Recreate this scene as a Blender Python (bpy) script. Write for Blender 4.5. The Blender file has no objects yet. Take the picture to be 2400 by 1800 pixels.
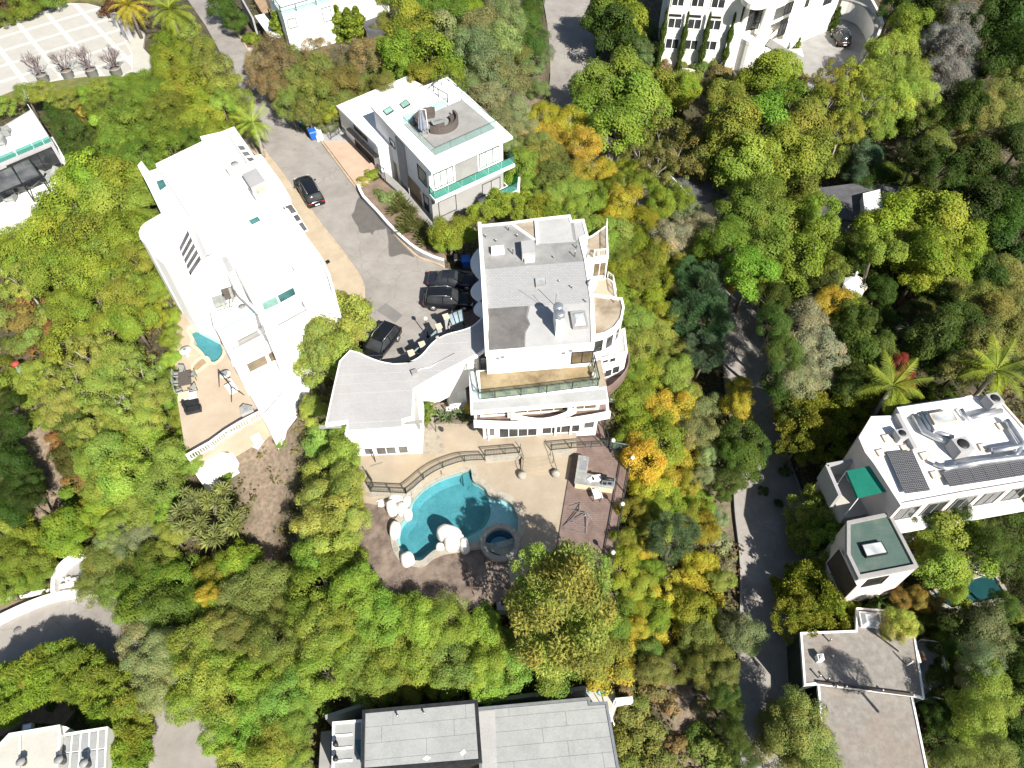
import bpy, bmesh, math, random
import numpy as np
from mathutils import Vector, Matrix
from mathutils.geometry import tessellate_polygon

# ------------------------------------------------------------------ camera, sky, sun, exposure
SC = bpy.context.scene
COL = SC.collection
PITCH = math.radians(52.0)
CAMZ = 50.0
FPX = 1664.0                       # focal length in pixels of the 2400 px wide photograph
cam_d = bpy.data.cameras.new('camera')
cam = bpy.data.objects.new('camera', cam_d)
COL.objects.link(cam)
cam.location = (0, 0, CAMZ)
cam.rotation_euler = (math.pi / 2 - PITCH, 0, 0)
cam_d.sensor_width = 36.0
cam_d.lens = FPX / 2400 * 36.0
cam_d.clip_end = 3000
SC.camera = cam

SUN_EL, SUN_AZ = math.radians(41.0), math.radians(147.5)
world = bpy.data.worlds.new('World')
SC.world = world
world.use_nodes = True
wn = world.node_tree.nodes
sky = wn.new('ShaderNodeTexSky')
sky.sky_type = 'NISHITA'
sky.sun_disc = False
sky.sun_elevation = SUN_EL
sky.sun_rotation = SUN_AZ
world.node_tree.links.new(sky.outputs[0], wn['Background'].inputs[0])
wn['Background'].inputs[1].default_value = 0.05
sun_d = bpy.data.lights.new('sun', 'SUN')
sun_d.energy = 4.6
sun_d.angle = math.radians(0.5)
sun_d.color = (1.0, 0.945, 0.86)
sun = bpy.data.objects.new('sun', sun_d)
COL.objects.link(sun)
sdir = Vector((math.sin(SUN_AZ) * math.cos(SUN_EL), math.cos(SUN_AZ) * math.cos(SUN_EL), math.sin(SUN_EL)))
sun.location = sdir * 200
sun.rotation_euler = sdir.to_track_quat('Z', 'Y').to_euler()
SC.view_settings.view_transform = 'Standard'
SC.view_settings.look = 'None'
SC.view_settings.gamma = 1.0
SC.view_settings.exposure = 1.1
SC.view_settings.use_curve_mapping = False
SC.cycles.max_bounces = 7
SC.cycles.transparent_max_bounces = 10
SC.cycles.use_denoising = True

# ------------------------------------------------------------------ survey: photo reading -> place on a level
SP, CP = math.sin(PITCH), math.cos(PITCH)


def P(px, py, z=0.0):
 u = (px - 1200.0) / FPX
 v = (900.0 - py) / FPX
 t = (CAMZ - z) / (SP - v * CP)
 return (t * u, t * (CP + v * SP), z)


def XY(px, py, z=0.0):
 p = P(px, py, z)
 return (p[0], p[1])


def PL(pts, z=0.0):
 return [XY(a, b, z) for a, b in pts]


def pxm(px, py, z=0.0):              # pixels per metre there
 v = (900.0 - py) / FPX
 return FPX / ((CAMZ - z) / (SP - v * CP))


def hit(A, B, px, py):
 """ray through a reading hits the upright plane through A,B: (distance along A->B, height)"""
 u = (px - 1200.0) / FPX
 v = (900.0 - py) / FPX
 d = Vector((u, CP + v * SP, -SP + v * CP))
 ab = Vector((B[0] - A[0], B[1] - A[1], 0))
 n = Vector((ab.y, -ab.x, 0))
 a = Vector((A[0], A[1], 0))
 o = Vector((0, 0, CAMZ))
 t = (a - o).dot(n) / d.dot(n)
 q = o + d * t
 return (q - a).dot(ab.normalized()), q.z


# ------------------------------------------------------------------ materials
MATS = {}


def nt(name):
 m = bpy.data.materials.new(name)
 m.use_nodes = True
 return m, m.node_tree.nodes, m.node_tree.links


def ramp(N, stops):
 r = N.new('ShaderNodeValToRGB')
 e = r.color_ramp.elements
 while len(e) < len(stops):
  e.new(0.5)
 for i, (p, c) in enumerate(stops):
  e[i].position = p
  e[i].color = (c[0], c[1], c[2], 1)
 return r


def noise_mat(name, c1, c2, scale=1.0, rough=0.85, fine=18.0, bump=0.0, metal=0.0, spec=0.3, stain=None, stain_scale=0.15, stain_amt=0.5, lo=0.35, hi=0.65):
 """two tone mottled surface with optional broad stains of its own colour"""
 m, N, L = nt(name)
 b = N['Principled BSDF']
 tc = N.new('ShaderNodeTexCoord')
 n1 = N.new('ShaderNodeTexNoise')
 n1.inputs['Scale'].default_value = scale
 n1.inputs['Detail'].default_value = 6
 n1.inputs['Roughness'].default_value = 0.65
 L.new(tc.outputs['Object'], n1.inputs['Vector'])
 r = ramp(N, [(lo, c1), (hi, c2)])
 L.new(n1.outputs['Fac'], r.inputs[0])
 out = r.outputs[0]
 n2 = N.new('ShaderNodeTexNoise')
 n2.inputs['Scale'].default_value = fine
 n2.inputs['Detail'].default_value = 3
 L.new(tc.outputs['Object'], n2.inputs['Vector'])
 mx = N.new('ShaderNodeMixRGB')
 mx.blend_type = 'MULTIPLY'
 mx.inputs[0].default_value = 0.35
 r2 = ramp(N, [(0.3, (0.7, 0.7, 0.7)), (0.7, (1.2, 1.2, 1.2))])
 L.new(n2.outputs['Fac'], r2.inputs[0])
 L.new(out, mx.inputs[1])
 L.new(r2.outputs[0], mx.inputs[2])
 out = mx.outputs[0]
 if stain:
  n3 = N.new('ShaderNodeTexNoise')
  n3.inputs['Scale'].default_value = stain_scale
  n3.inputs['Detail'].default_value = 7
  n3.inputs['Roughness'].default_value = 0.7
  L.new(tc.outputs['Object'], n3.inputs['Vector'])
  r3 = ramp(N, [(0.48, (0, 0, 0)), (0.68, (stain_amt,) * 3)])
  L.new(n3.outputs['Fac'], r3.inputs[0])
  m2 = N.new('ShaderNodeMixRGB')
  L.new(r3.outputs[0], m2.inputs[0])
  L.new(out, m2.inputs[1])
  m2.inputs[2].default_value = (*stain, 1)
  out = m2.outputs[0]
 L.new(out, b.inputs['Base Color'])
 b.inputs['Roughness'].default_value = rough
 b.inputs['Metallic'].default_value = metal
 b.inputs['Specular IOR Level'].default_value = spec
 if bump:
  bp = N.new('ShaderNodeBump')
  bp.inputs['Strength'].default_value = bump
  bp.inputs['Distance'].default_value = 0.03
  L.new(n2.outputs['Fac'], bp.inputs['Height'])
  L.new(bp.outputs[0], b.inputs['Normal'])
 MATS[name] = m
 return m


def M(name):
 return MATS[name]


noise_mat('asphalt', (0.25, 0.231, 0.211), (0.31, 0.29, 0.268), 0.5, 0.9, 30, 0.3, stain=(0.17, 0.157, 0.145), stain_scale=0.13, stain_amt=0.7)
def cracks(name, col, scale=0.22, w=0.006, amt=0.6):
 """wandering sealed cracks and oil drips"""
 m = MATS[name]
 N, L = m.node_tree.nodes, m.node_tree.links
 b = N['Principled BSDF']
 src = b.inputs['Base Color'].links[0].from_socket
 tc = N.new('ShaderNodeTexCoord')
 nz = N.new('ShaderNodeTexNoise')
 nz.inputs['Scale'].default_value = 0.9
 nz.inputs['Detail'].default_value = 5
 L.new(tc.outputs['Object'], nz.inputs['Vector'])
 ad = N.new('ShaderNodeMixRGB')
 ad.blend_type = 'ADD'
 ad.inputs[0].default_value = 1.6
 L.new(tc.outputs['Object'], ad.inputs[1])
 L.new(nz.outputs['Color'], ad.inputs[2])
 v = N.new('ShaderNodeTexVoronoi')
 v.feature = 'DISTANCE_TO_EDGE'
 v.inputs['Scale'].default_value = scale
 L.new(ad.outputs[0], v.inputs['Vector'])
 r = ramp(N, [(w, (amt,) * 3), (w * 2.2, (0, 0, 0))])
 L.new(v.outputs['Distance'], r.inputs[0])
 v2 = N.new('ShaderNodeTexVoronoi')
 v2.inputs['Scale'].default_value = 0.5
 L.new(ad.outputs[0], v2.inputs['Vector'])
 r2 = ramp(N, [(0.05, (0.4,) * 3), (0.13, (0, 0, 0))])
 L.new(v2.outputs['Distance'], r2.inputs[0])
 mxx = N.new('ShaderNodeMath')
 mxx.operation = 'MAXIMUM'
 L.new(r.outputs[0], mxx.inputs[0])
 L.new(r2.outputs[0], mxx.inputs[1])
 mx = N.new('ShaderNodeMixRGB')
 L.new(mxx.outputs[0], mx.inputs[0])
 L.new(src, mx.inputs[1])
 mx.inputs[2].default_value = (*col, 1)
 L.new(mx.outputs[0], b.inputs['Base Color'])


cracks('asphalt', (0.15, 0.138, 0.128), 0.2, 0.0035, 0.42)
noise_mat('asphalt_dark', (0.16, 0.152, 0.148), (0.21, 0.20, 0.19), 0.5, 0.9, 30, 0.3, stain=(0.12, 0.115, 0.11))
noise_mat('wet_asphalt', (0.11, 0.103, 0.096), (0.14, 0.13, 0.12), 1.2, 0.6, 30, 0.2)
noise_mat('sidewalk', (0.38, 0.31, 0.22), (0.44, 0.37, 0.27), 0.6, 0.9, 25, 0.2)
noise_mat('kerb', (0.36, 0.28, 0.19), (0.48, 0.39, 0.28), 1.4, 0.9, 20)
noise_mat('patio', (0.30, 0.25, 0.185), (0.37, 0.315, 0.245), 0.35, 0.9, 22, 0.2, stain=(0.36, 0.26, 0.15), stain_scale=0.16, stain_amt=0.5)
noise_mat('pool_deck_a', (0.39, 0.315, 0.235), (0.45, 0.375, 0.285), 0.4, 0.9, 22)
noise_mat('pink_drive', (0.42, 0.30, 0.22), (0.50, 0.37, 0.28), 0.5, 0.9, 22)
noise_mat('concrete', (0.235, 0.23, 0.222), (0.31, 0.303, 0.293), 0.5, 0.9, 22, 0.2, stain=(0.26, 0.25, 0.235))
noise_mat('pale_concrete', (0.40, 0.39, 0.345), (0.47, 0.455, 0.41), 0.4, 0.9, 22)
noise_mat('stucco', (0.77, 0.76, 0.74), (0.83, 0.82, 0.80), 0.6, 0.9, 30, 0.1)
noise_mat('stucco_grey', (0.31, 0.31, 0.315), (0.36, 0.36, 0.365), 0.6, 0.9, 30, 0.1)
noise_mat('stucco_cream', (0.72, 0.70, 0.64), (0.80, 0.78, 0.72), 0.6, 0.9, 30, 0.1)
noise_mat('stucco_pink', (0.62, 0.53, 0.50), (0.70, 0.61, 0.58), 0.6, 0.9, 30, 0.1)
noise_mat('roof_white', (0.34, 0.34, 0.335), (0.43, 0.43, 0.425), 0.25, 0.85, 12, stain=(0.26, 0.26, 0.255), stain_scale=0.3)
noise_mat('roof_pool_house', (0.33, 0.326, 0.326), (0.39, 0.386, 0.382), 0.25, 0.85, 12, stain=(0.36, 0.31, 0.25), stain_scale=0.2, stain_amt=0.4)
noise_mat('roof_grey', (0.20, 0.20, 0.196), (0.31, 0.308, 0.30), 0.3, 0.85, 10, stain=(0.15, 0.15, 0.146), stain_scale=0.35, stain_amt=0.7)
noise_mat('roof_dark_patch', (0.11, 0.105, 0.10), (0.155, 0.148, 0.14), 0.8, 0.85, 6, stain=(0.19, 0.182, 0.175), stain_scale=0.6)
noise_mat('roof_tan', (0.30, 0.245, 0.17), (0.39, 0.335, 0.26), 0.45, 0.85, 10, stain=(0.13, 0.09, 0.05), stain_scale=0.35, stain_amt=0.75)
noise_mat('terrace_tan', (0.24, 0.18, 0.095), (0.33, 0.265, 0.165), 0.5, 0.85, 10, stain=(0.07, 0.044, 0.018), stain_scale=0.28, stain_amt=0.8)
noise_mat('roof_gravel', (0.20, 0.185, 0.165), (0.28, 0.262, 0.238), 2.2, 0.95, 60, 0.5, stain=(0.24, 0.18, 0.14), stain_scale=0.2, stain_amt=0.5)
noise_mat('roof_sheet', (0.27, 0.28, 0.274), (0.32, 0.33, 0.322), 0.7, 0.8, 8, stain=(0.35, 0.36, 0.355), stain_scale=0.4)
noise_mat('roof_green', (0.058, 0.098, 0.083), (0.078, 0.122, 0.106), 0.6, 0.8, 12, stain=(0.24, 0.22, 0.19), stain_scale=0.25, stain_amt=0.5)
noise_mat('shingle_dark', (0.07, 0.07, 0.075), (0.11, 0.11, 0.12), 1.0, 0.9, 14)
noise_mat('wood_deck', (0.145, 0.10, 0.085), (0.21, 0.155, 0.135), 0.9, 0.8, 14)
noise_mat('wood_tan', (0.27, 0.19, 0.11), (0.35, 0.25, 0.16), 0.9, 0.8, 14)
noise_mat('wood_brown', (0.055, 0.04, 0.035), (0.085, 0.065, 0.055), 0.9, 0.7, 14)
noise_mat('dark_metal', (0.022, 0.024, 0.026), (0.04, 0.043, 0.045), 2, 0.5, 20, metal=0.3)
noise_mat('iron_green', (0.035, 0.05, 0.045), (0.06, 0.075, 0.07), 2, 0.6, 20, metal=0.2)
noise_mat('white_metal', (0.75, 0.75, 0.74), (0.8, 0.8, 0.79), 2, 0.5, 20)
noise_mat('galvanised', (0.42, 0.44, 0.46), (0.55, 0.57, 0.59), 1.5, 0.35, 15, metal=0.75)
noise_mat('grey_plastic', (0.20, 0.205, 0.20), (0.26, 0.265, 0.26), 1.5, 0.6, 15)
noise_mat('awning_green', (0.008, 0.16, 0.11), (0.012, 0.20, 0.135), 0.8, 0.75, 15)
noise_mat('turf', (0.035, 0.105, 0.03), (0.05, 0.14, 0.04), 1.5, 0.95, 40)
noise_mat('lawn', (0.09, 0.13, 0.03), (0.19, 0.16, 0.06), 0.8, 0.95, 30)
noise_mat('boulder', (0.66, 0.61, 0.55), (0.80, 0.76, 0.71), 1.3, 0.9, 12, 0.4)
noise_mat('cream_stone', (0.56, 0.44, 0.30), (0.66, 0.54, 0.39), 1.5, 0.9, 15)
noise_mat('brick_red', (0.15, 0.085, 0.065), (0.24, 0.15, 0.12), 3.5, 0.9, 15)
noise_mat('bark', (0.10, 0.08, 0.06), (0.20, 0.17, 0.14), 6, 0.9, 15)
noise_mat('bark_pale', (0.26, 0.235, 0.20), (0.42, 0.39, 0.345), 4, 0.9, 15)
noise_mat('car_black', (0.008, 0.009, 0.011), (0.010, 0.011, 0.013), 1, 0.16, 10, spec=0.55)
noise_mat('car_blue_grey', (0.02, 0.024, 0.036), (0.026, 0.03, 0.042), 1, 0.2, 10, spec=0.55, metal=0.3)
noise_mat('car_olive', (0.035, 0.036, 0.03), (0.045, 0.046, 0.038), 1, 0.2, 10, spec=0.55, metal=0.3)
noise_mat('rubber', (0.015, 0.015, 0.015), (0.022, 0.022, 0.022), 3, 0.9, 10)
noise_mat('red_lamp', (0.22, 0.012, 0.012), (0.26, 0.016, 0.014), 3, 0.25, 10, spec=0.5)
noise_mat('clear_lamp', (0.55, 0.55, 0.55), (0.65, 0.65, 0.65), 3, 0.2, 10, spec=0.5)
noise_mat('bin_blue', (0.012, 0.10, 0.42), (0.016, 0.13, 0.5), 2, 0.45, 10, spec=0.4)
noise_mat('bin_green', (0.02, 0.06, 0.035), (0.03, 0.08, 0.045), 2, 0.45, 10, spec=0.4)
noise_mat('bin_black', (0.02, 0.02, 0.022), (0.03, 0.03, 0.03), 2, 0.45, 10, spec=0.4)
noise_mat('globe_glass', (0.72, 0.71, 0.68), (0.78, 0.77, 0.74), 2, 0.3, 10, spec=0.5)
noise_mat('wicker', (0.075, 0.062, 0.055), (0.115, 0.097, 0.088), 8, 0.8, 30)
noise_mat('cushion_grey', (0.24, 0.255, 0.235), (0.31, 0.325, 0.30), 3, 0.9, 30)
noise_mat('umbrella_cloth', (0.18, 0.20, 0.25), (0.24, 0.26, 0.31), 3, 0.9, 20)
noise_mat('white_cloth', (0.74, 0.73, 0.70), (0.8, 0.79, 0.76), 3, 0.9, 20)
noise_mat('counter_stone', (0.20, 0.205, 0.20), (0.32, 0.325, 0.31), 2.5, 0.5, 20)
noise_mat('red_paint', (0.30, 0.045, 0.03), (0.36, 0.07, 0.05), 2, 0.6, 10)
noise_mat('blue_paint', (0.20, 0.36, 0.42), (0.25, 0.42, 0.48), 2, 0.6, 10)
noise_mat('orange_paint', (0.5, 0.15, 0.05), (0.55, 0.19, 0.07), 2, 0.6, 10)
noise_mat('window_blind', (0.60, 0.68, 0.64), (0.68, 0.75, 0.71), 1.0, 0.25, 10, spec=0.5)
noise_mat('pool_plaster', (0.05, 0.19, 0.225), (0.075, 0.25, 0.285), 0.8, 0.8, 6)
noise_mat('shelf_plaster', (0.22, 0.44, 0.48), (0.32, 0.53, 0.56), 0.8, 0.8, 6)
noise_mat('spa_plaster', (0.010, 0.06, 0.115), (0.016, 0.08, 0.14), 0.8, 0.8, 6)
noise_mat('pool_plaster_pale', (0.10, 0.42, 0.50), (0.16, 0.5, 0.58), 0.8, 0.8, 6)
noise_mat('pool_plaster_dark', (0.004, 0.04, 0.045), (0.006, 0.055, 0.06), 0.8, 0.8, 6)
noise_mat('dirt', (0.15, 0.11, 0.08), (0.24, 0.18, 0.135), 1.2, 0.95, 14, 0.5)
noise_mat('mulch', (0.10, 0.075, 0.062), (0.20, 0.155, 0.125), 1.6, 0.95, 16, 0.6, stain=(0.30, 0.24, 0.19), stain_scale=0.5, stain_amt=0.7)
noise_mat('slab', (0.38, 0.37, 0.335), (0.42, 0.41, 0.37), 0.6, 0.9, 12)
noise_mat('grout', (0.50, 0.49, 0.45), (0.58, 0.57, 0.52), 0.6, 0.9, 12)


def glass_mat(name, col, rough=0.04):
 m, N, L = nt(name)
 b = N['Principled BSDF']
 tc = N.new('ShaderNodeTexCoord')
 n = N.new('ShaderNodeTexNoise')
 n.inputs['Scale'].default_value = 0.7
 L.new(tc.outputs['Object'], n.inputs['Vector'])
 r = ramp(N, [(0.3, tuple(c * 0.6 for c in col)), (0.7, tuple(c * 1.4 for c in col))])
 L.new(n.outputs['Fac'], r.inputs[0])
 L.new(r.outputs[0], b.inputs['Base Color'])
 b.inputs['Roughness'].default_value = rough
 b.inputs['Specular IOR Level'].default_value = 0.6
 MATS[name] = m


glass_mat('glass_dark', (0.035, 0.038, 0.04))
glass_mat('glass_grey', (0.11, 0.11, 0.108))
glass_mat('glass_pale', (0.26, 0.34, 0.37))
glass_mat('glass_teal', (0.06, 0.16, 0.15))
glass_mat('glass_brown', (0.13, 0.10, 0.06))
glass_mat('skylight_white', (0.42, 0.44, 0.45), 0.15)
glass_mat('skylight_green', (0.25, 0.44, 0.36), 0.1)


def front_only(N, L, fac):
 """no mirror on the inner side of a sheet (no total reflection inside a thin pane)"""
 g = N.new('ShaderNodeNewGeometry')
 s = N.new('ShaderNodeMath')
 s.operation = 'SUBTRACT'
 s.use_clamp = True
 L.new(fac, s.inputs[0])
 L.new(g.outputs['Backfacing'], s.inputs[1])
 return s.outputs[0]


def clear_glass(name, col, fac=0.75):
 m, N, L = nt(name)
 out = N['Material Output']
 N.remove(N['Principled BSDF'])
 t = N.new('ShaderNodeBsdfTransparent')
 t.inputs[0].default_value = (*col, 1)
 g = N.new('ShaderNodeBsdfGlossy')
 g.inputs['Roughness'].default_value = 0.02
 g.inputs[0].default_value = (0.9, 0.95, 0.95, 1)
 d = N.new('ShaderNodeBsdfDiffuse')
 d.inputs[0].default_value = (col[0] * 0.5, col[1] * 0.6, col[2] * 0.6, 1)
 m1 = N.new('ShaderNodeMixShader')
 m1.inputs[0].default_value = 1 - fac
 L.new(t.outputs[0], m1.inputs[1])
 L.new(d.outputs[0], m1.inputs[2])
 lw = N.new('ShaderNodeFresnel')
 lw.inputs[0].default_value = 1.45
 m2 = N.new('ShaderNodeMixShader')
 L.new(front_only(N, L, lw.outputs[0]), m2.inputs[0])
 L.new(m1.outputs[0], m2.inputs[1])
 L.new(g.outputs[0], m2.inputs[2])
 L.new(m2.outputs[0], out.inputs[0])
 MATS[name] = m


clear_glass('rail_glass', (0.86, 0.96, 0.94), 0.93)
clear_glass('rail_glass_green', (0.42, 0.72, 0.66), 0.82)


def water_mat(name, col):
 m, N, L = nt(name)
 out = N['Material Output']
 N.remove(N['Principled BSDF'])
 t = N.new('ShaderNodeBsdfTransparent')
 t.inputs[0].default_value = (*col, 1)
 g = N.new('ShaderNodeBsdfGlossy')
 g.inputs['Roughness'].default_value = 0.03
 tc = N.new('ShaderNodeTexCoord')
 n = N.new('ShaderNodeTexNoise')
 n.inputs['Scale'].default_value = 2.5
 n.inputs['Detail'].default_value = 3
 L.new(tc.outputs['Object'], n.inputs['Vector'])
 bp = N.new('ShaderNodeBump')
 bp.inputs['Strength'].default_value = 0.06
 bp.inputs['Distance'].default_value = 0.05
 L.new(n.outputs['Fac'], bp.inputs['Height'])
 L.new(bp.outputs[0], g.inputs['Normal'])
 f = N.new('ShaderNodeFresnel')
 f.inputs[0].default_value = 1.33
 mx = N.new('ShaderNodeMixShader')
 L.new(front_only(N, L, f.outputs[0]), mx.inputs[0])
 L.new(t.outputs[0], mx.inputs[1])
 L.new(g.outputs[0], mx.inputs[2])
 L.new(mx.outputs[0], out.inputs[0])
 MATS[name] = m


water_mat('water', (0.86, 0.97, 0.98))


def stone_mat(name, c1, c2, cg, scale):
 m, N, L = nt(name)
 b = N['Principled BSDF']
 tc = N.new('ShaderNodeTexCoord')
 v = N.new('ShaderNodeTexVoronoi')
 v.inputs['Scale'].default_value = scale
 L.new(tc.outputs['Object'], v.inputs['Vector'])
 e = N.new('ShaderNodeTexVoronoi')
 e.feature = 'DISTANCE_TO_EDGE'
 e.inputs['Scale'].default_value = scale
 L.new(tc.outputs['Object'], e.inputs['Vector'])
 mx = N.new('ShaderNodeMixRGB')
 L.new(v.outputs['Color'], mx.inputs[0])
 mx.inputs[1].default_value = (*c1, 1)
 mx.inputs[2].default_value = (*c2, 1)
 r = ramp(N, [(0.03, (1, 1, 1)), (0.09, (0, 0, 0))])
 L.new(e.outputs['Distance'], r.inputs[0])
 m2 = N.new('ShaderNodeMixRGB')
 L.new(r.outputs[0], m2.inputs[0])
 L.new(mx.outputs[0], m2.inputs[1])
 m2.inputs[2].default_value = (*cg, 1)
 L.new(m2.outputs[0], b.inputs['Base Color'])
 b.inputs['Roughness'].default_value = 0.9
 bp = N.new('ShaderNodeBump')
 bp.inputs['Strength'].default_value = 0.6
 bp.inputs['Distance'].default_value = 0.02
 L.new(e.outputs['Distance'], bp.inputs['Height'])
 L.new(bp.outputs[0], b.inputs['Normal'])
 MATS[name] = m


stone_mat('flagstone', (0.31, 0.275, 0.215), (0.21, 0.195, 0.165), (0.33, 0.285, 0.225), 2.1)
stone_mat('coping', (0.36, 0.33, 0.275), (0.24, 0.235, 0.205), (0.36, 0.32, 0.26), 2.2)


def brick_mat(name, c1, c2, cm, sc, w=0.5, h=0.25, mortar=0.02):
 m, N, L = nt(name)
 b = N['Principled BSDF']
 tc = N.new('ShaderNodeTexCoord')
 v = N.new('ShaderNodeTexBrick')
 v.inputs['Scale'].default_value = sc
 v.inputs['Color1'].default_value = (*c1, 1)
 v.inputs['Color2'].default_value = (*c2, 1)
 v.inputs['Mortar'].default_value = (*cm, 1)
 v.inputs['Mortar Size'].default_value = mortar
 v.inputs['Brick Width'].default_value = w
 v.inputs['Row Height'].default_value = h
 L.new(tc.outputs['Object'], v.inputs['Vector'])
 L.new(v.outputs['Color'], b.inputs['Base Color'])
 b.inputs['Roughness'].default_value = 0.85
 MATS[name] = m


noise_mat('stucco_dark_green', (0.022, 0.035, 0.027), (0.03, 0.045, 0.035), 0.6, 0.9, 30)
noise_mat('stucco_warm', (0.29, 0.283, 0.275), (0.34, 0.333, 0.325), 0.5, 0.9, 20)
brick_mat('shingle_pale', (0.31, 0.313, 0.313), (0.355, 0.358, 0.358), (0.265, 0.268, 0.27), 1.0, 0.32, 0.22, 0.025)
brick_mat('brick_paving', (0.17, 0.10, 0.08), (0.25, 0.16, 0.13), (0.12, 0.10, 0.09), 2.0)
brick_mat('solar_cell', (0.03, 0.03, 0.038), (0.037, 0.037, 0.045), (0.24, 0.24, 0.24), 1.0, 0.166, 0.166, 0.014)
MATS['solar_cell'].node_tree.nodes['Principled BSDF'].inputs['Roughness'].default_value = 0.25
for nd in MATS['solar_cell'].node_tree.nodes:
 if nd.bl_idname == 'ShaderNodeTexBrick':
  nd.offset = 0.0


def leaf_mat(name, trans=0.42):
 m, N, L = nt(name)
 out = N['Material Output']
 b = N['Principled BSDF']
 oi = N.new('ShaderNodeObjectInfo')
 at = N.new('ShaderNodeAttribute')
 at.attribute_name = 'tint'
 mul = N.new('ShaderNodeMixRGB')
 mul.blend_type = 'MULTIPLY'
 mul.inputs[0].default_value = 1.0
 L.new(oi.outputs['Color'], mul.inputs[1])
 L.new(at.outputs['Color'], mul.inputs[2])
 L.new(mul.outputs[0], b.inputs['Base Color'])
 b.inputs['Roughness'].default_value = 0.5
 b.inputs['Specular IOR Level'].default_value = 0.12
 t = N.new('ShaderNodeBsdfTranslucent')
 L.new(mul.outputs[0], t.inputs[0])
 mx = N.new('ShaderNodeMixShader')
 mx.inputs[0].default_value = trans
 L.new(b.outputs[0], mx.inputs[1])
 L.new(t.outputs[0], mx.inputs[2])
 L.new(mx.outputs[0], out.inputs[0])
 MATS[name] = m


leaf_mat('leaf')

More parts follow.
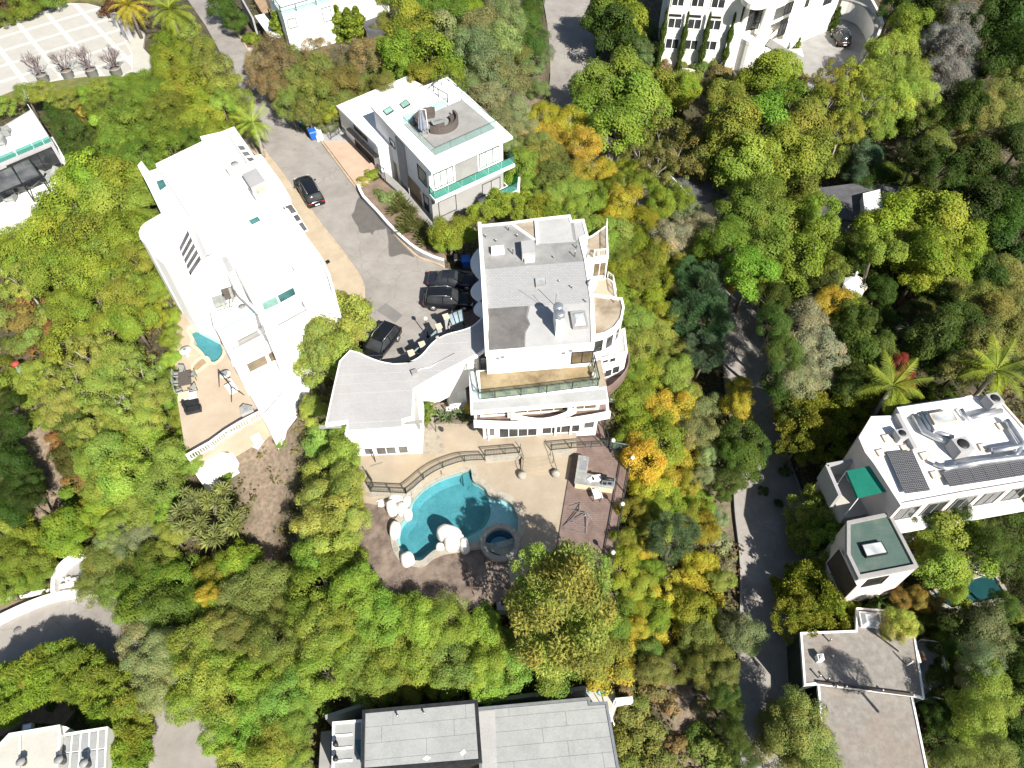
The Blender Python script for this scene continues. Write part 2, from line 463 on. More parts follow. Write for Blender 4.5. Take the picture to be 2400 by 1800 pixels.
# ------------------------------------------------------------------ mesh helpers
class MB:
 """collects boxes, bars, prisms and tubes in place; build() links them as ONE mesh object"""

 def __init__(s):
  s.v, s.f, s.sm = [], [], []

 def add(s, vs, fs, smooth=False):
  o = len(s.v)
  s.v += [tuple(map(float, q)) for q in vs]
  s.f += [[i + o for i in f] for f in fs]
  s.sm += [smooth] * len(fs)
  return s

 def prism(s, poly, z0, z1, cap=True, bottom=False):
  n = len(poly)
  a = sum(poly[i][0] * poly[(i + 1) % n][1] - poly[(i + 1) % n][0] * poly[i][1] for i in range(n))
  if a < 0:
   poly = poly[::-1]
  vs = [(p[0], p[1], z0) for p in poly] + [(p[0], p[1], z1) for p in poly]
  fs = [[i, (i + 1) % n, n + (i + 1) % n, n + i] for i in range(n)]
  if cap:
   for t in tessellate_polygon([[Vector((p[0], p[1], 0)) for p in poly]]):
    fs.append(tri_up(vs, [n + k for k in t]))
  if bottom:
   for t in tessellate_polygon([[Vector((p[0], p[1], 0)) for p in poly]]):
    fs.append(tri_up(vs, list(t))[::-1])
  return s.add(vs, fs)

 def sheet(s, poly, z, holes=()):
  loops = [[Vector((p[0], p[1], 0)) for p in poly]] + [[Vector((p[0], p[1], 0)) for p in h] for h in holes]
  vs = [(p.x, p.y, z) for lp in loops for p in lp]
  fs = [tri_up(vs, list(t)) for t in tessellate_polygon(loops)]
  return s.add(vs, fs)

 def ring(s, outer, inner, z0, z1):
  """upright band between two loops with the same number of points"""
  n = len(outer)
  vs = [(p[0], p[1], z0) for p in outer] + [(p[0], p[1], z1) for p in outer] + [(p[0], p[1], z1) for p in inner] + [(p[0], p[1], z0) for p in inner]
  fs = []
  for i in range(n):
   j = (i + 1) % n
   fs += [[i, j, n + j, n + i], [n + i, n + j, 2 * n + j, 2 * n + i], [2 * n + i, 2 * n + j, 3 * n + j, 3 * n + i]]
  return s.add(vs, fs)

 def box(s, c, size, rz=0.0):
  x, y, z = size[0] / 2, size[1] / 2, size[2] / 2
  ca, sa = math.cos(rz), math.sin(rz)
  vs = []
  for dz in (-z, z):
   for dx, dy in ((-x, -y), (x, -y), (x, y), (-x, y)):
    vs.append((c[0] + dx * ca - dy * sa, c[1] + dx * sa + dy * ca, c[2] + dz))
  return s.add(vs, [[0, 3, 2, 1], [4, 5, 6, 7], [0, 1, 5, 4], [1, 2, 6, 5], [2, 3, 7, 6], [3, 0, 4, 7]])

 def bar(s, a, b, w, h=None):
  """square bar from a to b"""
  h = h or w
  a, b = Vector(a), Vector(b)
  d = (b - a).normalized()
  up = Vector((0, 0, 1)) if abs(d.z) < 0.95 else Vector((1, 0, 0))
  r = d.cross(up).normalized() * w / 2
  u = r.cross(d).normalized() * h / 2
  vs = [a - r - u, a + r - u, a + r + u, a - r + u, b - r - u, b + r - u, b + r + u, b - r + u]
  return s.add(vs, [[0, 1, 2, 3], [7, 6, 5, 4], [0, 4, 5, 1], [1, 5, 6, 2], [2, 6, 7, 3], [3, 7, 4, 0]])

 def tube(s, pts, rad, n=7, cap=True):
  pts = [Vector(p) for p in pts]
  rad = rad if isinstance(rad, (list, tuple)) else [rad] * len(pts)
  vs, fs = [], []
  for i, p in enumerate(pts):
   d = (pts[min(i + 1, len(pts) - 1)] - pts[max(i - 1, 0)]).normalized()
   up = Vector((0, 0, 1)) if abs(d.z) < 0.9 else Vector((1, 0, 0))
   r = d.cross(up).normalized()
   u = r.cross(d).normalized()
   for k in range(n):
    t = 2 * math.pi * k / n
    vs.append(p + (r * math.cos(t) + u * math.sin(t)) * rad[i])
  for i in range(len(pts) - 1):
   for k in range(n):
    k2 = (k + 1) % n
    fs.append([i * n + k, i * n + k2, (i + 1) * n + k2, (i + 1) * n + k])
  if cap:
   fs.append(list(range(n))[::-1])
   fs.append([(len(pts) - 1) * n + k for k in range(n)])
  return s.add(vs, fs, True)

 def lathe(s, c, prof, n=16):
  """profile of (radius, z) turned about the upright through c"""
  vs, fs = [], []
  for r, z in prof:
   for k in range(n):
    t = 2 * math.pi * k / n
    vs.append((c[0] + r * math.cos(t), c[1] + r * math.sin(t), c[2] + z))
  for i in range(len(prof) - 1):
   for k in range(n):
    k2 = (k + 1) % n
    fs.append([i * n + k, i * n + k2, (i + 1) * n + k2, (i + 1) * n + k])
  fs.append([(len(prof) - 1) * n + k for k in range(n)])
  fs.append(list(range(n))[::-1])
  return s.add(vs, fs, True)

 def build(s, name, mat, parent=None, loc=None, kind=None):
  me = bpy.data.meshes.new(name)
  if parent is not None and loc is None:
   q = parent.matrix_basis.translation
   pp = parent.parent
   while pp is not None:
    q = q + pp.matrix_basis.translation
    pp = pp.parent
  elif loc is not None:
   q = Vector(loc)
  else:
   q = Vector((0, 0, 0))
  me.from_pydata([(v[0] - q[0], v[1] - q[1], v[2] - q[2]) for v in s.v], [], s.f)
  me.polygons.foreach_set('use_smooth', s.sm)
  me.materials.append(MATS[mat] if isinstance(mat, str) else mat)
  me.update()
  o = bpy.data.objects.new(name, me)
  COL.objects.link(o)
  if parent is not None:
   o.parent = parent
  elif loc is not None:
   o.location = loc
  if kind:
   o['kind'] = kind
  return o


def tri_up(vs, t):
 a, b, c = (vs[k] for k in t)
 if (b[0] - a[0]) * (c[1] - a[1]) - (b[1] - a[1]) * (c[0] - a[0]) < 0:
  return [t[0], t[2], t[1]]
 return list(t)


def tag(o, label, cat, group=None):
 o['label'] = label
 o['category'] = cat
 if group:
  o['group'] = group
 return o


def thing(name, label, cat, loc=(0, 0, 0), rz=0.0, group=None):
 o = bpy.data.objects.new(name, None)
 o.empty_display_size = 0.3
 COL.objects.link(o)
 o.location = loc
 o.rotation_euler = (0, 0, rz)
 return tag(o, label, cat, group)


def copy_tree(o, parent=None):
 c = o.copy()
 COL.objects.link(c)
 c.parent = parent
 for ch in o.children:
  copy_tree(ch, c)
 return c


def place(proto, loc, rz, label, group=None, sc=None):
 c = copy_tree(proto)
 c.location = loc
 c.rotation_euler = (0, 0, rz)
 if sc:
  c.scale = sc if isinstance(sc, (tuple, list)) else (sc, sc, sc)
 c['label'] = label
 if group:
  c['group'] = group
 return c


def drop(proto):
 """remove a pattern object once its copies stand"""
 for ch in list(proto.children):
  drop(ch)
 bpy.data.objects.remove(proto)


def area2(poly):
 n = len(poly)
 return sum(poly[i][0] * poly[(i + 1) % n][1] - poly[(i + 1) % n][0] * poly[i][1] for i in range(n))


def offset(poly, d):
 """grow (d>0) or shrink a loop"""
 n = len(poly)
 sgn = 1 if area2(poly) > 0 else -1
 out = []
 for i in range(n):
  p0, p1, p2 = Vector(poly[i - 1]), Vector(poly[i]), Vector(poly[(i + 1) % n])
  e1, e2 = (p1 - p0).normalized(), (p2 - p1).normalized()
  n1, n2 = Vector((e1.y, -e1.x)) * sgn, Vector((e2.y, -e2.x)) * sgn
  m = n1 + n2
  L = m.length
  if L < 0.3:
   m = n1
   k = 1
  else:
   m = m / L
   k = min(1 / max(m.dot(n1), 0.4), 2.0)
  q = p1 + m * d * k
  out.append((q.x, q.y))
 return out


def smooth_loop(pts, n=4, closed=True):
 """Catmull-Rom through the points"""
 m = len(pts)
 out = []
 rng = range(m) if closed else range(m - 1)
 for i in rng:
  if closed:
   p0, p1, p2, p3 = (Vector(pts[(i + k) % m]) for k in (-1, 0, 1, 2))
  else:
   p0, p1, p2, p3 = (Vector(pts[max(0, min(m - 1, i + k))]) for k in (-1, 0, 1, 2))
  for k in range(n):
   t = k / n
   q = 0.5 * ((2 * p1) + (p2 - p0) * t + (2 * p0 - 5 * p1 + 4 * p2 - p3) * t * t + (3 * p1 - p0 - 3 * p2 + p3) * t ** 3)
   out.append(tuple(q))
 if not closed:
  out.append(tuple(pts[-1]))
 return out


def inside(X, Y, poly):
 c = np.zeros(X.shape, bool)
 n = len(poly)
 for i in range(n):
  x1, y1 = poly[i]
  x2, y2 = poly[(i + 1) % n]
  k = (y1 > Y) != (y2 > Y)
  with np.errstate(divide='ignore', invalid='ignore'):
   xi = (x2 - x1) * (Y - y1) / ((y2 - y1) if y2 != y1 else 1e-9) + x1
  c ^= k & (X < xi)
 return c


def dist_edge(X, Y, poly):
 d = np.full(X.shape, 1e9)
 n = len(poly)
 for i in range(n):
  x1, y1 = poly[i]
  x2, y2 = poly[(i + 1) % n]
  dx, dy = x2 - x1, y2 - y1
  t = np.clip(((X - x1) * dx + (Y - y1) * dy) / (dx * dx + dy * dy + 1e-9), 0, 1)
  d = np.minimum(d, np.hypot(X - x1 - t * dx, Y - y1 - t * dy))
 return d
# ------------------------------------------------------------------ terrain
CTRL = [  # (reading x, reading y, level)
 (850, 600, -0.3), (900, 700, -0.3), (760, 480, -0.3), (650, 330, -0.3), (560, 150, -0.3), (480, 20, -0.3), (1050, 650, -0.3), (950, 820, -0.3),
 (1120, 700, -1), (1250, 700, -2), (1250, 560, -2), (1250, 950, -4.3), (900, 950, -3.5), (1000, 1040, -4.3), (1250, 1060, -4.6), (1000, 1200, -5.3), (1250, 1200, -5.1),
 (880, 1280, -5.2), (1050, 1350, -5.4), (1180, 1400, -6), (950, 1420, -7), (1400, 1200, -6.0), (1360, 1330, -6), (1440, 950, -5.5), (1460, 1100, -6.5), (1430, 750, -5), (1430, 600, -4),
 (880, 470, -0.4), (960, 540, -0.5), (1000, 430, -1), (850, 340, -0.2), (1130, 470, -2.5), (1200, 400, -3), (1180, 300, -2), (1000, 200, -1), (800, 200, -0.3), (900, 100, -0.5), (1100, 100, -3),
 (700, 700, -0.8), (760, 860, -2.5), (700, 1000, -4.5), (640, 950, -4), (600, 1100, -7), (560, 1250, -9), (480, 1060, -7.5), (500, 1200, -8.5), (640, 1250, -9), (760, 1200, -6.5), (800, 1100, -5), (760, 1350, -8),
 (450, 900, -3.4), (430, 1050, -3.8), (400, 700, -3.5), (350, 600, -4.5), (300, 450, -3), (380, 900, -5.5), (250, 600, -5.5), (200, 800, -6.5), (100, 1000, -8), (60, 850, -7), (30, 650, -5), (300, 1000, -8), (250, 1150, -10), (150, 1150, -10.5),
 (100, 1300, -12), (200, 1450, -13.4), (40, 1480, -13.4), (280, 1500, -13.4), (370, 1650, -13.4), (400, 1780, -13.4), (150, 1650, -12.6), (30, 1700, -12.6), (330, 1350, -12), (450, 1300, -10.5), (450, 1500, -12.5), (550, 1600, -12), (650, 1500, -10.5), (800, 1500, -9.5), (1000, 1520, -9), (1200, 1550, -9), (700, 1700, -12.5), (900, 1700, -12.5), (1200, 1700, -12), (1400, 1650, -11),
 (150, 400, -1.5), (60, 400, -1.5), (60, 300, -0.8), (200, 250, -0.8), (350, 270, -1), (450, 330, -1), (150, 100, -0.4), (300, 120, -0.4), (400, 100, -0.2), (100, 10, 0.5), (400, 0, 0),
 (1560, 850, -8), (1560, 1000, -8.3), (1500, 1200, -8), (1600, 1150, -9), (1640, 1300, -9.5), (1560, 1450, -10), (1600, 1650, -10.5), (1700, 1700, -10.8), (1580, 680, -7), (1500, 500, -6), (1400, 400, -6), (1300, 320, -6),
 (1740, 800, -9.2), (1760, 950, -9.4), (1780, 1100, -9.6), (1800, 1250, -9.8), (1820, 1450, -10.2), (1820, 1700, -10.4), (1650, 580, -8.8), (1430, 430, -8), (1330, 250, -7), (1330, 100, -6.5), (1330, -40, -6.5),
 (1900, 1100, -8.5), (2050, 1000, -7.5), (2000, 1300, -8.5), (2300, 1000, -7), (2300, 1250, -8.5), (2300, 1400, -9.5), (2200, 1450, -9.5), (2050, 1600, -9), (2200, 1700, -10), (2380, 1600, -11), (1900, 1600, -10), (2380, 1750, -12),
 (1900, 800, -9), (1900, 600, -8.5), (2100, 700, -9), (2300, 700, -9), (2100, 480, -8.5), (1900, 460, -8.5), (1650, 420, -8), (1700, 300, -7), (1500, 220, -6.5), (1600, 150, -5.5), (1750, 170, -5), (1900, 150, -3.5), (1960, 80, -3.5), (1990, 20, -3.3), (2100, 120, -5), (2300, 150, -6), (2380, 30, -5), (2380, 400, -9), (1600, 0, -5.5), (2200, 330, -8),
 (1450, 40, -6), (1250, 40, -5), (1200, 200, -4.5), (1240, 130, -5),
]
cp = np.array([P(a, b, z) for a, b, z in CTRL])
far = []
for a in np.linspace(0, 2 * math.pi, 24, endpoint=False):
 x, y = 160 * math.cos(a), 60 + 150 * math.sin(a)
 far.append((x, y, -5 + 9 * math.sin(2 * a + 0.5)))
 far.append((x * 3, 60 + (y - 60) * 3, -10 + 25 * math.sin(2 * a + 0.5)))
cp = np.vstack([cp, np.array(far)])
_D = np.hypot(cp[:, None, 0] - cp[None, :, 0], cp[:, None, 1] - cp[None, :, 1])
_W = np.linalg.solve(_D + np.eye(len(cp)) * -0.6, cp[:, 2])


def terr(x, y):
 x, y = np.asarray(x, float), np.asarray(y, float)
 sh = x.shape
 d = np.hypot(x.reshape(-1, 1) - cp[None, :, 0], y.reshape(-1, 1) - cp[None, :, 1])
 return (d @ _W).reshape(sh)


def terr1(x, y):
 return float(terr(np.array([x]), np.array([y]))[0])


PADS = []   # (polygon, level): the earth stays below these


def pad(poly, z, grow=0.9):
 PADS.append((poly, z, grow))


def paved(name, px, z, mat, depth=1.2, clear=True, label=None, holes=(), grow=0.9):
 """a paved sheet with its edge, standing in the earth"""
 poly = PL(px, z)
 m = MB()
 if holes:
  m.sheet(poly, z, holes)
  q = MB().prism(poly, z - depth, z, cap=False)
  m.add(q.v, q.f)
 else:
  m.prism(poly, z - depth, z)
 o = m.build(name, mat)
 o['kind'] = 'structure'
 if clear:
  pad(poly, z, grow)
 return o


# ------------------------------------------------------------------ street, pavement, kerbs
STREET_L = [(395, -60), (440, 0), (483, 62), (520, 130), (560, 215), (590, 290), (616, 344), (655, 395), (692, 445), (717, 474), (752, 523), (795, 577), (833, 629), (852, 662), (856, 694), (855, 720)]
STREET_R = [(1040, 628), (1012, 616), (980, 605), (953, 582), (924, 552), (898, 518), (866, 480), (833, 442), (790, 385), (744, 323), (701, 275), (668, 240), (630, 190), (590, 137), (565, 92), (542, 62), (502, 0), (470, -60)]
paved('street', STREET_L + [(852, 760), (850, 860), (900, 880), (1010, 850), (1100, 800), (1150, 745), (1135, 640)] + STREET_R, 0.0, 'asphalt')


def strip(name, line, w, z0, z1, mat, side=1, label=None):
 """a kerb: band of width w beside a line"""
 pts = [Vector(p) for p in line]
 out = []
 for i, p in enumerate(pts):
  d = (pts[min(i + 1, len(pts) - 1)] - pts[max(i - 1, 0)]).normalized()
  out.append(p + Vector((d.y, -d.x)) * w * side)
 m = MB()
 for i in range(len(pts) - 1):
  m.prism([pts[i], pts[i + 1], out[i + 1], out[i]], z0, z1)
 o = m.build(name, mat)
 o['kind'] = 'structure'
 return o


strip('kerb', smooth_loop(PL(STREET_R, 0.0), 3, False), 0.22, -0.5, 0.13, 'kerb', 1)
strip('kerb', smooth_loop(PL(STREET_L[5:], 0.0), 3, False), 0.18, -0.5, 0.12, 'kerb', 1)
# beige pavement along the white house
paved('sidewalk', [(590, 290), (616, 344), (655, 395), (692, 445), (717, 474), (752, 523), (795, 577), (833, 629), (852, 662), (856, 694), (855, 720), (800, 735), (760, 640), (690, 500), (630, 400), (560, 320)], 0.10, 'sidewalk', 0.6)
# damp run-off patches spreading from the kerb
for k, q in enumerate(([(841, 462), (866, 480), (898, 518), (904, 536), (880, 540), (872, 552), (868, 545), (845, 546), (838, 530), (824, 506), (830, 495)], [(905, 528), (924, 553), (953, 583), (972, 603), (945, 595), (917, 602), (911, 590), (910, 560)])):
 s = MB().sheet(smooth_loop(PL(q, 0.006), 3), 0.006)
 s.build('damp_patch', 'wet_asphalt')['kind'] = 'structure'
m = MB().sheet(PL([(883, 728), (905, 710), (944, 739), (926, 757)], 0.005), 0.005)
m.build('asphalt_patch', 'asphalt_dark')['kind'] = 'structure'
paved('driveway', [(757, 330), (770, 316), (830, 332), (884, 396), (866, 425), (836, 436)], 0.03, 'pink_drive', 0.6)
paved('forecourt', [(1085, 716), (1150, 706), (1150, 760), (1088, 762)], 0.03, 'brick_paving', 0.6)

# canyon road in its cutting, and the drive at its upper end
ROAD = [(1262, -60, 1398, -60, -6.6), (1283, 60, 1396, 70, -6.6), (1290, 160, 1392, 170, -6.8), (1292, 250, 1392, 265, -7.0), (1370, 400, 1480, 390, -7.6), (1550, 530, 1660, 500, -8.3), (1650, 640, 1745, 610, -8.8),
  (1690, 760, 1775, 735, -9.1), (1702, 900, 1803, 880, -9.3), (1716, 1000, 1815, 990, -9.4), (1722, 1100, 1850, 1090, -9.5), (1727, 1200, 1885, 1195, -9.6), (1738, 1300, 1888, 1310, -9.8), (1740, 1420, 1872, 1420, -10.0), (1733, 1550, 1872, 1550, -10.2), (1738, 1700, 1880, 1700, -10.3), (1745, 1860, 1895, 1860, -10.4)]


def road(name, rows, mat):
 vs, fs = [], []
 L, R = [], []
 for lx, ly, rx, ry, z in rows:
  L.append(Vector(P(lx, ly, z)))
  R.append(Vector(P(rx, ry, z)))
 L = [Vector(p) for p in smooth_loop(L, 4, False)]
 R = [Vector(p) for p in smooth_loop(R, 4, False)]
 m = MB()
 for a, b in zip(L, R):
  vs += [a - Vector((0, 0, 1.5)), a, b, b - Vector((0, 0, 1.5))]
 for i in range(len(L) - 1):
  o = i * 4
  for k in range(3):
   fs.append([o + k, o + k + 1, o + k + 5, o + k + 4][::-1])
  PADS.append(([(L[i].x, L[i].y), (R[i].x, R[i].y), (R[i + 1].x, R[i + 1].y), (L[i + 1].x, L[i + 1].y)], min(L[i].z, L[i + 1].z), 0.7))
 m.add(vs, fs)
 o = m.build(name, mat)
 o['kind'] = 'structure'
 return L, R


CL, CR = road('canyon_road', ROAD, 'asphalt')


def kerb_line(name, pts, w, h, mat):
 m = MB()
 for a, b in zip(pts[:-1], pts[1:]):
  m.bar(Vector(a) + Vector((0, 0, h / 2 - 0.3)), Vector(b) + Vector((0, 0, h / 2 - 0.3)), w, h + 0.6)
 o = m.build(name, mat)
 o['kind'] = 'structure'


kerb_line('kerb', [p + Vector((0.12, 0, 0)) for p in CR], 0.2, 0.14, 'concrete')
kerb_line('kerb', [p - Vector((0.12, 0, 0)) for p in CL[20:]], 0.2, 0.12, 'concrete')
# lower road bending round the bamboo
LOW = [(-60, 1440, -60, 1640, -13.0), (60, 1420, 40, 1590, -13.0), (170, 1402, 150, 1560, -13.0), (250, 1400, 230, 1570, -13.0), (330, 1440, 270, 1600, -13.0), (410, 1560, 315, 1660, -13.0), (500, 1690, 345, 1740, -13.0), (560, 1860, 345, 1860, -13.0)]
BL, BR = road('lower_road', LOW, 'asphalt')
strip('verge', [(p.x, p.y) for p in BL[:20]], 0.8, -13.6, -12.92, 'dirt', -1)
kerb_line('kerb', [p + Vector((0, 0.95, 0)) for p in BL[:19]], 0.45, 0.35, 'stucco_cream')
m = MB().lathe(P(41, 1476, -12.996), [(0.34, 0.0), (0.34, 0.006), (0.0, 0.006)], 20)
tag(m.build('manhole_cover', 'asphalt_dark'), 'round dark manhole cover in the lower bend road', 'manhole cover')
# white drive entering the lower road
paved('lower_drive', [(150, 1395), (135, 1370), (130, 1330), (160, 1300), (225, 1290), (250, 1330), (205, 1350), (190, 1400)], -12.7, 'concrete', 0.8)

# ------------------------------------------------------------------ terraces of the main house
PATIO_Z, DECK_Z = -4.0, -4.8
rail_curve = [(868, 1156), (900, 1156), (952, 1159), (968, 1146), (985, 1130), (1000, 1118), (1019, 1106), (1040, 1096), (1060, 1089), (1080, 1083), (1105, 1080), (1137, 1079)]
paved('patio', [(838, 1150), (836, 1060), (900, 1000), (985, 960), (1050, 900), (1130, 880), (1135, 1020), (1350, 1005), (1352, 1052), (1291, 1058), (1280, 1066), (1228, 1066), (1218, 1062), (1137, 1070)] + rail_curve[::-1], PATIO_Z, 'patio', 1.4)
pool_px = [(1103, 1101), (1085, 1105), (1060, 1112), (1030, 1123), (1000, 1140), (980, 1157), (966, 1175), (957, 1192), (958, 1206), (944, 1218), (934, 1235), (931, 1255), (934, 1278), (942, 1296), (955, 1309), (985, 1316), (1003, 1303), (1020, 1290), (1045, 1286), (1085, 1280), (1105, 1274), (1126, 1270), (1150, 1275), (1185, 1268), (1208, 1258), (1214, 1238), (1212, 1208), (1198, 1182), (1176, 1168), (1149, 1165), (1138, 1148), (1124, 1136), (1108, 1127)]
WATER_Z = DECK_Z - 0.14
pool = PL(pool_px, WATER_Z)
pool_s = smooth_loop(pool, 3)
cop = offset(pool_s, 0.55)
paved('pool_terrace', [(838, 1150), (868, 1160), (905, 1160), (950, 1160), (985, 1138), (1040, 1100), (1137, 1085), (1140, 1076), (1228, 1068), (1300, 1060), (1345, 1052), (1338, 1085), (1306, 1285), (1298, 1345), (1196, 1372), (1190, 1312), (1172, 1300), (1135, 1286), (1085, 1292), (1045, 1297), (1008, 1314), (988, 1327), (950, 1319), (932, 1302), (921, 1262), (924, 1232), (936, 1210), (946, 1194), (845, 1176)], DECK_Z, 'patio', 1.5, holes=[offset(pool_s, 0.3)])
PADS.append((pool_s, -6.8, 1.2))
m = MB().ring(cop, pool_s, DECK_Z - 0.6, DECK_Z + 0.03)
m.build('pool_coping', 'coping')['kind'] = 'structure'
# basin: deep bowl and shallow shelf
deep_px = [(1103, 1101), (1085, 1105), (1060, 1112), (1030, 1123), (1000, 1140), (980, 1157), (966, 1175), (962, 1195), (958, 1212), (946, 1225), (938, 1240), (935, 1258), (938, 1278), (946, 1294), (958, 1304), (985, 1305), (1003, 1295), (1020, 1284), (1045, 1282), (1085, 1262), (1110, 1248), (1135, 1232), (1148, 1210), (1151, 1190), (1146, 1165), (1138, 1148), (1124, 1136), (1108, 1127)]
deep = smooth_loop(PL(deep_px, WATER_Z), 3)
pr = thing('swimming_pool', 'curved blue swimming pool with a pale shelf and white boulders on its rim', 'swimming pool', P(1060, 1200, DECK_Z - 1.6))
inner = offset(deep, -0.05)
MB().sheet(offset(pool_s, 0.08), WATER_Z - 0.42, [inner]).build('shallow_shelf', 'shelf_plaster', pr)
low = offset(deep, -0.55)
q = MB()
n = len(inner)
vs = [(p[0], p[1], WATER_Z - 0.42) for p in inner] + [(p[0], p[1], WATER_Z - 1.05) for p in low]
q.add(vs, [[i, (i + 1) % n, n + (i + 1) % n, n + i] for i in range(n)], True)
q.sheet(low, WATER_Z - 1.05)
q.build('basin', 'pool_plaster', pr)
q = MB()
for a, b in ((0.06, -0.7),):
 qq = offset(pool_s, a)
 q.ring(qq, offset(pool_s, 0.02), WATER_Z + b, WATER_Z + 0.13)
q.build('waterline_tile', 'shelf_plaster', pr)
for k in range(3):   # steps in the corner
 s0 = PL([(1103 - 2 - 5 * k, 1102 + k), (1106 - 4 * k, 1130 - k * 2), (1086 - 6 * k, 1128 - k * 6), (1083 - 5 * k, 1108 + k)], WATER_Z)
 MB().prism(s0, WATER_Z - 1.2, WATER_Z - 0.3 - 0.2 * k).build('pool_step', 'pool_plaster', pr)
MB().sheet(offset(pool_s, 0.01), WATER_Z).build('water', 'water', pr)
# round spa
sc_ = XY(1172, 1270, DECK_Z + 0.3)
sp = thing('spa', 'round raised stone-rimmed spa overlapping the pool shelf', 'spa', (sc_[0], sc_[1], DECK_Z))
circ = lambda r, n=36: [(sc_[0] + r * math.cos(2 * math.pi * k / n), sc_[1] + r * math.sin(2 * math.pi * k / n)) for k in range(n)]
MB().ring(circ(1.66), circ(1.24), DECK_Z - 0.6, DECK_Z + 0.36).build('rim', 'coping', sp)
MB().ring(circ(1.25), circ(0.9), DECK_Z - 0.9, DECK_Z - 0.12).sheet(circ(0.91), DECK_Z - 0.75).build('bowl', 'spa_plaster', sp)
MB().sheet(circ(1.26), DECK_Z + 0.2).build('water', 'water', sp)

# steps from patio to pool
st = thing('stone_steps', 'five curved pale steps leading down from the patio to the pool', 'steps', P(1256, 1095, DECK_Z))
A0, A1 = Vector(XY(1222, 1062, PATIO_Z)), Vector(XY(1286, 1058, PATIO_Z))
B0, B1 = Vector(XY(1222, 1110, DECK_Z)), Vector(XY(1302, 1106, DECK_Z))
for k in range(5):
 t0, t1 = k / 5, (k + 1) / 5
 a, b = A0.lerp(B0, 0), A1.lerp(B1, 0)
 c, d = A0.lerp(B0, t1), A1.lerp(B1, t1)
 arc = [d.lerp(c, s) + Vector((0, -0.28 * math.sin(math.pi * s))) for s in (0, 0.15, 0.3, 0.5, 0.7, 0.85, 1)]
 MB().prism([tuple(a), tuple(b)] + [tuple(v) for v in arc], DECK_Z - 0.3, PATIO_Z - 0.155 * (k + 1) + 0.02).build('step', 'patio', st)
# low retaining wall face of flagstone under the railing
kl = smooth_loop([P(a, b, DECK_Z + 0.4) for a, b in rail_curve], 2, False)
m = MB()
for a, b in zip(kl[:-1], kl[1:]):
 m.bar((a[0], a[1] - 0.1, -4.55), (b[0], b[1] - 0.1, -4.55), 0.28, 1.18)
a, b = P(1137, 1070, PATIO_Z), P(1220, 1062, PATIO_Z)
m.bar((a[0], a[1] - 0.1, -4.55), (b[0], b[1] - 0.1, -4.55), 0.28, 1.18)
a, b = P(1290, 1056, PATIO_Z), P(1345, 1051, PATIO_Z)
m.bar((a[0], a[1] - 0.1, -4.55), (b[0], b[1] - 0.1, -4.55), 0.28, 1.18)
tag(m.build('retaining_wall', 'coping'), 'low flagstone retaining wall under the iron railing beside the curved pool', 'wall')
# flagstone walk beside the pool house
m = MB().sheet(PL([(993, 1065), (993, 985), (1010, 935), (1045, 955), (1090, 985), (1095, 1000), (1040, 1000), (1042, 1062)], PATIO_Z + 0.006), PATIO_Z + 0.006)
m.build('flagstone_path', 'flagstone')['kind'] = 'structure'
# wooden deck with boards
deck_px = [(1342, 1062), (1352, 1012), (1396, 1008), (1397, 975), (1408, 968), (1424, 1050), (1482, 1062), (1432, 1345), (1296, 1345), (1305, 1282)]
dz = DECK_Z + 0.12
dk = thing('wooden_deck', 'red-brown timber deck east of the pool terrace', 'deck', P(1390, 1200, dz))
deck = PL(deck_px, dz)
q = MB().prism(deck, dz - 0.5, dz - 0.03)
q.build('deck_frame', 'wood_brown', dk)
PADS.append((deck, dz - 0.4, 0.3))
rngd = random.Random(5)
ys = [p[1] for p in deck]
q = MB()
y = min(ys)
while y < max(ys):
 yc = y + 0.09
 xs = []
 n = len(deck)
 for i in range(n):
  a, b = deck[i], deck[(i + 1) % n]
  if (a[1] > yc) != (b[1] > yc):
   xs.append(a[0] + (yc - a[1]) * (b[0] - a[0]) / (b[1] - a[1]))
 xs.sort()
 for a, b in zip(xs[::2], xs[1::2]):
  if b - a > 0.2:
   x = a
   while x < b:
    x2 = min(b, x + rngd.uniform(2.0, 3.6))
    q.box(((x + x2) / 2, yc, dz - 0.015 + rngd.uniform(-0.004, 0.004)), (x2 - x - 0.012, 0.165, 0.03))
    x = x2
 y += 0.18
q.build('board', 'wood_deck', dk, kind='stuff')
# planting soil round the pool
soil = [(845, 1185), (900, 1172), (942, 1190), (933, 1213), (924, 1238), (926, 1285), (946, 1318), (986, 1326), (1010, 1310), (1035, 1298), (1088, 1289), (1135, 1284), (1172, 1296), (1195, 1300), (1205, 1400), (1050, 1440), (930, 1430), (850, 1400), (825, 1300)]
m = MB().prism(PL(soil, DECK_Z - 0.06), DECK_Z - 0.7, DECK_Z - 0.06)
PADS.append((PL(soil, DECK_Z - 0.06), DECK_Z - 0.06, 0.2))
m.build('planting_soil', 'mulch')['kind'] = 'structure'
m = MB().prism(PL([(960, 1400), (1205, 1378), (1205, 1400), (962, 1425)], -5.2), -6.2, -5.2)
m.build('lower_walk', 'pink_drive')['kind'] = 'structure'
# ------------------------------------------------------------------ buildings
def clip(poly, o, n, d0, d1):
 """part of a loop between two parallel lines (distance along n from o)"""
 def half(pl, s, d):
  out = []
  for i in range(len(pl)):
   a, b = pl[i], pl[(i + 1) % len(pl)]
   fa = s * ((a[0] - o[0]) * n[0] + (a[1] - o[1]) * n[1] - d)
   fb = s * ((b[0] - o[0]) * n[0] + (b[1] - o[1]) * n[1] - d)
   if fa >= 0:
    out.append(a)
   if (fa > 0) != (fb > 0) and abs(fa - fb) > 1e-9:
    t = fa / (fa - fb)
    out.append((a[0] + (b[0] - a[0]) * t, a[1] + (b[1] - a[1]) * t))
  return out
 q = half(poly, 1, d0)
 return half(q, -1, d1) if len(q) > 2 else []


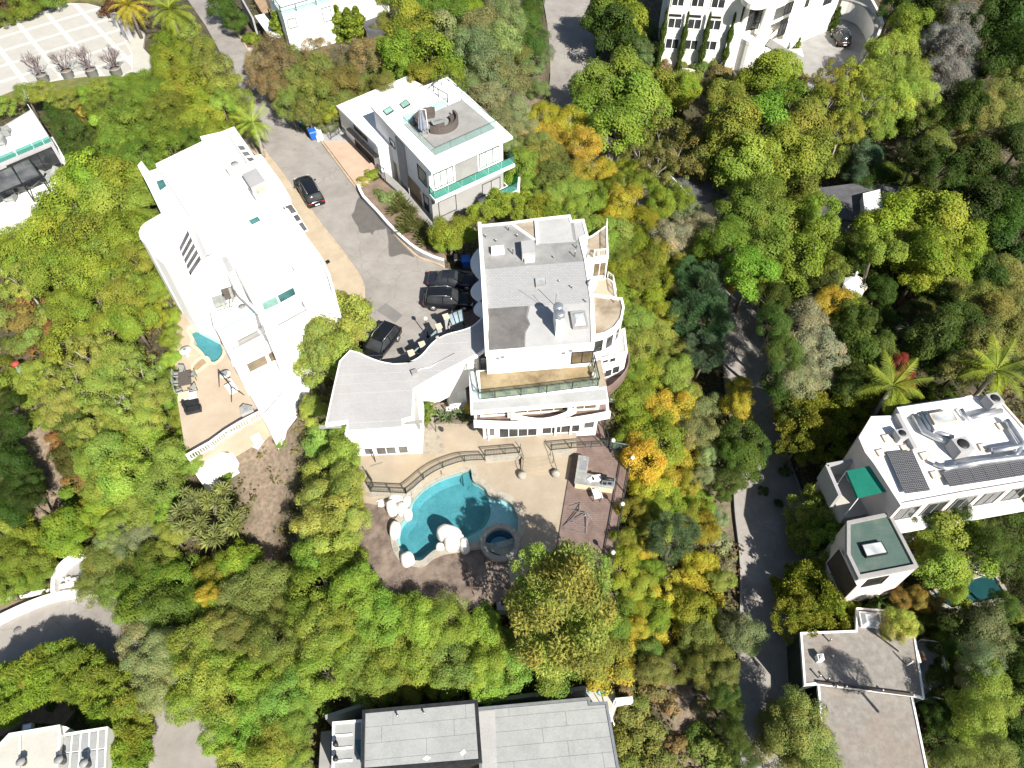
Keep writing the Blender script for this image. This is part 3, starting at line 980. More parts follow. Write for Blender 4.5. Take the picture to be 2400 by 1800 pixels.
def laid_sheets(root, poly, z, A, B, width, mat, name='roof_sheet', gap=0.035, cross=None, seed=1, th=0.018):
 """roofing sheets laid in rows along A->B, each its own piece"""
 r = random.Random(seed)
 d = Vector((B[0] - A[0], B[1] - A[1])).normalized()
 n = (-d.y, d.x)
 ks = [(p[0] - A[0]) * n[0] + (p[1] - A[1]) * n[1] for p in poly]
 us = [(p[0] - A[0]) * d.x + (p[1] - A[1]) * d.y for p in poly]
 k = math.floor(min(ks) / width) * width
 while k < max(ks):
  row = clip(poly, A, n, k + gap / 2, k + width - gap / 2)
  u = min(us) - (r.uniform(0, cross) if cross else 0)
  while u < max(us):
   u2 = u + (cross * r.uniform(0.8, 1.3) if cross else 1e3)
   c = clip(row, A, d, u + gap / 2, u2 - gap / 2) if len(row) > 2 else []
   if len(c) > 2 and abs(area2(c)) > 0.15:
    MB().prism(c, z - 0.004, z + th + r.uniform(0, 0.006)).build(name, mat, root)
   u = u2
  k += width


def house(name, label, px, z, cat='house'):
 c = PL(px, z)
 x = sum(p[0] for p in c) / len(c)
 y = sum(p[1] for p in c) / len(c)
 return thing(name, label, cat, (x, y, terr1(x, y)))


def block(root, poly, z0, z1, wall='stucco', roof='roof_white', par=0.3, parw=0.25, parmat=None, skirt=True):
 if skirt:
  PADS.append((poly, z0 + 0.6, 0.0))
 MB().prism(poly, z0, z1 - 0.02, cap=False).build('wall', wall, root)
 r = MB().sheet(offset(poly, 0.0), z1 - 0.02).build('roof', roof, root)
 if par > 0:
  MB().ring(offset(poly, 0.03), offset(poly, -parw), z1 - 0.25, z1 + par).build('parapet', parmat or wall, root)
 return r


def opening(root, A, B, u0, u1, z0, z1, pane='glass_dark', frame='dark_metal', nx=1, nz=1, fw=0.07, proud=0.05, name='window'):
 """framed window on the upright plane A->B"""
 A2, B2 = Vector((A[0], A[1])), Vector((B[0], B[1]))
 d = (B2 - A2).normalized()
 n = Vector((d.y, -d.x))
 if n.dot(-A2) < 0:
  n = -n
 pt = lambda u, z, k: Vector((A2.x + d.x * u + n.x * k, A2.y + d.y * u + n.y * k, z))
 m = MB()
 for i in range(nx + 1):
  u = u0 + (u1 - u0) * i / nx
  w = fw if i in (0, nx) else fw * 0.7
  m.bar(pt(u, z0 - fw / 2, proud / 2), pt(u, z1 + fw / 2, proud / 2), w, proud + 0.02)
 for i in range(nz + 1):
  z = z0 + (z1 - z0) * i / nz
  w = fw if i in (0, nz) else fw * 0.7
  m.bar(pt(u0, z, proud / 2), pt(u1, z, proud / 2), proud + 0.016, w)
 f = m.build(name, frame, root)
 p = MB()
 a, b, c, e = pt(u0, z0, 0.012), pt(u1, z0, 0.012), pt(u1, z1, 0.012), pt(u0, z1, 0.012)
 p.add([a, b, c, e], [[0, 1, 2, 3]])
 nn = (b - a).cross(e - a)
 if nn.x * n.x + nn.y * n.y < 0:
  p.f[0] = p.f[0][::-1]
 p.build('pane', pane, f)
 return f


def wpx(root, A, B, lt, rb, **k):
 u0, z1 = hit(A, B, *lt)
 u1, z0 = hit(A, B, *rb)
 if u1 < u0:
  u0, u1 = u1, u0
 return opening(root, A, B, u0, u1, z0, z1, **k)


def wsz(root, A, B, c, w, h, **k):
 u, z = hit(A, B, *c)
 return opening(root, A, B, u - w / 2, u + w / 2, z - h / 2, z + h / 2, **k)


def skylight(root, px, z, pane='skylight_white', frame='white_metal', h=0.22, name='skylight', dome=0.0, fw=0.06):
 poly = PL(px, z + h)
 f = MB().ring(poly, offset(poly, -fw), z - 0.02, z + h).build(name, frame, root)
 ip = offset(poly, -fw + 0.015)
 m = MB()
 if dome:
  c = (sum(p[0] for p in ip) / len(ip), sum(p[1] for p in ip) / len(ip), z + h + dome)
  vs = [(p[0], p[1], z + h - 0.04) for p in ip]
  mid = [((p[0] * 0.6 + c[0] * 0.4), (p[1] * 0.6 + c[1] * 0.4), z + h + dome * 0.8) for p in ip]
  n = len(ip)
  m.add(vs + mid + [c], [[i, (i + 1) % n, n + (i + 1) % n, n + i] for i in range(n)] + [[n + i, n + (i + 1) % n, 2 * n] for i in range(n)], False)
  if area2(ip) < 0:
   m.f = [q[::-1] for q in m.f]
 else:
  m.sheet(ip, z + h - 0.03)
 m.build('pane', pane, f)
 return f


def vent(root, px, py, z, h=0.4, r=0.07, name='vent_pipe', mat='galvanised'):
 x, y, _ = P(px, py, z)
 MB().lathe((x, y, z - 0.02), [(r, 0), (r, h), (r * 1.5, h), (r * 1.5, h + 0.06), (0, h + 0.1)], 8).build(name, mat, root)


def railing(name, label, pts, h=1.0, step=1.6, mat='iron_green', picket=0.13, pw=0.018, glass=None, cat='railing', group=None, w=0.04, mid=True):
 """pts: (x,y,z) line of the railing's foot"""
 pts = [Vector(p) for p in pts]
 root = thing(name, label, cat, pts[0], 0, group)
 rail_parts(root, pts, h, step, mat, picket, pw, glass, w, mid)
 return root


def rail_parts(root, pts, h=1.0, step=1.6, mat='iron_green', picket=0.13, pw=0.018, glass=None, w=0.04, mid=True):
 pts = [Vector(p) for p in pts]
 r = MB()
 for a, b in zip(pts[:-1], pts[1:]):
  r.bar(a + Vector((0, 0, h)), b + Vector((0, 0, h)), w * 1.2)
  if mid:
   r.bar(a + Vector((0, 0, 0.12)), b + Vector((0, 0, 0.12)), w * 0.8)
   r.bar(a + Vector((0, 0, h - 0.16)), b + Vector((0, 0, h - 0.16)), w * 0.6)
 r.build('rail', mat, root)
 # posts at even spacing
 acc, last = 0.0, None
 pm = MB()
 for i, (a, b) in enumerate(zip(pts[:-1], pts[1:])):
  L = (b - a).length
  if L < 1e-4:
   continue
  s = 0.0 if i == 0 else step - acc
  if i == 0:
   s = 0.0
  while s <= L + 1e-6:
   p = a.lerp(b, s / L)
   MB().bar(p - Vector((0, 0, 0.05)), p + Vector((0, 0, h + 0.03)), w * 1.5).build('post', mat, root)
   last = p
   s += step
  acc = L - (s - step)
  if picket:
   k = int(L / picket)
   for j in range(k):
    p = a.lerp(b, (j + 0.5) / max(k, 1))
    pm.bar(p + Vector((0, 0, 0.1)), p + Vector((0, 0, h - 0.02)), pw)
 if last is None or (pts[-1] - last).length > 0.2:
  p = pts[-1]
  MB().bar(p - Vector((0, 0, 0.05)), p + Vector((0, 0, h + 0.03)), w * 1.5).build('post', mat, root)
 if picket and pm.v:
  pm.build('picket', mat, root, kind='stuff')
 if glass:
  for a, b in zip(pts[:-1], pts[1:]):
   if (b - a).length > 0.2:
    k = max(1, round((b - a).length / 1.8))
    for j in range(k):
     p, q = a.lerp(b, (j + 0.02) / k), a.lerp(b, (j + 0.98) / k)
     MB().bar(p + Vector((0, 0, (h + 0.06) / 2)), q + Vector((0, 0, (h + 0.06) / 2)), 0.014, h - 0.1).build('glass_panel', glass, root)


# ================================================================== the main house
RZ = 4.9
mh = thing('mansion', 'stepped white house with grey patched flat roof beside the curved blue pool', 'house', (1.8, 45, -4))
main_px = [(1121, 529), (1195, 522), (1253, 514), (1336, 505), (1340, 518), (1368, 515), (1378, 553), (1362, 560), (1374, 608), (1388, 700), (1392, 808), (1140, 828)]
main = PL(main_px, RZ)
block(mh, main, -6.0, RZ, 'stucco', 'roof_grey', 0.10, 0.22)
east = lambda px, z, zz, mat, nm='roof_membrane': MB().prism(PL(px, z), z - 0.02, z + zz).build(nm, mat, mh)
east([(1127, 632), (1250, 622), (1372, 612), (1387, 700), (1388, 708), (1240, 716), (1140, 723)], RZ, 0.012, 'shingle_pale')
east([(1143, 724), (1238, 717), (1233, 742), (1241, 760), (1230, 778), (1227, 818), (1147, 825)], RZ, 0.016, 'roof_dark_patch')
east([(1242, 717), (1386, 709), (1389, 805), (1230, 817), (1232, 779), (1243, 760), (1236, 743)], RZ, 0.010, 'roof_white')
east([(1255, 516), (1335, 508), (1343, 560), (1350, 566), (1262, 571)], RZ, 0.02, 'roof_white')
east([(1197, 525), (1251, 517), (1258, 566), (1246, 558)], RZ, 0.012, 'roof_tan')
east([(1344, 520), (1366, 518), (1375, 551), (1362, 558), (1350, 562)], RZ, 0.014, 'roof_white')
MB().prism(PL([(1120, 528), (1128, 528), (1136, 640), (1146, 762), (1140, 828), (1137, 828), (1128, 660)], RZ), RZ - 0.4, RZ + 0.42).build('parapet', 'stucco', mh)
q = MB()
q.bar(P(1255, 514, RZ + 0.1), P(1259, 570, RZ + 0.1), 0.22, 0.25)
q.bar(P(1197, 523, RZ + 0.05), P(1253, 563, RZ + 0.05), 0.3, 0.16)
q.build('roof_curb', 'stucco', mh)
# roof furniture
skylight(mh, [(1151, 577), (1181, 574), (1182, 587), (1152, 590)], RZ, 'stucco', 'stucco', 0.45, 'vent_hood')
q = MB().prism(PL([(1221, 566), (1252, 562), (1255, 592), (1224, 595)], RZ + 0.9), RZ - 0.02, RZ + 0.95, bottom=True)
q.build('air_handler', 'stucco_grey', mh)
q = MB().prism(PL([(1228, 597), (1251, 595), (1253, 606), (1230, 609)], RZ + 0.4), RZ - 0.02, RZ + 0.42)
q.build('vent_hood', 'stucco', mh)
skylight(mh, [(1254, 652), (1279, 650), (1281, 668), (1256, 671)], RZ, 'skylight_white', 'concrete', 0.2)
skylight(mh, [(1336, 730), (1371, 727), (1379, 765), (1343, 768)], RZ, 'skylight_white', 'concrete', 0.3, dome=0.2, fw=0.14)
for px, py, h in ((1192, 540, 0.5), (1212, 555, 0.3), (1138, 556, 0.3), (1162, 566, 0.25), (1202, 595, 0.7), (1347, 602, 0.7), (1351, 582, 0.5), (1297, 604, 0.2), (1340, 676, 0.35), (1372, 708, 0.3), (1452, 708, 0.4), (1310, 660, 0.15)):
 vent(mh, px, py, RZ, h, 0.05)
ch = PL([(1298, 719), (1315, 718), (1324, 756), (1304, 758)], RZ + 1.7)
MB().prism(ch, RZ - 0.1, RZ + 1.7).build('chimney', 'stucco', mh)
cb = mh.children[-1]
for px, py in ((1308, 724), (1312, 741)):
 x, y, _ = P(px, py, RZ + 2.0)
 MB().lathe((x, y, RZ + 1.68), [(0.2, 0), (0.2, 0.35), (0.42, 0.36), (0.42, 0.72), (0.3, 0.8), (0, 0.8)], 14).build('flue_cap', 'galvanised', cb)
q = MB()
x, y, _ = P(1302, 716, RZ + 1.7)
q.bar((x, y, RZ + 1.6), (x - 1.5, y + 1.1, RZ + 2.6), 0.03)
q.bar((x, y, RZ + 1.6), (x, y + .1, RZ + 3.0), 0.03)
q.build('aerial', 'dark_metal', mh)
x, y, _ = P(1388, 668, RZ)
MB().lathe((x, y, RZ - 2), [(0.4, 0), (0.4, 2.1), (0.46, 2.15), (0.4, 2.35), (0.2, 2.45), (0, 2.46)], 18).build('turret_cap', 'stucco', mh)
x, y, _ = P(1370, 574, RZ - 2)
MB().lathe((x, y, RZ - 3), [(0.6, 0), (0.6, 0.6), (0.4, 0.8), (0, 0.85)], 16).build('roof_drum', 'concrete', mh)
# upper south wall with terrace door
SA, SB = XY(1140, 828, RZ), XY(1392, 808, RZ)
wpx(mh, SA, SB, (1341, 826), (1387, 848), pane='glass_brown', nx=2, name='terrace_door')
q = MB()
for px, py in ((1168, 838), (1322, 826), (1179, 835), (1339, 820)):
 u, z = hit(SA, SB, px, py)
 d = Vector((SB[0] - SA[0], SB[1] - SA[1])).normalized()
 q.box((SA[0] + d.x * u, SA[1] + d.y * u - 0.08, z), (0.22, 0.18, 0.18))
q.build('wall_lamp', 'grey_plastic', mh, kind='stuff')
# big terrace slab over the garden front
SZ = 2.1
slab = PL([(1099, 871), (1103, 967), (1427, 940), (1409, 838), (1380, 845), (1145, 866)], SZ)
MB().prism(slab, SZ - 0.38, SZ, bottom=True).build('terrace_slab', 'stucco', mh)
t = PL([(1124, 871), (1145, 868), (1384, 850), (1389, 848), (1402, 903), (1128, 935)], SZ)
MB().prism(t, SZ - 0.02, SZ + 0.012).build('terrace_floor', 'terrace_tan', mh)
MB().prism(PL([(1108, 942), (1125, 941), (1404, 913), (1420, 912), (1424, 937), (1108, 963)], SZ), SZ - 0.02, SZ + 0.01).build('slab_cover', 'roof_white', mh)
MB().prism(PL([(1390, 848), (1408, 842), (1422, 905), (1404, 909)], SZ), SZ - 0.02, SZ + 0.011).build('slab_cover', 'roof_tan', mh)
tr = thing('terrace_railing', 'dark iron railing with glass round the tan upper terrace of the white house', 'railing', P(1124, 938, SZ))
rail_parts(tr, [P(1113, 872, SZ), P(1124, 938, SZ), P(1262, 923, SZ), P(1403, 905, SZ), P(1390, 848, SZ)], 1.05, 2.2, 'dark_metal', 0, glass='rail_glass', w=0.05)
q = MB()
a, b = Vector(P(1124, 938, SZ)), Vector(P(1403, 905, SZ))
for k in range(7):
 p = a.lerp(b, (k + 0.7) / 7.2)
 for s in (-0.12, 0.0, 0.12):
  q.bar(p + Vector((s, 0, 0.1)), p + Vector((s, 0, 1.0)), 0.025)
 for zz in (0.45, 0.65):
  q.bar(p + Vector((-0.25, 0, zz)), p + Vector((0.25, 0, zz)), 0.025)
q.build('ornament', 'dark_metal', tr, kind='stuff')
x, y, _ = P(1391, 884, SZ)
tag(MB().lathe((x, y, SZ + 0.02), [(0.14, 0), (0.2, 0.15), (0.2, 0.45), (0.12, 0.6), (0, 0.6)], 10).build('urn', 'boulder'), 'small white urn at the east end of the tan upper terrace', 'urn')
# garden front, upper floor, set under the slab
FA, FB = XY(1133, 1028, PATIO_Z), XY(1397, 1010, PATIO_Z)
fd = Vector((FB[0] - FA[0], FB[1] - FA[1])).normalized()
fn = Vector((fd.y, -fd.x))
UA, UB = (FA[0] - 0.15 + fn.x * -0.25, FA[1] + fn.y * -0.25), (FB[0] + fn.x * -0.25, FB[1] + fn.y * -0.25)
fl = (Vector(FB) - Vector(FA)).length
MB().prism([UA, UB, (UB[0] + 0.2, UB[1] + 3.5), (UA[0], UA[1] + 4.5)], -1.0, SZ - 0.37, cap=False).build('wall', 'stucco', mh)
for u0, u1, nx in ((0.25, 2.55, 2), (3.0, 7.6, 4), (8.1, 10.2, 2)):
 opening(mh, UA, UB, u0, u1, -0.75, SZ - 0.75, pane='glass_brown', frame='white_metal', nx=nx, fw=0.12, name='balcony_window')
# lower floor wall
PADS.append(([FA, FB, (FB[0] + 0.2, FB[1] + 4), (FA[0], FA[1] + 5)], -4.4, 0.3))
MB().prism([FA, FB, (FB[0] + 0.2, FB[1] + 4), (FA[0], FA[1] + 5)], -5.0, -1.02, cap=False).build('wall', 'stucco', mh)
for lt, rb, nx, pane in (((1138, 1002), (1160, 1021), 1, 'glass_grey'), ((1170, 1003), (1258, 1020), 4, 'glass_dark'), ((1271, 1000), (1357, 1011), 4, 'glass_dark'), ((1370, 984), (1391, 1002), 1, 'glass_grey')):
 wpx(mh, FA, FB, lt, rb, pane=pane, frame='white_metal', nx=nx, fw=0.1)
for k in (0.27, 3.55, 4.3):
 p = Vector(FA) + fd * (k / 5.6 * fl) + fn * 0.08
 MB().bar((p.x, p.y, -4.1), (p.x, p.y, -1.0), 0.3, 0.18).build('pilaster', 'stucco', mh)
# balcony with bowed parapet between the floors
ang = [i / 20 for i in range(21)]
outer = []
for s in ang:
 bow = 0.55 + 0.55 * math.sin(math.pi * s)
 p = Vector(FA) + fd * (-0.75 + s * (fl + 1.6)) + fn * bow
 outer.append((p.x, p.y))
bal = outer + [(FB[0] + 0.9, FB[1] + 1.2), (FA[0] - 0.75, FA[1] + 1.2)]
MB().prism(bal, -1.25, -1.0, bottom=True).build('balcony_slab', 'stucco', mh)
MB().prism(offset(bal, -0.25), -1.01, -0.985).build('balcony_floor', 'wood_deck', mh)
q = MB()
for a, b in zip(outer[:-1], outer[1:]):
 q.bar((a[0], a[1], -0.75), (b[0], b[1], -0.75), 0.22, 0.9)
q.build('balcony_parapet', 'stucco', mh)
q = MB()
o2 = []
for s in ang[5:16]:
 t_ = (s - 0.25) / 0.5
 p = Vector(FA) + fd * (-0.75 + s * (fl + 1.6)) + fn * (0.1 + 0.95 * math.sin(math.pi * t_))
 o2.append(p)
for a, b in zip(o2[:-1], o2[1:]):
 q.bar((a.x, a.y, -0.35), (b.x, b.y, -0.35), 0.16, 0.75)
q.build('bowed_parapet', 'stucco', mh)
for s in (0.285, 0.70):
 p = Vector(FA) + fd * (-0.75 + s * (fl + 1.6)) + fn * 0.15
 MB().bar((p.x, p.y, -1.0), (p.x, p.y, SZ - 0.3), 0.5, 0.35).build('column', 'stucco', mh)
# east wings
blk = PL([(1386, 690), (1425, 697), (1458, 700), (1463, 722), (1458, 748), (1443, 769), (1420, 783), (1391, 790)], 4.3)
block(mh, blk, 1.4, 4.3, 'stucco', 'roof_tan', 0.12, 0.18, skirt=False)
for i, (a, b) in enumerate(((4, 5), (5, 6), (6, 7))):
 pa, pb = blk[b], blk[a]
 L = (Vector(pa) - Vector(pb)).length
 opening(mh, pa, pb, L * 0.12, L * 0.88, 2.15, 3.75, pane='glass_dark', frame='white_metal')
b2 = PL([(1389, 812), (1420, 806), (1452, 775), (1464, 770), (1470, 826), (1410, 842), (1390, 836)], 1.7)
block(mh, b2, -6.5, 1.7, 'stucco', 'roof_white', 0.06, 0.15, skirt=False)
pa, pb = b2[5], b2[4]
wpx(mh, pa, pb, (1413, 838), (1425, 848), frame='white_metal')
wpx(mh, pa, pb, (1430, 836), (1442, 846), frame='white_metal')
wpx(mh, pa, pb, (1418, 868), (1432, 880), frame='white_metal')
wpx(mh, pa, pb, (1436, 860), (1450, 872), frame='white_metal')
ed = smooth_loop(PL([(1412, 915), (1424, 850), (1466, 836), (1473, 858), (1464, 884), (1447, 904), (1428, 920)], -1.3), 3)
MB().prism(ed, -1.7, -1.3, bottom=True).build('curved_deck', 'wood_deck', mh)
MB().ring(ed, offset(ed, -0.1), -1.4, -0.35).build('deck_fence', 'wood_deck', mh)
b3 = PL([(1372, 560), (1390, 551), (1408, 538), (1423, 527), (1426, 602), (1392, 606), (1378, 606)], 1.9)
block(mh, b3, -6.5, 1.9, 'stucco', 'roof_tan', 0.05, 0.12, skirt=False)
wpx(mh, b3[5], b3[4], (1392, 617), (1417, 645), pane='glass_brown', frame='white_metal', nx=2)
rail_parts(mh, [(p[0], p[1], 1.9) for p in (offset(b3, -0.15)[3], offset(b3, -0.15)[4], offset(b3, -0.15)[5])], 1.0, 1.8, 'white_metal', 0.2, 0.02)
b4 = PL([(1386, 655), (1424, 652), (1438, 662), (1445, 698), (1410, 694), (1388, 690)], -0.6)
block(mh, b4, -6.5, -0.6, 'stucco', 'pool_deck_a', 0.05, 0.12, skirt=False)
rail_parts(mh, [(p[0], p[1], -0.6) for p in (offset(b4, -0.12)[1], offset(b4, -0.12)[2], offset(b4, -0.12)[3])], 1.0, 1.8, 'white_metal', 0.2, 0.02)
# scalloped canopies over the garage doors
for a, b, c, s in (((1125, 578), (1126, 656), 0.95, 0), ((1127, 654), (1134, 712), 1.1, 0), ((1133, 700), (1140, 748), 1.05, 0)):
 A2, B2 = Vector(XY(*a, 2.9)), Vector(XY(*b, 2.9))
 d = (B2 - A2)
 nn = Vector((d.y, -d.x)).normalized()
 nn = -nn if nn.x > 0 else nn
 arc = [A2 + d * t + nn * c * math.sin(math.pi * t) for t in [i / 12 for i in range(13)]]
 MB().prism([tuple(p) for p in arc] + [(B2.x + 0.8, B2.y), (A2.x + 0.8, A2.y)], 2.7, 2.95, bottom=True).build('canopy', 'stucco', mh)

# ================================================================== pool house and curved link
PH = thing('pool_house', 'white pool house whose pale roof sweeps in a curve to the main house', 'house', (-11, 37, -4))
ph_curve = smooth_loop(PL([(820, 820), (842, 826), (866, 837), (892, 846), (920, 851), (946, 850), (970, 843), (990, 829), (1005, 811), (1021, 796), (1045, 783), (1075, 775), (1100, 767), (1117, 755), (1130, 742)], 3.2), 2, False)
ph = ph_curve + PL([(1140, 742), (1141, 816), (1118, 832), (1074, 855), (1030, 878), (1000, 895), (972, 912), (970, 945), (969, 978), (946, 984), (946, 1003), (880, 1008), (813, 1012), (812, 988), (762, 995), (778, 920), (795, 846)], 3.2)
MB().prism(ph, 2.82, 3.2, bottom=True).build('roof', 'stucco', PH)
laid_sheets(PH, offset(ph, -0.14), 3.2, XY(762, 995, 3.2), XY(946, 985, 3.2), 1.0, 'roof_pool_house', gap=0.02, th=0.012)
q = MB()
pl_ = [P(970, 876, 3.25), P(985, 864, 3.25), P(1005, 862, 3.25), P(1028, 848, 3.25), P(1065, 828, 3.25)]
q.tube(pl_, 0.035, 6)
q.build('conduit', 'galvanised', PH)
x, y, _ = P(972, 876, 3.2)
MB().box((x, y, 3.36), (0.5, 0.45, 0.34), 0.4).build('vent_hood', 'concrete', PH)
x, y, _ = P(1025, 793, 3.2)
MB().lathe((x, y, 3.2), [(0.16, 0), (0.16, 0.25), (0, 0.28)], 10).build('vent_pipe', 'concrete', PH)
LA, LB = XY(820, 1069, -4), XY(990, 1062, -4)
lowp = [LA, LB, (LB[0] - 0.05, 38.6), (LA[0] - 0.2, 38.2)]
PADS.append((lowp, -4.3, 0.3))
MB().prism(lowp, -5.0, -1.25).build('lower_wall', 'stucco', PH)
for lt, rb in (((852, 1050), (877, 1064)), ((880, 1048), (930, 1063)), ((932, 1045), (958, 1061))):
 wpx(PH, LA, LB, lt, rb, pane='glass_grey', frame='white_metal', nx=2 if rb[0] == 930 else 1)
up = [(LA[0] + 0.5, LA[1] + 0.5), (LB[0] - 1.0, LB[1] + 0.55), (LB[0] - 0.9, 38.2), (LA[0] + 0.5, 38.0)]
MB().prism(up, -1.26, 2.84, cap=False).build('upper_wall', 'stucco', PH)
L = (Vector(up[1]) - Vector(up[0])).length
for k in range(4):
 opening(PH, up[0], up[1], 0.35 + k * (L - 0.5) / 4, 0.2 + (k + 1) * (L - 0.5) / 4 - 0.1, -1.05, 1.9, pane='glass_brown', frame='wood_tan', fw=0.14)
lk = offset(ph, -0.75)
MB().prism([p for p in lk if p[1] > 38], -1.5, 2.84, cap=False).build('link_wall', 'stucco', PH)
MB().prism(PL([(1035, 870), (1062, 862), (1072, 900), (1050, 914)], -0.5), -5, -0.2).build('stair_wall', 'stucco', PH)
MB().prism(PL([(1066, 868), (1076, 866), (1092, 915), (1070, 922)], -1.5), -5, -1.5).build('stair_wall', 'stucco', PH)
MB().prism(PL([(976, 914), (983, 912), (992, 1003), (987, 1005)], -0.2), -0.6, -0.1).build('ledge', 'stucco', PH)
b = P(960, 985, 1.0)
MB().bar(P(938, 992, 2.6), P(990, 988, 2.6), 0.15, 0.3).build('beam', 'concrete', PH)
MB().bar(P(748, 1001, 2.6), P(800, 999, 2.6), 0.15, 0.3).build('beam', 'concrete', PH)

# entrance gate piers and blue glass awning by the cars
for i, (px, py, lb) in enumerate(((963, 826, 'cream stone gate pier nearest the parked car under the olive tree'), (989, 806, 'cream stone gate pier second from the parked car under the olive tree'), (1028, 764, 'cream stone gate pier between the street lamp and the glass gate awning'), (1045, 741, 'cream stone gate pier carrying the near end of the blue glass awning'))):
 x, y, _ = P(px, py, 2.35)
 t = thing('gate_pier', lb, 'pier', (x, y, 0), 0, 'cream piers of the entrance gate')
 MB().box((x, y, 1.1), (0.42, 0.42, 2.3), 0.4).build('shaft', 'stucco_grey', t)
 MB().box((x, y, 2.32), (0.56, 0.56, 0.14), 0.4).build('capstone', 'cream_stone', t)
aw = thing('glass_awning', 'pale blue glass gate awning in dark bars beside the garage', 'awning', P(1070, 745, 0))
a, b, c, d = (Vector(P(*q, 2.1)) for q in ((1049, 738), (1083, 724), (1087, 752), (1060, 764)))
for k in range(3):
 p, q_, r_, s_ = a.lerp(b, (k + .03) / 3), a.lerp(b, (k + .97) / 3), d.lerp(c, (k + .97) / 3), d.lerp(c, (k + .03) / 3)
 MB().prism([(p.x, p.y), (q_.x, q_.y), (r_.x, r_.y), (s_.x, s_.y)], 2.05, 2.08).build('glass_panel', 'glass_pale', aw)
q = MB()
for k in range(4):
 q.bar(a.lerp(b, k / 3), d.lerp(c, k / 3), 0.06, 0.1)
q.bar(a, b, 0.06, 0.1)
q.bar(d, c, 0.06, 0.1)
q.build('frame', 'dark_metal', aw)
q = MB()
for v in (a, b, c, d):
 q.bar((v.x, v.y, -0.1), (v.x, v.y, 2.05), 0.07)
q.build('post', 'dark_metal', aw, kind='stuff')
for (p0, p1, lb) in (((969, 822), (984, 810), 'blue-grey glass gate leaf between the two piers near the parked car'), ((1010, 785), (1024, 770), 'blue-grey glass gate leaf beside the street lamp')):
 gp = thing('gate', lb, 'gate', P(*p0, 0), 0, 'leaves of the entrance gate')
 a, b = Vector(P(*p0, 1.9)), Vector(P(*p1, 1.9))
 MB().bar((a.x, a.y, 1.0), (b.x, b.y, 1.0), 0.06, 1.9).build('panel', 'glass_pale', gp)
 MB().bar((a.x, a.y, 1.97), (b.x, b.y, 1.97), 0.1, 0.08).build('rail', 'dark_metal', gp)

# ================================================================== modern house beyond
Z1 = 6.5
mod = thing('modern_house', 'modern white house with glass-railed roof deck and green glass balcony', 'house', (-8, 70, -1))
Fc, Lc, Rc = Vector(XY(1011, 404, Z1)), Vector(XY(869, 249, Z1)), Vector(XY(1202, 320, Z1))
Bc = Lc + Rc - Fc
up_d, ri_d = (Lc - Fc).normalized(), (Rc - Fc).normalized()
roofp = [tuple(Fc), tuple(Rc), tuple(Bc), tuple(Lc)]
MB().prism(roofp, Z1 - 0.3, Z1, bottom=True).build('roof', 'stucco', mod)
wl = up_d * 1.3
body = [tuple(Fc + wl + ri_d * 0.25), tuple(Rc + wl - ri_d * 0.5), tuple(Bc - ri_d * 0.4), tuple(Lc + ri_d * 0.25)]
PADS.append((body, -2.6, 0.4))
MB().prism(body, -4.5, Z1 - 0.29, cap=False).build('wall', 'stucco', mod)
MA, MBq = body[0], body[1]
for lt, rb, pane, nx in (((1016, 409), (1063, 423), 'window_blind', 3), ((1123, 362), (1170, 374), 'window_blind', 3), ((1027, 474), (1070, 490), 'window_blind', 1), ((1130, 433), (1172, 441), 'glass_brown', 2)):
 wpx(mod, MA, MBq, lt, rb, pane=pane, nx=nx)
u0, z1 = hit(MA, MBq, 1066, 392)
u1, z0 = hit(MA, MBq, 1120, 393)
dd = (Vector(MBq) - Vector(MA)).normalized()
pp = [Vector(MA) + dd * u0 - up_d * 0.03, Vector(MA) + dd * u1 - up_d * 0.03]
MB().bar((pp[0].x, pp[0].y, (z0 + z1) / 2 - 0.1), (pp[1].x, pp[1].y, (z0 + z1) / 2 - 0.1), 0.06, 2.4).build('wall_panel', 'concrete', mod)
MB().bar((MA[0], MA[1], 0.2), (MBq[0], MBq[1], 0.2), 0.03, 5.0).build('wall_panel', 'stucco_warm', mod)
# balcony across the front
bz = 2.95
bp = [tuple(Fc + ri_d * 0.1), tuple(Rc + ri_d * 0.3), tuple(Rc + wl + ri_d * 0.3), tuple(Fc + wl + ri_d * 0.1)]
MB().prism(bp, bz - 0.35, bz, bottom=True).build('balcony_slab', 'stucco', mod)
gl = [Fc + ri_d * 0.15 + wl, Fc + ri_d * 0.15 + up_d * 0.08, Rc + ri_d * 0.25 + up_d * 0.08, Rc + ri_d * 0.25 + wl]
rail_parts(mod, [(p.x, p.y, bz) for p in gl], 1.05, 30, 'dark_metal', 0, glass='rail_glass_green', mid=False)
gl2 = [Fc.lerp(Rc, 0.62) - up_d * 0.1, Rc + ri_d * 0.6 - up_d * 0.1, Rc + ri_d * 3.2 + up_d * 3.2]
MB().prism([tuple(Fc.lerp(Rc, 0.6) - up_d * 0.2), tuple(Rc + ri_d * 0.8 - up_d * 0.2), tuple(Rc + ri_d * 3.4 + up_d * 3.2), tuple(Rc + ri_d * 1.5 + up_d * 8), tuple(Rc + up_d * 8), tuple(Rc + wl), tuple(Fc.lerp(Rc, 0.6) + wl)], -3.4, -0.6).build('yard_terrace', 'stucco', mod)
MB().prism([tuple(Rc + ri_d * 0.1 + up_d * 1.2), tuple(Rc + ri_d * 0.9 + up_d * 0.3), tuple(Rc + ri_d * 3.0 + up_d * 3.2), tuple(Rc + ri_d * 1.4 + up_d * 7.7), tuple(Rc + ri_d * 0.1 + up_d * 7.7)], -0.61, -0.58).build('putting_lawn', 'turf', mod)
rail_parts(mod, [(p.x, p.y, -0.6) for p in gl2], 1.05, 30, 'dark_metal', 0, glass='rail_glass_green', mid=False)
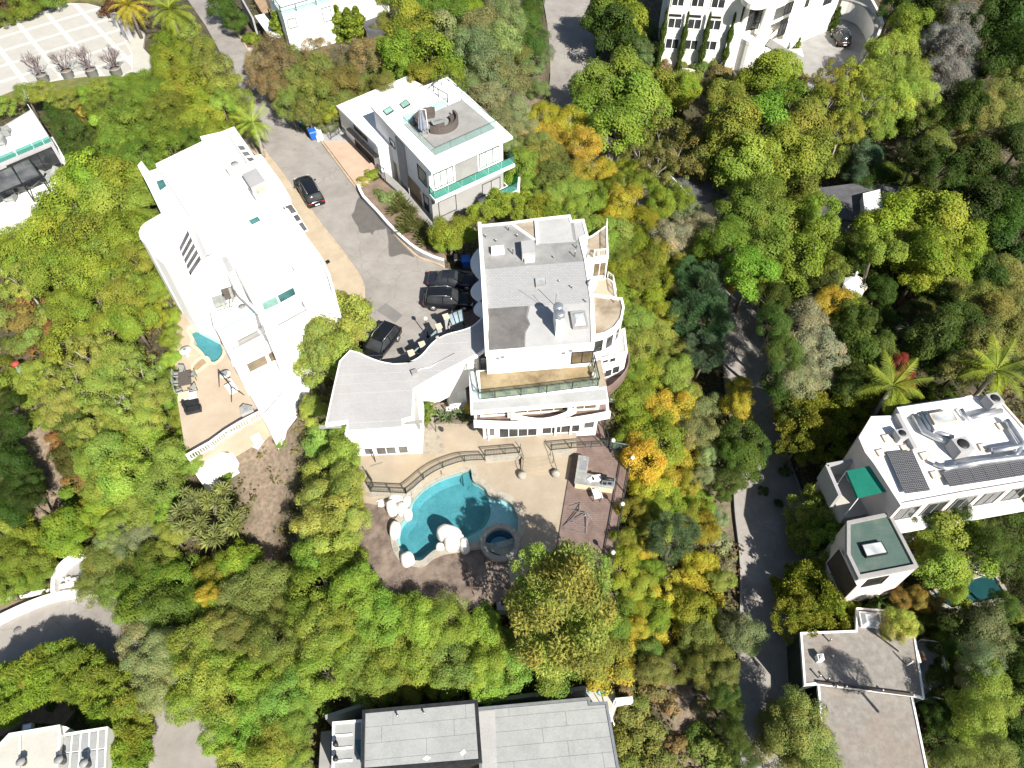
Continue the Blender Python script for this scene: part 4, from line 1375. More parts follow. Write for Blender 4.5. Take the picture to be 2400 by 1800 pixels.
# street front
WA, WB = body[3], body[0]
for lt, rb, pane, fr, nm in (((889, 340), (934, 424), 'wood_tan', 'wood_tan', 'door'), ((936, 388), (952, 440), 'glass_dark', 'dark_metal', 'window'), ((958, 412), (990, 484), 'wood_tan', 'wood_tan', 'wall_panel'), ((978, 384), (1002, 440), 'glass_teal', 'dark_metal', 'window'), ((913, 322), (927, 350), 'glass_brown', 'dark_metal', 'window'), ((992, 452), (1008, 500), 'glass_dark', 'dark_metal', 'window')):
 wpx(mod, WA, WB, lt, rb, pane=pane, frame=fr, name=nm)
q = MB()
u0, z1 = hit(WA, WB, 931, 345)
u1, z0 = hit(WA, WB, 962, 440)
d2 = (Vector(WB) - Vector(WA)).normalized()
a = Vector(WA) + d2 * (u0 + 0.3)
b = Vector(WA) + d2 * (u0 + 2.2)
q.bar((a.x - 0.1, a.y, 1.6), (b.x - 0.1, b.y, 1.6), 0.25, 8.6)
q.build('fin_wall', 'stucco_grey', mod)
# low wing with garage
lz = 3.6
W1, W2, W3 = XY(791, 248, lz), XY(953, 180, lz), XY(884, 338, lz)
wing = [W1, W2, (Bc.x - 0.8, Bc.y + 0.6), tuple(Bc - ri_d * 0.5), tuple(Lc + ri_d * 0.4), tuple(Fc.lerp(Lc, 0.74) + ri_d * 0.3), W3]
PADS.append((wing, -0.6, 0.2))
MB().prism(wing, -2.0, lz - 0.25, cap=False).build('wall', 'stucco', mod)
MB().prism(offset(wing, 0.12), lz - 0.26, lz, bottom=True).build('roof', 'stucco', mod)
wpx(mod, W1, W3, (832, 326), (880, 392), pane='wood_brown', frame='wood_brown', name='garage_door', nx=3, nz=3)
wpx(mod, W1, W3, (829, 290), (862, 332), pane='glass_brown', nx=2)
a, b = Vector((*W1, 0)).lerp(Vector((*W3, 0)), 0.3), Vector((*W1, 0)).lerp(Vector((*W3, 0)), 1.02)
MB().bar((a.x - 0.3, a.y - 0.2, 2.2), (b.x - 0.3, b.y - 0.2, 2.2), 0.5, 0.2).build('door_canopy', 'dark_metal', mod)
for px in ([(897, 259), (914, 248), (923, 258), (906, 269)], [(936, 243), (952, 232), (962, 243), (945, 253)]):
 skylight(mod, px, Z1, 'skylight_green', 'dark_metal', 0.15)
# roof deck and its glass
dkp = [Vector(XY(*q, Z1)) for q in ((946, 292), (1020, 365), (1162, 301), (1082, 234))]
MB().prism([tuple(v) for v in dkp], Z1 - 0.02, Z1 + 0.03).build('roof_deck', 'concrete', mod)
rail_parts(mod, [(v.x, v.y, Z1) for v in (dkp[3].lerp(dkp[0], 0.25), dkp[0], dkp[1], dkp[2], dkp[3])], 0.95, 30, 'dark_metal', 0, glass='rail_glass', mid=False, w=0.03)
# stair to the roof
s0 = [Vector(XY(*q, Z1)) for q in ((1012, 218), (1048, 188), (1086, 214), (1050, 240))]
MB().prism([tuple(v) for v in s0], 2.0, Z1 - 0.9).build('stair_landing', 'concrete', mod)
rail_parts(mod, [(v.x, v.y, Z1 - 0.9) for v in (s0[3], s0[0], s0[1], s0[2])], 1.9, 1.6, 'dark_metal', 0, w=0.05)
ra, rb_ = Vector(P(968, 232, lz)), Vector(P(1010, 205, lz + 1.8))
for off_ in (0, 1.0):
 rail_parts(mod, [ra + Vector((off_, off_ * 0.8, 0)), rb_ + Vector((off_, off_ * 0.8, 0))], 1.0, 1.5, 'dark_metal', 0, w=0.045)
for k in range(7):
 p = ra.lerp(rb_, (k + 0.5) / 7)
 MB().box((p.x + 0.4, p.y + 0.4, p.z), (0.9, 0.5, 0.08), 0.6).build('stair_tread', 'concrete', mod)
# garden walls and entrance walk
gw = thing('garden_wall', 'low white garden wall along the street kerb under spiky plants', 'wall', P(900, 500, 0))
gl3 = smooth_loop(PL([(840, 436), (852, 462), (884, 496), (912, 528), (945, 560), (975, 584), (1010, 602), (1040, 612)], 0.5), 2, False)
q = MB()
for a, b in zip(gl3[:-1], gl3[1:]):
 q.bar((a[0], a[1], 0.1), (b[0], b[1], 0.1), 0.24, 1.1)
q.build('wall', 'stucco_grey', gw)
q = MB()
for a, b in zip(gl3[:-1], gl3[1:]):
 q.bar((a[0], a[1], 0.68), (b[0], b[1], 0.68), 0.3, 0.07)
q.build('coping', 'stucco', gw)
paved('entry_walk', [(884, 398), (905, 402), (950, 445), (1000, 505), (1016, 524), (1005, 528), (985, 508), (940, 455), (895, 415)], -0.1, 'concrete', 1.0)
paved('planting_bed', [(845, 440), (890, 418), (940, 460), (1000, 525), (1045, 600), (1030, 606), (985, 588), (950, 560), (910, 525), (870, 480)], 0.25, 'dirt', 0.8)
a_, b_ = P(780, 355, 0), P(830, 318, 0)
railing('stair_railing', 'black railing of the short steps by the brown garage door', [P(776, 325, 0.4), P(800, 308, 1.0), P(812, 320, 1.0)], 0.9, 1.2, 'dark_metal', 0.16, 0.02)
railing('stair_railing', 'black railing on the planter beside the front door of the modern house', [P(886, 372 + 28, 0.1), P(902, 410, 0.1), P(905, 430, 0.1)], 0.9, 1.2, 'dark_metal', 0.2, 0.02)
MB().prism(PL([(718, 262), (748, 290), (756, 318), (742, 322), (722, 292)], 0.6), -0.4, 0.6).build('raised_bed', 'stucco')['kind'] = 'structure'
paved('planting_bed', [(757, 330), (748, 300), (790, 270), (806, 300), (826, 330)], 0.06, 'stucco_grey', 0.5)

# ================================================================== white house along the pavement
wh = thing('white_house', 'long blinding white flat-roofed house stepping down to a small pool', 'house', (-27, 52, -3))
AZ = 5.6
aroof = [(550, 303), (573, 336), (598, 372), (613, 368), (660, 432), (680, 466), (640, 487), (652, 503), (676, 495), (720, 560), (756, 610), (775, 650), (786, 690), (718, 727), (650, 765), (621, 777), (603, 731), (548, 622), (478, 655), (440, 648), (386, 622), (364, 606), (392, 611), (374, 576), (358, 581), (344, 577), (333, 566), (329, 552), (334, 538), (344, 528), (382, 506), (350, 440), (326, 394), (334, 384), (352, 408), (372, 401), (368, 390), (477, 337), (472, 326), (521, 315)]
ap = PL(aroof, AZ)
block(wh, ap, -6.5, AZ, 'stucco', 'stucco', 0.32, 0.22)
# raised middle, lower strip along the north-west
mid = PL([(448, 512), (500, 470), (560, 590), (600, 570), (640, 640), (610, 690), (560, 655), (540, 600), (482, 545)], AZ)
q = MB()
for a, b in (((376, 404), (447, 512)), ((530, 408), (580, 472)), ((617, 470), (643, 512)), ((680, 510), (728, 573)), ((668, 602), (686, 625)), ((686, 625), (580, 676)), ((512, 596), (560, 690)), ((560, 690), (602, 730)), ((530, 310), (580, 385))):
 q.bar(P(*a, AZ + 0.12), P(*b, AZ + 0.12), 0.22, 0.34)
q.build('roof_curb', 'stucco', wh)
# side courts sunk in the roof: glass roofs and wells
def well(px, z, floor, mat='concrete', nm='light_well', lvl=None):
 poly = PL(px, z)
 MB().ring(poly, offset(poly, -0.1), z - 0.05, z + 0.25).build(nm, 'stucco', wh)
 MB().sheet(offset(poly, -0.08), z + 0.02).build('floor', mat, wh.children[-1])


for k, px in enumerate(([(553, 341), (570, 340), (579, 351), (563, 353)], [(563, 356), (581, 353), (589, 364), (573, 367)], [(574, 369), (591, 367), (599, 375), (584, 380)])):
 skylight(wh, px, AZ, 'glass_grey', 'stucco', 0.2)
skylight(wh, [(364, 424), (383, 418), (392, 436), (374, 449)], AZ, 'glass_teal', 'stucco', 0.3)
# canopy of five slanting panes with a shaded curb
for k in range(5):
 t0, t1 = k / 5, (k + 0.88) / 5
 e0, e1 = (440, 537), (474, 610)
 f0, f1 = (418, 580), (446, 650)
 L2 = lambda a, b, t: (a[0] + (b[0] - a[0]) * t, a[1] + (b[1] - a[1]) * t)
 skylight(wh, [L2(e0, e1, t0), L2(e0, e1, t1), L2(f0, f1, t1), L2(f0, f1, t0)], AZ, 'glass_grey', 'stucco', 0.35)
skylight(wh, [(580, 516), (604, 505), (613, 517), (590, 528)], AZ, 'glass_teal', 'stucco', 0.15)
skylight(wh, [(463, 660), (477, 640), (492, 633), (502, 653), (468, 669)], 3.62, 'glass_grey', 'stucco', 0.3)
x, y, _ = P(550, 384, AZ)
MB().lathe((x, y, AZ), [(0.42, 0), (0.42, 0.05), (0, 0.06)], 18).build('roof_drain', 'concrete', wh)
ac = PL([(567, 408), (600, 393), (622, 424), (588, 440)], AZ + 0.9)
MB().prism(ac, AZ - 0.02, AZ + 0.9, bottom=True).build('air_handler', 'stucco_grey', wh)
acb = PL([(600, 440), (618, 432), (624, 444), (606, 452)], AZ + 0.5)
MB().prism(acb, AZ - 0.02, AZ + 0.5).build('air_handler', 'cream_stone', wh)
acc = PL([(517, 602), (530, 598), (548, 630), (535, 638)], AZ + 0.4)
MB().prism(acc, AZ - 0.02, AZ + 0.35).build('duct', 'roof_white', wh)
# light wells by the pavement
MB().prism(PL([(639, 486), (678, 468), (700, 500), (676, 496), (652, 503)], 0.5), -0.5, 0.4).build('entry_court', 'concrete', wh)
# stepped south end
A2z = 1.6
sp2 = PL([(497, 765), (510, 779), (603, 731), (621, 777), (650, 765), (718, 727), (740, 720), (735, 800), (640, 850), (560, 885), (543, 819)], A2z)
u_, z_ = 0, 0
tt = PL([(478, 655), (548, 622), (640, 640), (604, 731), (511, 779), (502, 766)], 3.6)
block(wh, tt, -6.5, 3.6, 'stucco', 'stucco', 0.05, 0.15)
t1 = PL([(509, 777), (603, 731), (652, 765), (718, 728), (790, 690), (772, 745), (650, 800), (546, 850), (522, 802)], 1.8)
block(wh, t1, -6.5, 1.8, 'stucco', 'stucco', 0.5, 0.2)
SAe, SBe = t1[7], t1[5]
for lt, rb, pane, nx in (((569, 846), (612, 836), 'glass_brown', 1), ((612, 822), (632, 838), 'glass_brown', 1)):
 pass
a_, b_ = Vector(t1[7]), Vector(t1[6])
Lw = (b_ - a_).length
opening(wh, tuple(a_), tuple(b_), Lw * 0.22, Lw * 0.66, -0.3, 1.0, pane='glass_brown', frame='stucco', fw=0.12)
opening(wh, tuple(a_), tuple(b_), Lw * 0.71, Lw * 0.9, -0.3, 1.0, pane='glass_brown', frame='stucco', fw=0.12)
x0, x1 = XY(621, 777, AZ), XY(718, 727, AZ)
Lx = (Vector(x1) - Vector(x0)).length
skylight(wh, [(611, 710), (647, 692), (656, 712), (619, 729)], AZ, 'skylight_green', 'stucco', 0.1)
skylight(wh, [(648, 692), (688, 671), (695, 690), (657, 711)], AZ, 'glass_teal', 'stucco', 0.1)
for px in ([(665, 483), (683, 477), (697, 497), (680, 503)], [(684, 506), (698, 500), (708, 515), (694, 521)], [(697, 524), (709, 518), (722, 538), (712, 543)]):
 skylight(wh, px, AZ, 'glass_grey', 'stucco', 0.1)
q = MB()
for a, b in (((545, 818), (621, 778)), ((621, 778), (616, 762)), ((651, 763), (717, 727)), ((717, 727), (709, 708)), ((588, 676), (685, 626)), ((685, 626), (690, 634)), ((447, 512), (378, 405)), ((600, 468), (582, 440)), ((540, 413), (529, 395)), ((580, 385), (533, 312))):
 q.bar(P(*a, AZ + 0.33), P(*b, AZ + 0.33), 0.09, 0.06)
q.build('roof_edge_or_shade', 'concrete', wh)  # grey colour stands in for shade on parapet faces and for dark gaps
m = MB()
v4 = [P(448, 513, AZ + 1.5), P(487, 597, AZ + 1.5), P(478, 612, AZ + 0.4), P(440, 532, AZ + 0.4)]
m.add(v4 + [(x + .5, y + .3, z) for x, y, z in v4], [[0, 1, 2, 3], [4, 7, 6, 5], [0, 4, 5, 1]])
m.build('canopy_wall', 'stucco', wh)
MB().prism(PL([(556, 800), (603, 776), (611, 786), (562, 812)], 1.82), 1.75, 1.86).build('roof_panel_or_shade', 'concrete', wh)  # flat grey sheet paints the shade of a recess
MB().prism(PL([(627, 750), (644, 742), (650, 758), (634, 771)], 1.82), 1.75, 1.87).build('roof_panel_or_shade', 'concrete', wh)  # grey sheet painted in for a patch of shade on white
t2 = PL([(522, 822), (560, 880), (640, 845), (775, 760), (770, 800), (708, 880), (620, 984), (582, 916)], -1.0)
t2 = PL([(522, 810), (548, 850), (650, 800), (772, 745), (780, 790), (708, 882), (620, 985), (582, 917)], -1.0)
block(wh, t2, -6.8, -1.0, 'stucco', 'stucco', 0.35, 0.2)
MB().bar(P(511, 779, 3.9), P(604, 731, 3.9), 0.05, 0.5).build('glass_panel', 'rail_glass', wh)
# drain slots on the roofs
for px in ([(640, 899), (650, 893), (654, 897), (644, 903)], [(698, 600), (704, 612), (708, 610), (702, 598)]):
 pass
MB().prism(PL([(762, 612), (770, 608), (774, 614), (766, 619)], 0.13), 0.0, 0.14).build('pavement_grate', 'dark_metal')['kind'] = 'structure'
# pool court of the white house
PAZ = -3.0
court_pool = [(452, 768), (478, 772), (497, 765), (508, 790), (523, 821), (518, 838), (505, 850), (490, 846), (478, 830), (464, 815), (453, 808), (456, 795), (445, 776)]
cp_w = smooth_loop(PL(court_pool, PAZ - 0.1), 2)
paved('pool_court', [(412, 735), (440, 733), (500, 760), (530, 820), (582, 912), (622, 985), (606, 994), (572, 1012), (535, 1034), (500, 1060), (448, 1090), (432, 1040), (416, 940), (408, 830)], PAZ, 'pool_deck_a', 2.5, holes=[offset(cp_w, 0.05)])
PADS.append((cp_w, -5, 1.0))
sp3 = thing('small_pool', 'small teal lagoon-shaped pool against the long white house', 'swimming pool', (*XY(485, 810, PAZ), PAZ - 1.4))
MB().sheet(offset(cp_w, -0.02), PAZ - 0.75).build('basin', 'pool_plaster', sp3)
MB().ring(offset(cp_w, 0.3), offset(cp_w, 0.0), PAZ - 1.4, PAZ + 0.04).build('coping', 'cream_stone', sp3)
MB().sheet(offset(cp_w, 0.02), PAZ - 0.12).build('water', 'water', sp3)
bed = smooth_loop(PL([(456, 855), (470, 842), (482, 840), (488, 848), (476, 858), (464, 868), (455, 866)], PAZ + 0.02), 2)
MB().prism(bed, PAZ - 0.05, PAZ + 0.02).build('sand_bed', 'wood_tan')['kind'] = 'structure'
MB().ring(offset(bed, 0.25), bed, PAZ - 0.05, PAZ + 0.12).build('bed_edge', 'cream_stone')['kind'] = 'structure'
x, y, _ = P(440, 832, PAZ)
t = thing('round_table', 'round white stone table on the terrace between hedge and small teal pool', 'table', (x, y, PAZ))
MB().lathe((x, y, PAZ), [(0.25, 0), (0.15, 0.1), (0.15, 0.62), (0.55, 0.66), (0.55, 0.72), (0, 0.72)], 18).build('tabletop', 'white_cloth', t)
MB().lathe((x, y, PAZ + 0.72), [(0.12, 0), (0.16, 0.1), (0, 0.12)], 8).build('bowl', 'grey_plastic', t)
# white balustrade with stairs down the bank
bl = [P(447, 1080, PAZ), P(500, 1050, PAZ), P(535, 1024, PAZ), P(571, 1002, PAZ), P(617, 978, PAZ)]
railing('balustrade', 'white picket balustrade at the low end of the beige pool court', bl, 1.0, 2.0, 'white_metal', 0.22, 0.06, w=0.09)
railing('balustrade', 'white picket balustrade of the stair down the bank from the beige court', [P(540, 1032, -3.6), P(585, 1015, -4.2), P(612, 1003, -4.8)], 1.0, 1.6, 'white_metal', 0.22, 0.06, w=0.09)
mst = thing('bank_steps', 'white stepped planter walls on the bank below the beige court', 'steps', P(560, 1050, -5))
for k, px in enumerate(([(448, 1096), (520, 1060), (535, 1062), (475, 1098), (456, 1108)], [(575, 1020), (612, 1002), (620, 1004), (590, 1026)], [(520, 1066), (545, 1058), (538, 1074), (480, 1108)])):
 MB().prism(PL(px, -3.6 - 0.5 * k), -8, -3.6 - 0.5 * k).build('step', 'stucco', mst)
# ================================================================== terrace house at the left edge
tb = thing('terrace_house', 'white terrace house at the edge with lounge chairs on its lower deck', 'house', (-50, 62, -2))
t_up = PL([(-60, 330), (0, 303), (75, 258), (124, 334), (60, 360), (0, 386), (-60, 415)], 3.2)
block(tb, t_up, -4, 3.2, 'stucco_grey', 'stucco', 0.12, 0.1)
rail_parts(tb, [(p[0], p[1], 3.25) for p in (offset(t_up, -0.1)[2], offset(t_up, -0.1)[3], offset(t_up, -0.1)[5])], 0.8, 3.0, 'white_metal', 0, glass='rail_glass_green', mid=False, w=0.03)
t_lo = PL([(-60, 395), (0, 370), (66, 340), (126, 340), (167, 406), (140, 446), (60, 490), (0, 522), (-60, 555)], 0.4)
block(tb, t_lo, -5, 0.4, 'stucco', 'stucco', 0.14, 0.2)
MB().prism(PL([(69, 369), (130, 342), (164, 396), (98, 414)], 0.4), 0.38, 0.44).build('terrace_paving', 'concrete', tb)
for px in ([(28, 387), (65, 371), (94, 411), (53, 430)], [(-40, 418), (24, 389), (50, 431), (-40, 470)]):
 MB().prism(PL(px, 2.9), 2.86, 2.9, bottom=True).build('canopy_glass', 'glass_grey', tb)
q = MB()
for px in ((28, 387), (65, 371), (94, 411), (53, 430), (24, 389)):
 x, y, z = P(*px, 2.9)
 q.bar((x, y, 0.4), (x, y, 2.95), 0.1)
q.bar(P(-30, 415, 2.93), P(66, 371, 2.93), 0.12)
q.bar(P(66, 371, 2.93), P(95, 412, 2.93), 0.12)
q.bar(P(25, 389, 2.93), P(52, 431, 2.93), 0.12)
q.bar(P(95, 412, 2.93), P(-30, 466, 2.93), 0.12)
q.build('canopy_frame', 'dark_metal', tb)
opening(tb, t_up[5], t_up[3], 0.5, 5.5, 0.6, 2.8, pane='glass_dark', nx=3)


def chaise():
 t = thing('sun_lounger', 'x', 'sun lounger')
 MB().box((0, 0.35, 0.3), (0.62, 1.3, 0.14)).build('seat', 'cushion_grey', t)
 m = MB()
 m.add([(-.31, -.3, .24), (.31, -.3, .24), (.31, -.3, .38), (-.31, -.3, .38), (-.31, -.95, .62), (.31, -.95, .62), (.31, -.98, .75), (-.31, -.98, .75)], [[0, 1, 5, 4], [3, 7, 6, 2], [0, 4, 7, 3], [1, 2, 6, 5], [4, 5, 6, 7], [0, 3, 2, 1]])
 m.build('backrest', 'cushion_grey', t)
 m = MB()
 for x in (-.27, .27):
  for y in (-.7, .8):
   m.box((x, y, .12), (.06, .06, .25))
 m.build('frame', 'grey_plastic', t)
 return t


def armchair(mat='cushion_grey', fr='grey_plastic'):
 t = thing('armchair', 'x', 'armchair')
 MB().box((0, 0, .3), (.62, .62, .22)).build('seat', mat, t)
 MB().box((0, .32, .5), (.74, .12, .6)).build('backrest', mat, t)
 for x in (-.36, .36):
  MB().box((x, 0, .36), (.1, .7, .5)).build('armrest', fr, t)
 return t


def bench_table(mat, w, l, h=.72):
 t = thing('table', 'x', 'table')
 MB().box((0, 0, h), (w, l, .06)).build('tabletop', mat, t)
 for x in (-1, 1):
  for y in (-1, 1):
   MB().box((x * (w / 2 - .08), y * (l / 2 - .08), h / 2), (.07, .07, h)).build('leg', mat, t)
 return t


def chair(mat='cushion_grey', fr='dark_metal'):
 t = thing('chair', 'x', 'chair')
 MB().box((0, 0, .44), (.46, .46, .06)).build('seat', mat, t)
 MB().box((0, .24, .74), (.46, .05, .5)).build('backrest', mat, t)
 for x in (-.2, .2):
  for y in (-.2, .22):
   MB().box((x, y, .22), (.04, .04, .44)).build('leg', fr, t)
 for x in (-.25, .25):
  MB().box((x, 0, .64), (.04, .48, .04)).build('armrest', fr, t)
 return t


p_ch, p_arm, p_chair = chaise(), armchair(), chair()
at = lambda px, py, z: P(px, py, z)
for px, py, lb in ((89, 430, 'grey sun lounger nearer the glass canopy on the white lower deck'), (122, 420, 'grey sun lounger nearer the hillside trees on the white lower deck')):
 place(p_ch, at(px, py, 0.44), math.radians(160), lb, 'sun loungers on the lower deck', 1.25)
for px, py, z, rz, lb in ((17, 316, 3.22, 1.9, 'grey armchair beside the planter shrubs on the upper white terrace'), (4, 340, 3.22, 0.3, 'grey armchair at the frame edge of the upper white terrace'), (54, 446, 0.44, 1.9, 'lone grey armchair on the lower deck beside the sun loungers'), (17, 448, 0.44, 2.9, 'grey armchair behind the low grey table on the lower deck'), (28, 470, 0.44, 0.1, 'grey armchair in front of the low grey table on the lower deck')):
 place(p_arm, at(px, py, z), rz, lb, 'grey armchairs of the terrace house', 1.35)
tt = bench_table('cushion_grey', 2.0, .9, .45)
place(tt, at(22, 460, 0.44), 0.45, 'low grey table between two armchairs on the lower deck', None, 1.2)
drop(tt)
x, y, _ = P(146, 402, 0.44)
tag(MB().lathe((x, y, 0.44), [(0.5, 0), (0.6, 0.3), (0.5, 0.75), (0, 0.8)], 16).build('covered_grill', 'dark_metal'), 'round dark covered grill at the end of the white lower deck', 'grill')
MB().bar(P(128, 335, 0.4), P(170, 410, 0.4), 0.3, 1.6).build('side_wall', 'stucco', tb)
paved('garden_path', [(-60, 575), (0, 540), (100, 480), (112, 496), (0, 556), (-60, 590)], -1.2, 'concrete', 0.8)

# ================================================================== paved forecourt with planters
pz = 0.0
court = [(-80, 90), (0, 68), (35, 45), (75, 27), (120, 14), (165, 7), (205, 8), (235, 16), (255, 32), (290, 85), (312, 130), (312, 180), (200, 190), (70, 215), (-80, 250)]
paved('forecourt', court, pz, 'grout', 1.2)
cxy = PL(court, pz)
o_, e_ = XY(62, 72, pz), XY(172, 205, pz)
d_ = Vector((e_[0] - o_[0], e_[1] - o_[1])).normalized()
n_ = Vector((-d_.y, d_.x))
fc = bpy.data.objects['forecourt']
for i in range(-9, 10):
 for j in range(-9, 12):
  o2 = Vector(o_) + n_ * 4.3 * i + d_ * 4.3 * j
  cell = clip(offset(cxy, -0.15), tuple(o2), tuple(n_), 0.05, 3.7)
  cell = clip(cell, tuple(o2), tuple(d_), 0.05, 3.7) if len(cell) > 2 else []
  if len(cell) > 2 and abs(area2(cell)) > 1:
   MB().prism(cell, pz, pz + 0.012).build('paving_slab', 'slab', fc)
paved('entry_drive', [(255, 32), (300, 48), (340, 78), (335, 112), (370, 150), (340, 180), (312, 180), (312, 130), (290, 85)], -0.1, 'pale_concrete', 1)
lawn_e = [(66, 206), (100, 195), (150, 186), (200, 180), (255, 178), (310, 180), (312, 196), (250, 195), (200, 198), (140, 206), (70, 222)]
m = MB().prism(PL(lawn_e, 0.1), -1.0, 0.1)
m.build('grass_verge', 'lawn')['kind'] = 'structure'
MB().prism(PL([(-60, 245), (0, 225), (50, 205), (56, 214), (0, 240), (-60, 262)], 0.1), -1, 0.1).build('grass_verge', 'lawn')['kind'] = 'structure'
MB().prism(PL([(-60, 60), (0, 58), (40, 36), (80, 18), (130, 4), (180, -3), (240, 5), (262, 25), (300, -60), (-60, -60)], 0.25), -1, 0.25).build('lawn', 'lawn')['kind'] = 'structure'
for i, (px, lb) in enumerate((((268, 36), 'tall grey gate post at the far end of the gate by the forecourt'), ((290, 62), 'tall grey gate post at the near end of the gate by the forecourt'))):
 x, y, _ = P(*px, 1.6)
 t = thing('gate_post', lb, 'gate post', (x, y, 0), 0, 'gate posts of the forecourt')
 MB().box((x, y, 0.75), (0.9, 0.9, 1.9), 0.9).build('shaft', 'stucco_grey', t)
 MB().box((x, y, 1.74), (1.0, 1.0, 0.1), 0.9).build('capstone', 'concrete', t)
a, b = Vector(P(280, 60, 0)), Vector(P(305, 100, 0))
t = thing('gate', 'grey panel gate closing the paved forecourt', 'gate', tuple(a))
MB().bar(a + Vector((0, 0, .75)), b + Vector((0, 0, .75)), 0.15, 1.4).build('panel', 'stucco_grey', t)
MB().bar(a + Vector((0, 0, 1.47)), b + Vector((0, 0, 1.47)), 0.3, 0.08).build('rail', 'concrete', t)
# four pots
POT = [((100, 183), 'round grey planter with a bare shrub, farthest from the gate'), ((158, 173), 'round grey planter with a bare shrub, second from the terrace house end'), ((215, 170), 'round grey planter with a bare shrub, third from the terrace house end'), ((272, 168), 'round grey planter with a bare shrub, nearest the grey gate')]
pp = thing('planter', 'x', 'planter')
MB().lathe((0, 0, 0), [(0.62, 0), (0.72, 0.1), (0.74, 0.95), (0.8, 1.0), (0.8, 1.12), (0.68, 1.12), (0.66, 0.98)], 20).build('pot', 'grey_plastic', pp)
MB().lathe((0, 0, 1.0), [(0.66, 0), (0, 0.03)], 14).build('soil', 'dirt', pp)


def twig_mesh(seed, h=2.6, spread=1.0, n0=7, lv=3, r0=0.05):
 r = random.Random(seed)
 m = MB()

 def grow(p, d, L, rad, k):
  q = p + d * L
  m.tube([p, p.lerp(q, 0.5) + Vector((r.uniform(-.05, .05), r.uniform(-.05, .05), 0)) * L, q], [rad, rad * .8, rad * .6], 4, False)
  if k > 0:
   for _ in range(r.choice((3, 4))):
    nd = (d + Vector((r.uniform(-.8, .8), r.uniform(-.8, .8), r.uniform(-.1, .6)))).normalized()
    grow(p.lerp(q, r.uniform(.5, 1)), nd, L * r.uniform(.5, .75), rad * .55, k - 1)
 for _ in range(n0):
  a = r.uniform(0, 6.28)
  d = Vector((math.cos(a) * spread * r.uniform(.2, .9), math.sin(a) * spread * r.uniform(.2, .9), 1)).normalized()
  grow(Vector((0, 0, 0)), d, h * .42, r0, lv)
 return m


noise_mat('twig_purple', (0.13, 0.09, 0.10), (0.2, 0.15, 0.15), 4)
for i, ((px, py), lb) in enumerate(POT):
 x, y, _ = P(px, py, 0.5)
 place(pp, (x, y, 0), 0.4 * i, lb, 'round grey planters with bare shrubs')
 s = twig_mesh(40 + i, 3.6, 0.95, 9).build('bare_shrub', 'twig_purple')
 s.location = (x, y, 1.0)
 s.rotation_euler = (0, 0, i * 1.3)
 tag(s, lb.replace('round grey planter with a bare shrub', 'leafless purple-twigged shrub in a round grey planter'), 'shrub', 'bare shrubs in the round planters')
drop(pp)

# ================================================================== white house across the street with roof terrace
nh = thing('hillside_house', 'white modern house with glass-edged roof terrace above a cypress hedge', 'house', (-30, 105, -1))
hz = 5.0
hp = [Vector(XY(*q, hz)) for q in ((628, -12), (663, 36), (778, 2), (744, -50))]
block(nh, [tuple(v) for v in hp], -1.5, hz, 'stucco', 'stucco', 0.06, 0.15)
rail_parts(nh, [(v.x, v.y, hz) for v in (hp[0], hp[1], hp[2])], 1.0, 3.0, 'dark_metal', 0, glass='rail_glass', mid=False, w=0.06)
e1 = hp[2] + (hp[2] - hp[1]) * 0.9
h2 = [tuple(hp[1] + (hp[2] - hp[1]) * 0.98 + Vector((0, 0.2))), tuple(e1), tuple(e1 + (hp[3] - hp[2])), tuple(hp[3])]
block(nh, h2, -1.5, 3.0, 'stucco', 'stucco', 0.1, 0.15)
wpx(nh, tuple(hp[1]), tuple(e1), (672, 47), (697, 62), pane='window_blind')
wpx(nh, tuple(hp[1]), tuple(e1), (753, 20), (779, 46), pane='window_blind')
wpx(nh, tuple(hp[0]), tuple(hp[1]), (628, 20), (645, 80), pane='glass_brown')
pt = PL([(800, -20), (882, -20), (905, 16), (835, 40)], 2.4)
paved('pool_terrace', [(770, -40), (895, -40), (912, 14), (836, 42), (800, 20)], 2.4, 'stucco', 3.5, clear=False)
npool = thing('plunge_pool', 'bright turquoise rectangular pool on the far white terrace', 'swimming pool', (*XY(845, 5, 2.4), 2.0))
MB().prism(PL([(812, -30), (868, -30), (884, 14), (838, 30)], 2.42), 2.3, 2.43).build('basin', 'pool_plaster_pale', npool)
MB().sheet(PL([(812, -30), (868, -30), (884, 14), (838, 30)], 2.46), 2.46).build('water', 'water', npool)
MB().ring(PL([(811, -31), (869, -31), (886, 15), (837, 32)], 2.48), PL([(814, -28), (866, -28), (881, 12), (840, 27)], 2.48), 2.3, 2.5).build('coping', 'stucco', npool)
paved('dark_deck', [(836, 40), (908, 17), (936, 66), (905, 75), (858, 72)], 1.6, 'shingle_dark', 2.6, clear=False)
MB().bar(P(567, 6, 1.0), P(598, 62, 1.0), 0.25, 2.4).build('street_wall', 'stucco_grey', nh)
MB().bar(P(608, 36, 1.5), P(648, 90, 1.5), 1.4, 0.2).build('side_awning', 'stucco', nh)
MB().prism(PL([(590, -10), (618, -10), (640, 45), (625, 48)], 0.2), -1, 0.2).build('side_court', 'wood_tan', nh)
paved('side_drive', [(578, 112), (615, 108), (640, 125), (600, 140), (588, 134)], 0.05, 'pale_concrete', 0.6)

